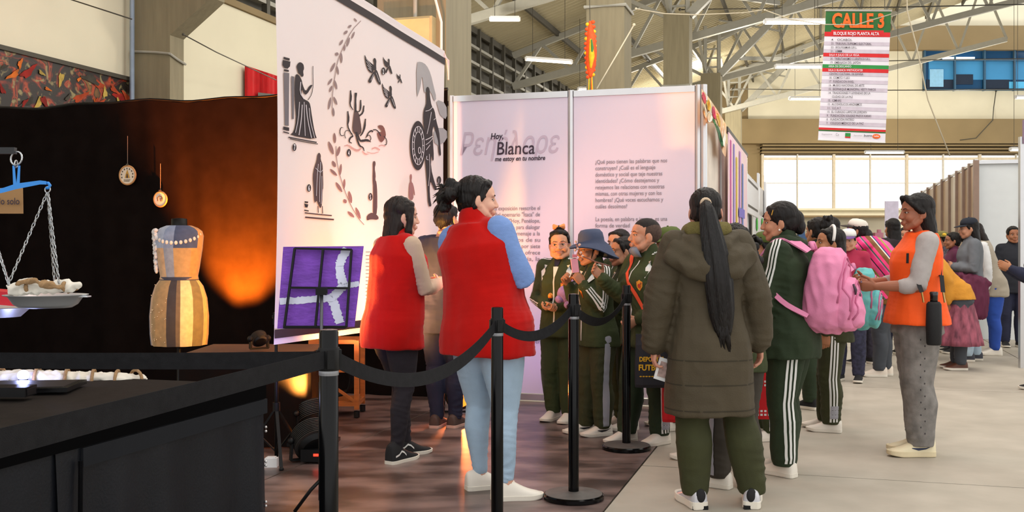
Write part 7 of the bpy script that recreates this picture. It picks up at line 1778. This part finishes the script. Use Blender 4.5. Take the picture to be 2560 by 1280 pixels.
bquad(ws, 'frame', M_alu, 1867, 1869, 1.7, 2.22, .07)
gs = thing('leaf_poster', 'white poster with bright green leaves on the farther booth', 'poster', hit(1898, BP + RV * .03)); bquad(gs, 'sheet', M_white, 1884, 1912, .9, 1.78, .05, .01)
for i, (x, z) in enumerate(((1893, 1.62), (1906, 1.66), (1892, 1.36), (1904, 1.38), (1893, 1.08), (1905, 1.1))):
    c = hit(x, BP + RV * .06); b = MB(); b.poly([V((c.x, c.y, z)) + DV * (.22 * math.cos(6.283 * k / 12) * (1 + .2 * math.sin(3 * k))) + Z3 * (.10 * math.sin(6.283 * k / 12)) for k in range(12)]); b.build('leaf', mat('leaf_green', '#3fc43a', .7), gs)
cr_ = thing('clothes_rail', 'rail of dark coats hanging at a booth far down the aisle', 'clothes rail', hit(1932, BP + RV * .1))
bquad(cr_, 'rail', M_alu, 1920, 1948, 1.9, 1.93, .12, .03)
for i, c in enumerate(('#3a2620', '#241c1c', '#c9b8a4', '#4c1f24', '#1d1c20', '#a82430')):
    x = 1921 + i * 4.4; a = hit(x, BP + RV * .1); b = MB()
    rings_mb(b, [V((a.x, a.y, 1.85)), V((a.x, a.y, 1.7)), V((a.x, a.y, 1.2)), V((a.x, a.y, .7))], [(.05, .08), (.08, .22), (.09, .24), (.10, .26)], 12, X=(0, 1, 0)); b.build('coat', mat('coat_' + c[1:], c, .85), cr_, True)
for x in (1920, 1948): bquad(cr_, 'upright', M_alu, x, x + 1.2, 0, 1.92, .12, .03)
fw = thing('festoon_cloth', 'colourful embroidered cloth draped from the panel end down the booth', 'cloth', bp_(1785, 300, .08))
v_, f_ = sheet(np.linspace(0, 1, 26), np.linspace(0, 1, 6), lambda t, w: bp_(1754 + 62 * t, 222 + 90 * t ** 1.15 + 50 * w * (1.0 + .3 * math.sin(t * 9)) + 60 * t * w * .4, .08 + .02 * math.sin(t * 20 + w * 3)))
M_fest = mat('festoon', '#c98a6a', .8, var=.3, vs=5, col2='#d9cfa8'); b = MB(); b.add(v_, f_); b.build('cloth', M_fest, fw, True)
fest = lambda t, w: bp_(1754 + 62 * t, 222 + 90 * t ** 1.15 + 50 * w * (1.0 + .3 * math.sin(t * 9)) + 60 * t * w * .4, .087 + .02 * math.sin(t * 20 + w * 3))
for i, (t, w, rt, rw, c) in enumerate(((.1, .25, .08, .2, '#d23a50'), (.13, .7, .09, .22, '#e8d9c0'), (.3, .3, .08, .2, '#e6c04a'), (.34, .75, .12, .22, '#f0ece0'), (.5, .4, .08, .3, '#c23a5a'), (.55, .85, .1, .14, '#4a7a4a'), (.68, .3, .08, .2, '#d9a83a'), (.74, .75, .12, .2, '#3f6a48'), (.9, .45, .07, .3, '#e4ddd0'))):
    b = MB(); b.poly([fest(min(.999, max(0, t + rt * math.cos(6.283 * k / 12) * (1 + .25 * math.sin(3 * k + i)))), min(1, max(0, w + rw * math.sin(6.283 * k / 12)))) for k in range(12)]); b.build('printed_flower', mat('fest_' + c[1:], c, .8), fw)
# white stand with sign far down the aisle
wst = thing('banner_stand', 'narrow white pull-up banner standing far down the aisle', 'banner', P(2228, 690, 24)); a = P(2212, 500, 24); c = P(2246, 500, 24)
b = MB(); b.box(((a.x + c.x) / 2, 24, 1.2), (c.x - a.x, .03, 2.35)); b.build('sheet', mat('pale_lilac', '#dcd6ee', .7), wst); b = MB(); b.box(((a.x + c.x) / 2, 24, .03), (.34, .3, .06)); b.build('foot', M_alu, wst)
lc = thing('counter', 'long cream counter wall at the end of the aisle', 'counter', P(2100, 690, 34)); a = P(1930, 600, 34); c = P(2215, 600, 34)
b = MB(); b.box(((a.x + c.x) / 2, 34, 1.15), (c.x - a.x, .5, 2.3)); b.build('front', M_cream, lc); b = MB(); b.box(((a.x + c.x) / 2, 33.8, 2.33), (c.x - a.x + .1, .9, .06)); b.build('top', mat('counter_top', '#b59a72', .6), lc)
for i in range(9):
    x = a.x + .4 + i * (c.x - a.x - .6) / 9; bx = thing('goods', ('red', 'blue', 'cream', 'brown', 'green', 'orange', 'violet', 'tan', 'pink')[i] + ' goods displayed before the far cream counter', 'goods', (x, 33.2, 1.05))
    b = MB(); b.box((x, 33.2, 1.55), (.26, .26, .3 + .1 * (i % 3))); b.cyl((x + .02, 33.15, 1.7), .07, .2, 12); b.build('pack', mat('goods%d' % i, ('#b0413a', '#4a6a9a', '#d9cba8', '#7a5636', '#5a8a4a', '#d0803a', '#8a6aa0', '#b59a72', '#d08aa0')[i], .7), bx, False)
    b = MB(); b.box((x, 33.2, .7), (.3, .3, 1.36)); b.build('plinth', M_white, bx)

# ================================================================ partitions on the right
RP = V((6.5, 14.6, 0))
rp_ = thing('glazed_partition', 'row of bronze tinted panels between brown posts on the right of the aisle', 'partition', hit(2370, RP))
M_brz = mat('bronze_panel', '#b79a80', .35, var=.25, vs=1.2, spec=.5); M_bpost = mat('brown_post', '#8d7668', .5)
xs = [2306, 2321, 2338, 2357, 2376, 2394, 2411, 2426, 2440]
for i, (x0, x1) in enumerate(zip(xs, xs[1:])):
    a, c = hit(x0, RP), hit(x1, RP); q = [V((a.x, a.y, 0)), V((c.x, c.y, 0)), V((c.x, c.y, 2.44)), V((a.x, a.y, 2.44))]
    b = MB(); b.loft([q, [p + RV * .02 for p in q]]); b.build('panel', (M_brz, mat('bronze_pale', '#d9cdc0', .3, var=.15, vs=1), M_brz, mat('bronze_dark', '#a5866a', .35, var=.2, vs=1))[(i * 3 + 1) % 4], rp_)
for x in xs:
    a = hit(x, RP); b = MB(); b.box((a.x, a.y, 1.25), (.07, .09, 2.5), AX); b.build('post', M_bpost, rp_)
a, c = hit(2306, RP), hit(2440, RP); b = MB(); b.bar((a.x, a.y, 2.47), (c.x, c.y, 2.47), .03); b.build('top_rail', M_alu, rp_)
wp = thing('white_board_wall', 'plain white exhibition board facing the aisle at the right', 'partition', V((7.0, 14.5, 0)))
e0 = RP; e1 = V(((2556 - CX) / F * 14.45, 14.45, 0)); b = MB(); q = [e0, e1, e1 + V((0, 0, 2.5)), e0 + V((0, 0, 2.5))]; b.loft([q, [p + V((0, .03, 0)) for p in q]]); b.build('board', mat('board_cool', '#d5dadb', .6, var=.02), wp)
for p in (e0, e1): b = MB(); b.bar(p + V((0, -.02, 0)), p + V((0, -.02, 2.52)), .05, up=(1, 0, 0)); b.build('post', M_alu, wp)
b = MB(); b.bar(e0 + V((0, -.02, 2.48)), e1 + V((0, -.02, 2.48)), .05); b.build('rail', M_alu, wp)
ne = thing('near_board_wall', 'edge of a nearer white board at the right edge of the view', 'partition', P(2556, 920, 11.0))
a = P(2546, 0, 11.1); c = P(2680, 0, 11.0); b = MB(); b.box(((a.x + c.x) / 2, 11.05, 1.2), (c.x - a.x, .03, 2.4)); b.build('board', M_white, ne); b = MB(); b.bar((a.x, 11.03, 0), (a.x, 11.03, 2.45), .05, up=(1, 0, 0)); b.build('post', M_alu, ne)
b = MB(); b.box(((a.x + c.x) / 2, 11.0, 2.5), (c.x - a.x, .03, .25)); b.build('header', mat('header_violet', '#8d7a92', .7), ne)

# ================================================================ things in hands and bags
def bag(name, label, cat, c, w, h, d, m, X=(1, 0, 0), prints=None):
    t = thing(name, label, cat, c); X = V(X).normalized(); Yv = Z3.cross(X).normalized(); b = MB()
    b.loft([[c + X * (w / 2 * q * sx_) + Yv * (d / 2 * k * sy_) + Z3 * z for sx_, sy_ in ((-1, -.6), (-.6, -1), (.6, -1), (1, -.6), (1, .6), (.6, 1), (-.6, 1), (-1, .6))] for q, k, z in ((.98, .7, 0), (1, 1, .02), (1, 1, h * .4), (.97, .7, h * .8), (.96, .3, h))]); b.build('body', m, t, False)
    for sy_ in (-1, 1):
        b = MB(); b.tube([c + X * (-w * .22) + Yv * (d * .15 * sy_) + Z3 * (h - .02), c + X * (-w * .12) + Yv * (d * .1 * sy_) + Z3 * (h + .10), c + X * (w * .12) + Yv * (d * .1 * sy_) + Z3 * (h + .10), c + X * (w * .22) + Yv * (d * .15 * sy_) + Z3 * (h - .02)], .008, 6); b.build('handle', m, t, True)
    if prints: prints(t, c, X, Yv)
    return t
M_rt = mat('red_tote', '#c8131c', .75, var=.06)
def dots(t, c, X, Yv):
    f = lambda x, z: c + X * x + Z3 * z - Yv * .052
    for i in range(9):
        for j in range(10):
            x, z = -.09 + i * .0225, .03 + j * .022
            if 1.0 > math.hypot(x / .065, (z - .13) / .07): continue
            b = MB(); b.quad(f(x - .007, z - .006), f(x + .007, z - .006), f(x + .007, z + .006), f(x - .007, z + .006))
            if (i + j) % 1 == 0: b.build('printed_mark', M_wstr, t)
bag('tote_bag', 'red cloth tote with a white dotted print between parka and tracksuit', 'bag', P(1908, 1046, 6.25), .25, .38, .10, M_rt, prints=dots)
bag('tote_bag', 'plain red cloth bag beside the grey cuffed trousers of the boy', 'bag', P(1682, 1054, 6.55), .13, .38, .08, M_rt)
def spo(t, c, X, Yv):
    for s, x, z, sz, wd in (('SP', .005, .27, .055, .05), ('FUTBOL', -.095, .11, .05, .16), ('DEPORTES', -.09, .165, .04, .15), ('.........', -.09, .07, .04, .16)):
        lettering('lettering', s, c + X * x + Z3 * z - Yv * .047, X, Z3, sz, mat('bag_yellow', '#e0a81c', .7), t, bold=.03, width=wd, off=.0)
bag('sports_bag', 'dark sports bag with yellow lettering at the hip of the buzz cut boy', 'bag', P(1632, 968, 6.45), .22, .33, .09, mat('bag_dark', '#26242a', .8), prints=spo)
pk = thing('pink_phone', 'pink phone held up by the child in the navy hat', 'phone', P(1437, 690, 6.72))
b = MB(); b.box(P(1437, 664, 6.72), (.045, .014, .09), (V((.97, .2, .12)).normalized(), V((-.2, .98, 0)).normalized(), V((-.12, 0, .99)).normalized())); b.build('case', mat('pink_phone', '#e79aa8', .4), pk)
b = MB(); b.box(P(1437, 640, 6.715), (.03, .018, .02)); b.build('camera_bump', mat('pink_dark', '#c9707f', .4), pk)
stk = thing('twig', 'thin twig with pale flowers held out by the buzz cut boy', 'twig', P(1470, 660, 6.7)); b = MB(); b.tube([P(1525, 665, 6.65), P(1490, 655, 6.65), P(1455, 640, 6.65), P(1440, 610, 6.66)], .005, 6); b.build('stem', mat('twig_brown', '#7a4f44', .8), stk, True)
for i, (x, y) in enumerate(((1452, 632), (1444, 622), (1449, 612), (1440, 604), (1456, 640), (1438, 625))): b = MB(); b.ell(P(x, y, 6.64), (.009,) * 3, 8, 6); b.build('blossom', mat('pale_blossom', '#c9a79a', .7), stk, True)
pt = thing('plush_toy', 'lilac plush toy held against the jacket of the girl with glasses', 'toy', P(1422, 760, 7.35)); M_pl = mat('lilac_plush', '#a983b5', .95, var=.15, vs=40, bump=.6, bs=120)
b = MB(); b.ell(P(1412, 735, 7.34), (.055, .05, .06)); b.build('body', M_pl, pt, True); b = MB(); b.ell(P(1428, 708, 7.32), (.04, .04, .04)); b.build('head', M_pl, pt, True)
for x, y in ((1398, 748), (1420, 762), (1438, 730)): b = MB(); b.ell(P(x, y, 7.32), (.03, .025, .028)); b.build('limb', M_pl, pt, True)
ob = thing('toy_figure', 'small gold and black figure in the hand of the girl with glasses', 'toy', P(1376, 750, 7.34)); b = MB(); b.ell(P(1376, 740, 7.34), (.018, .018, .022)); b.build('head', M_gold, ob, True); b = MB(); b.ell(P(1376, 748, 7.34), (.016, .016, .016)); b.build('body', M_blkp, ob, True)
bpy.data.scenes.remove(TMP)
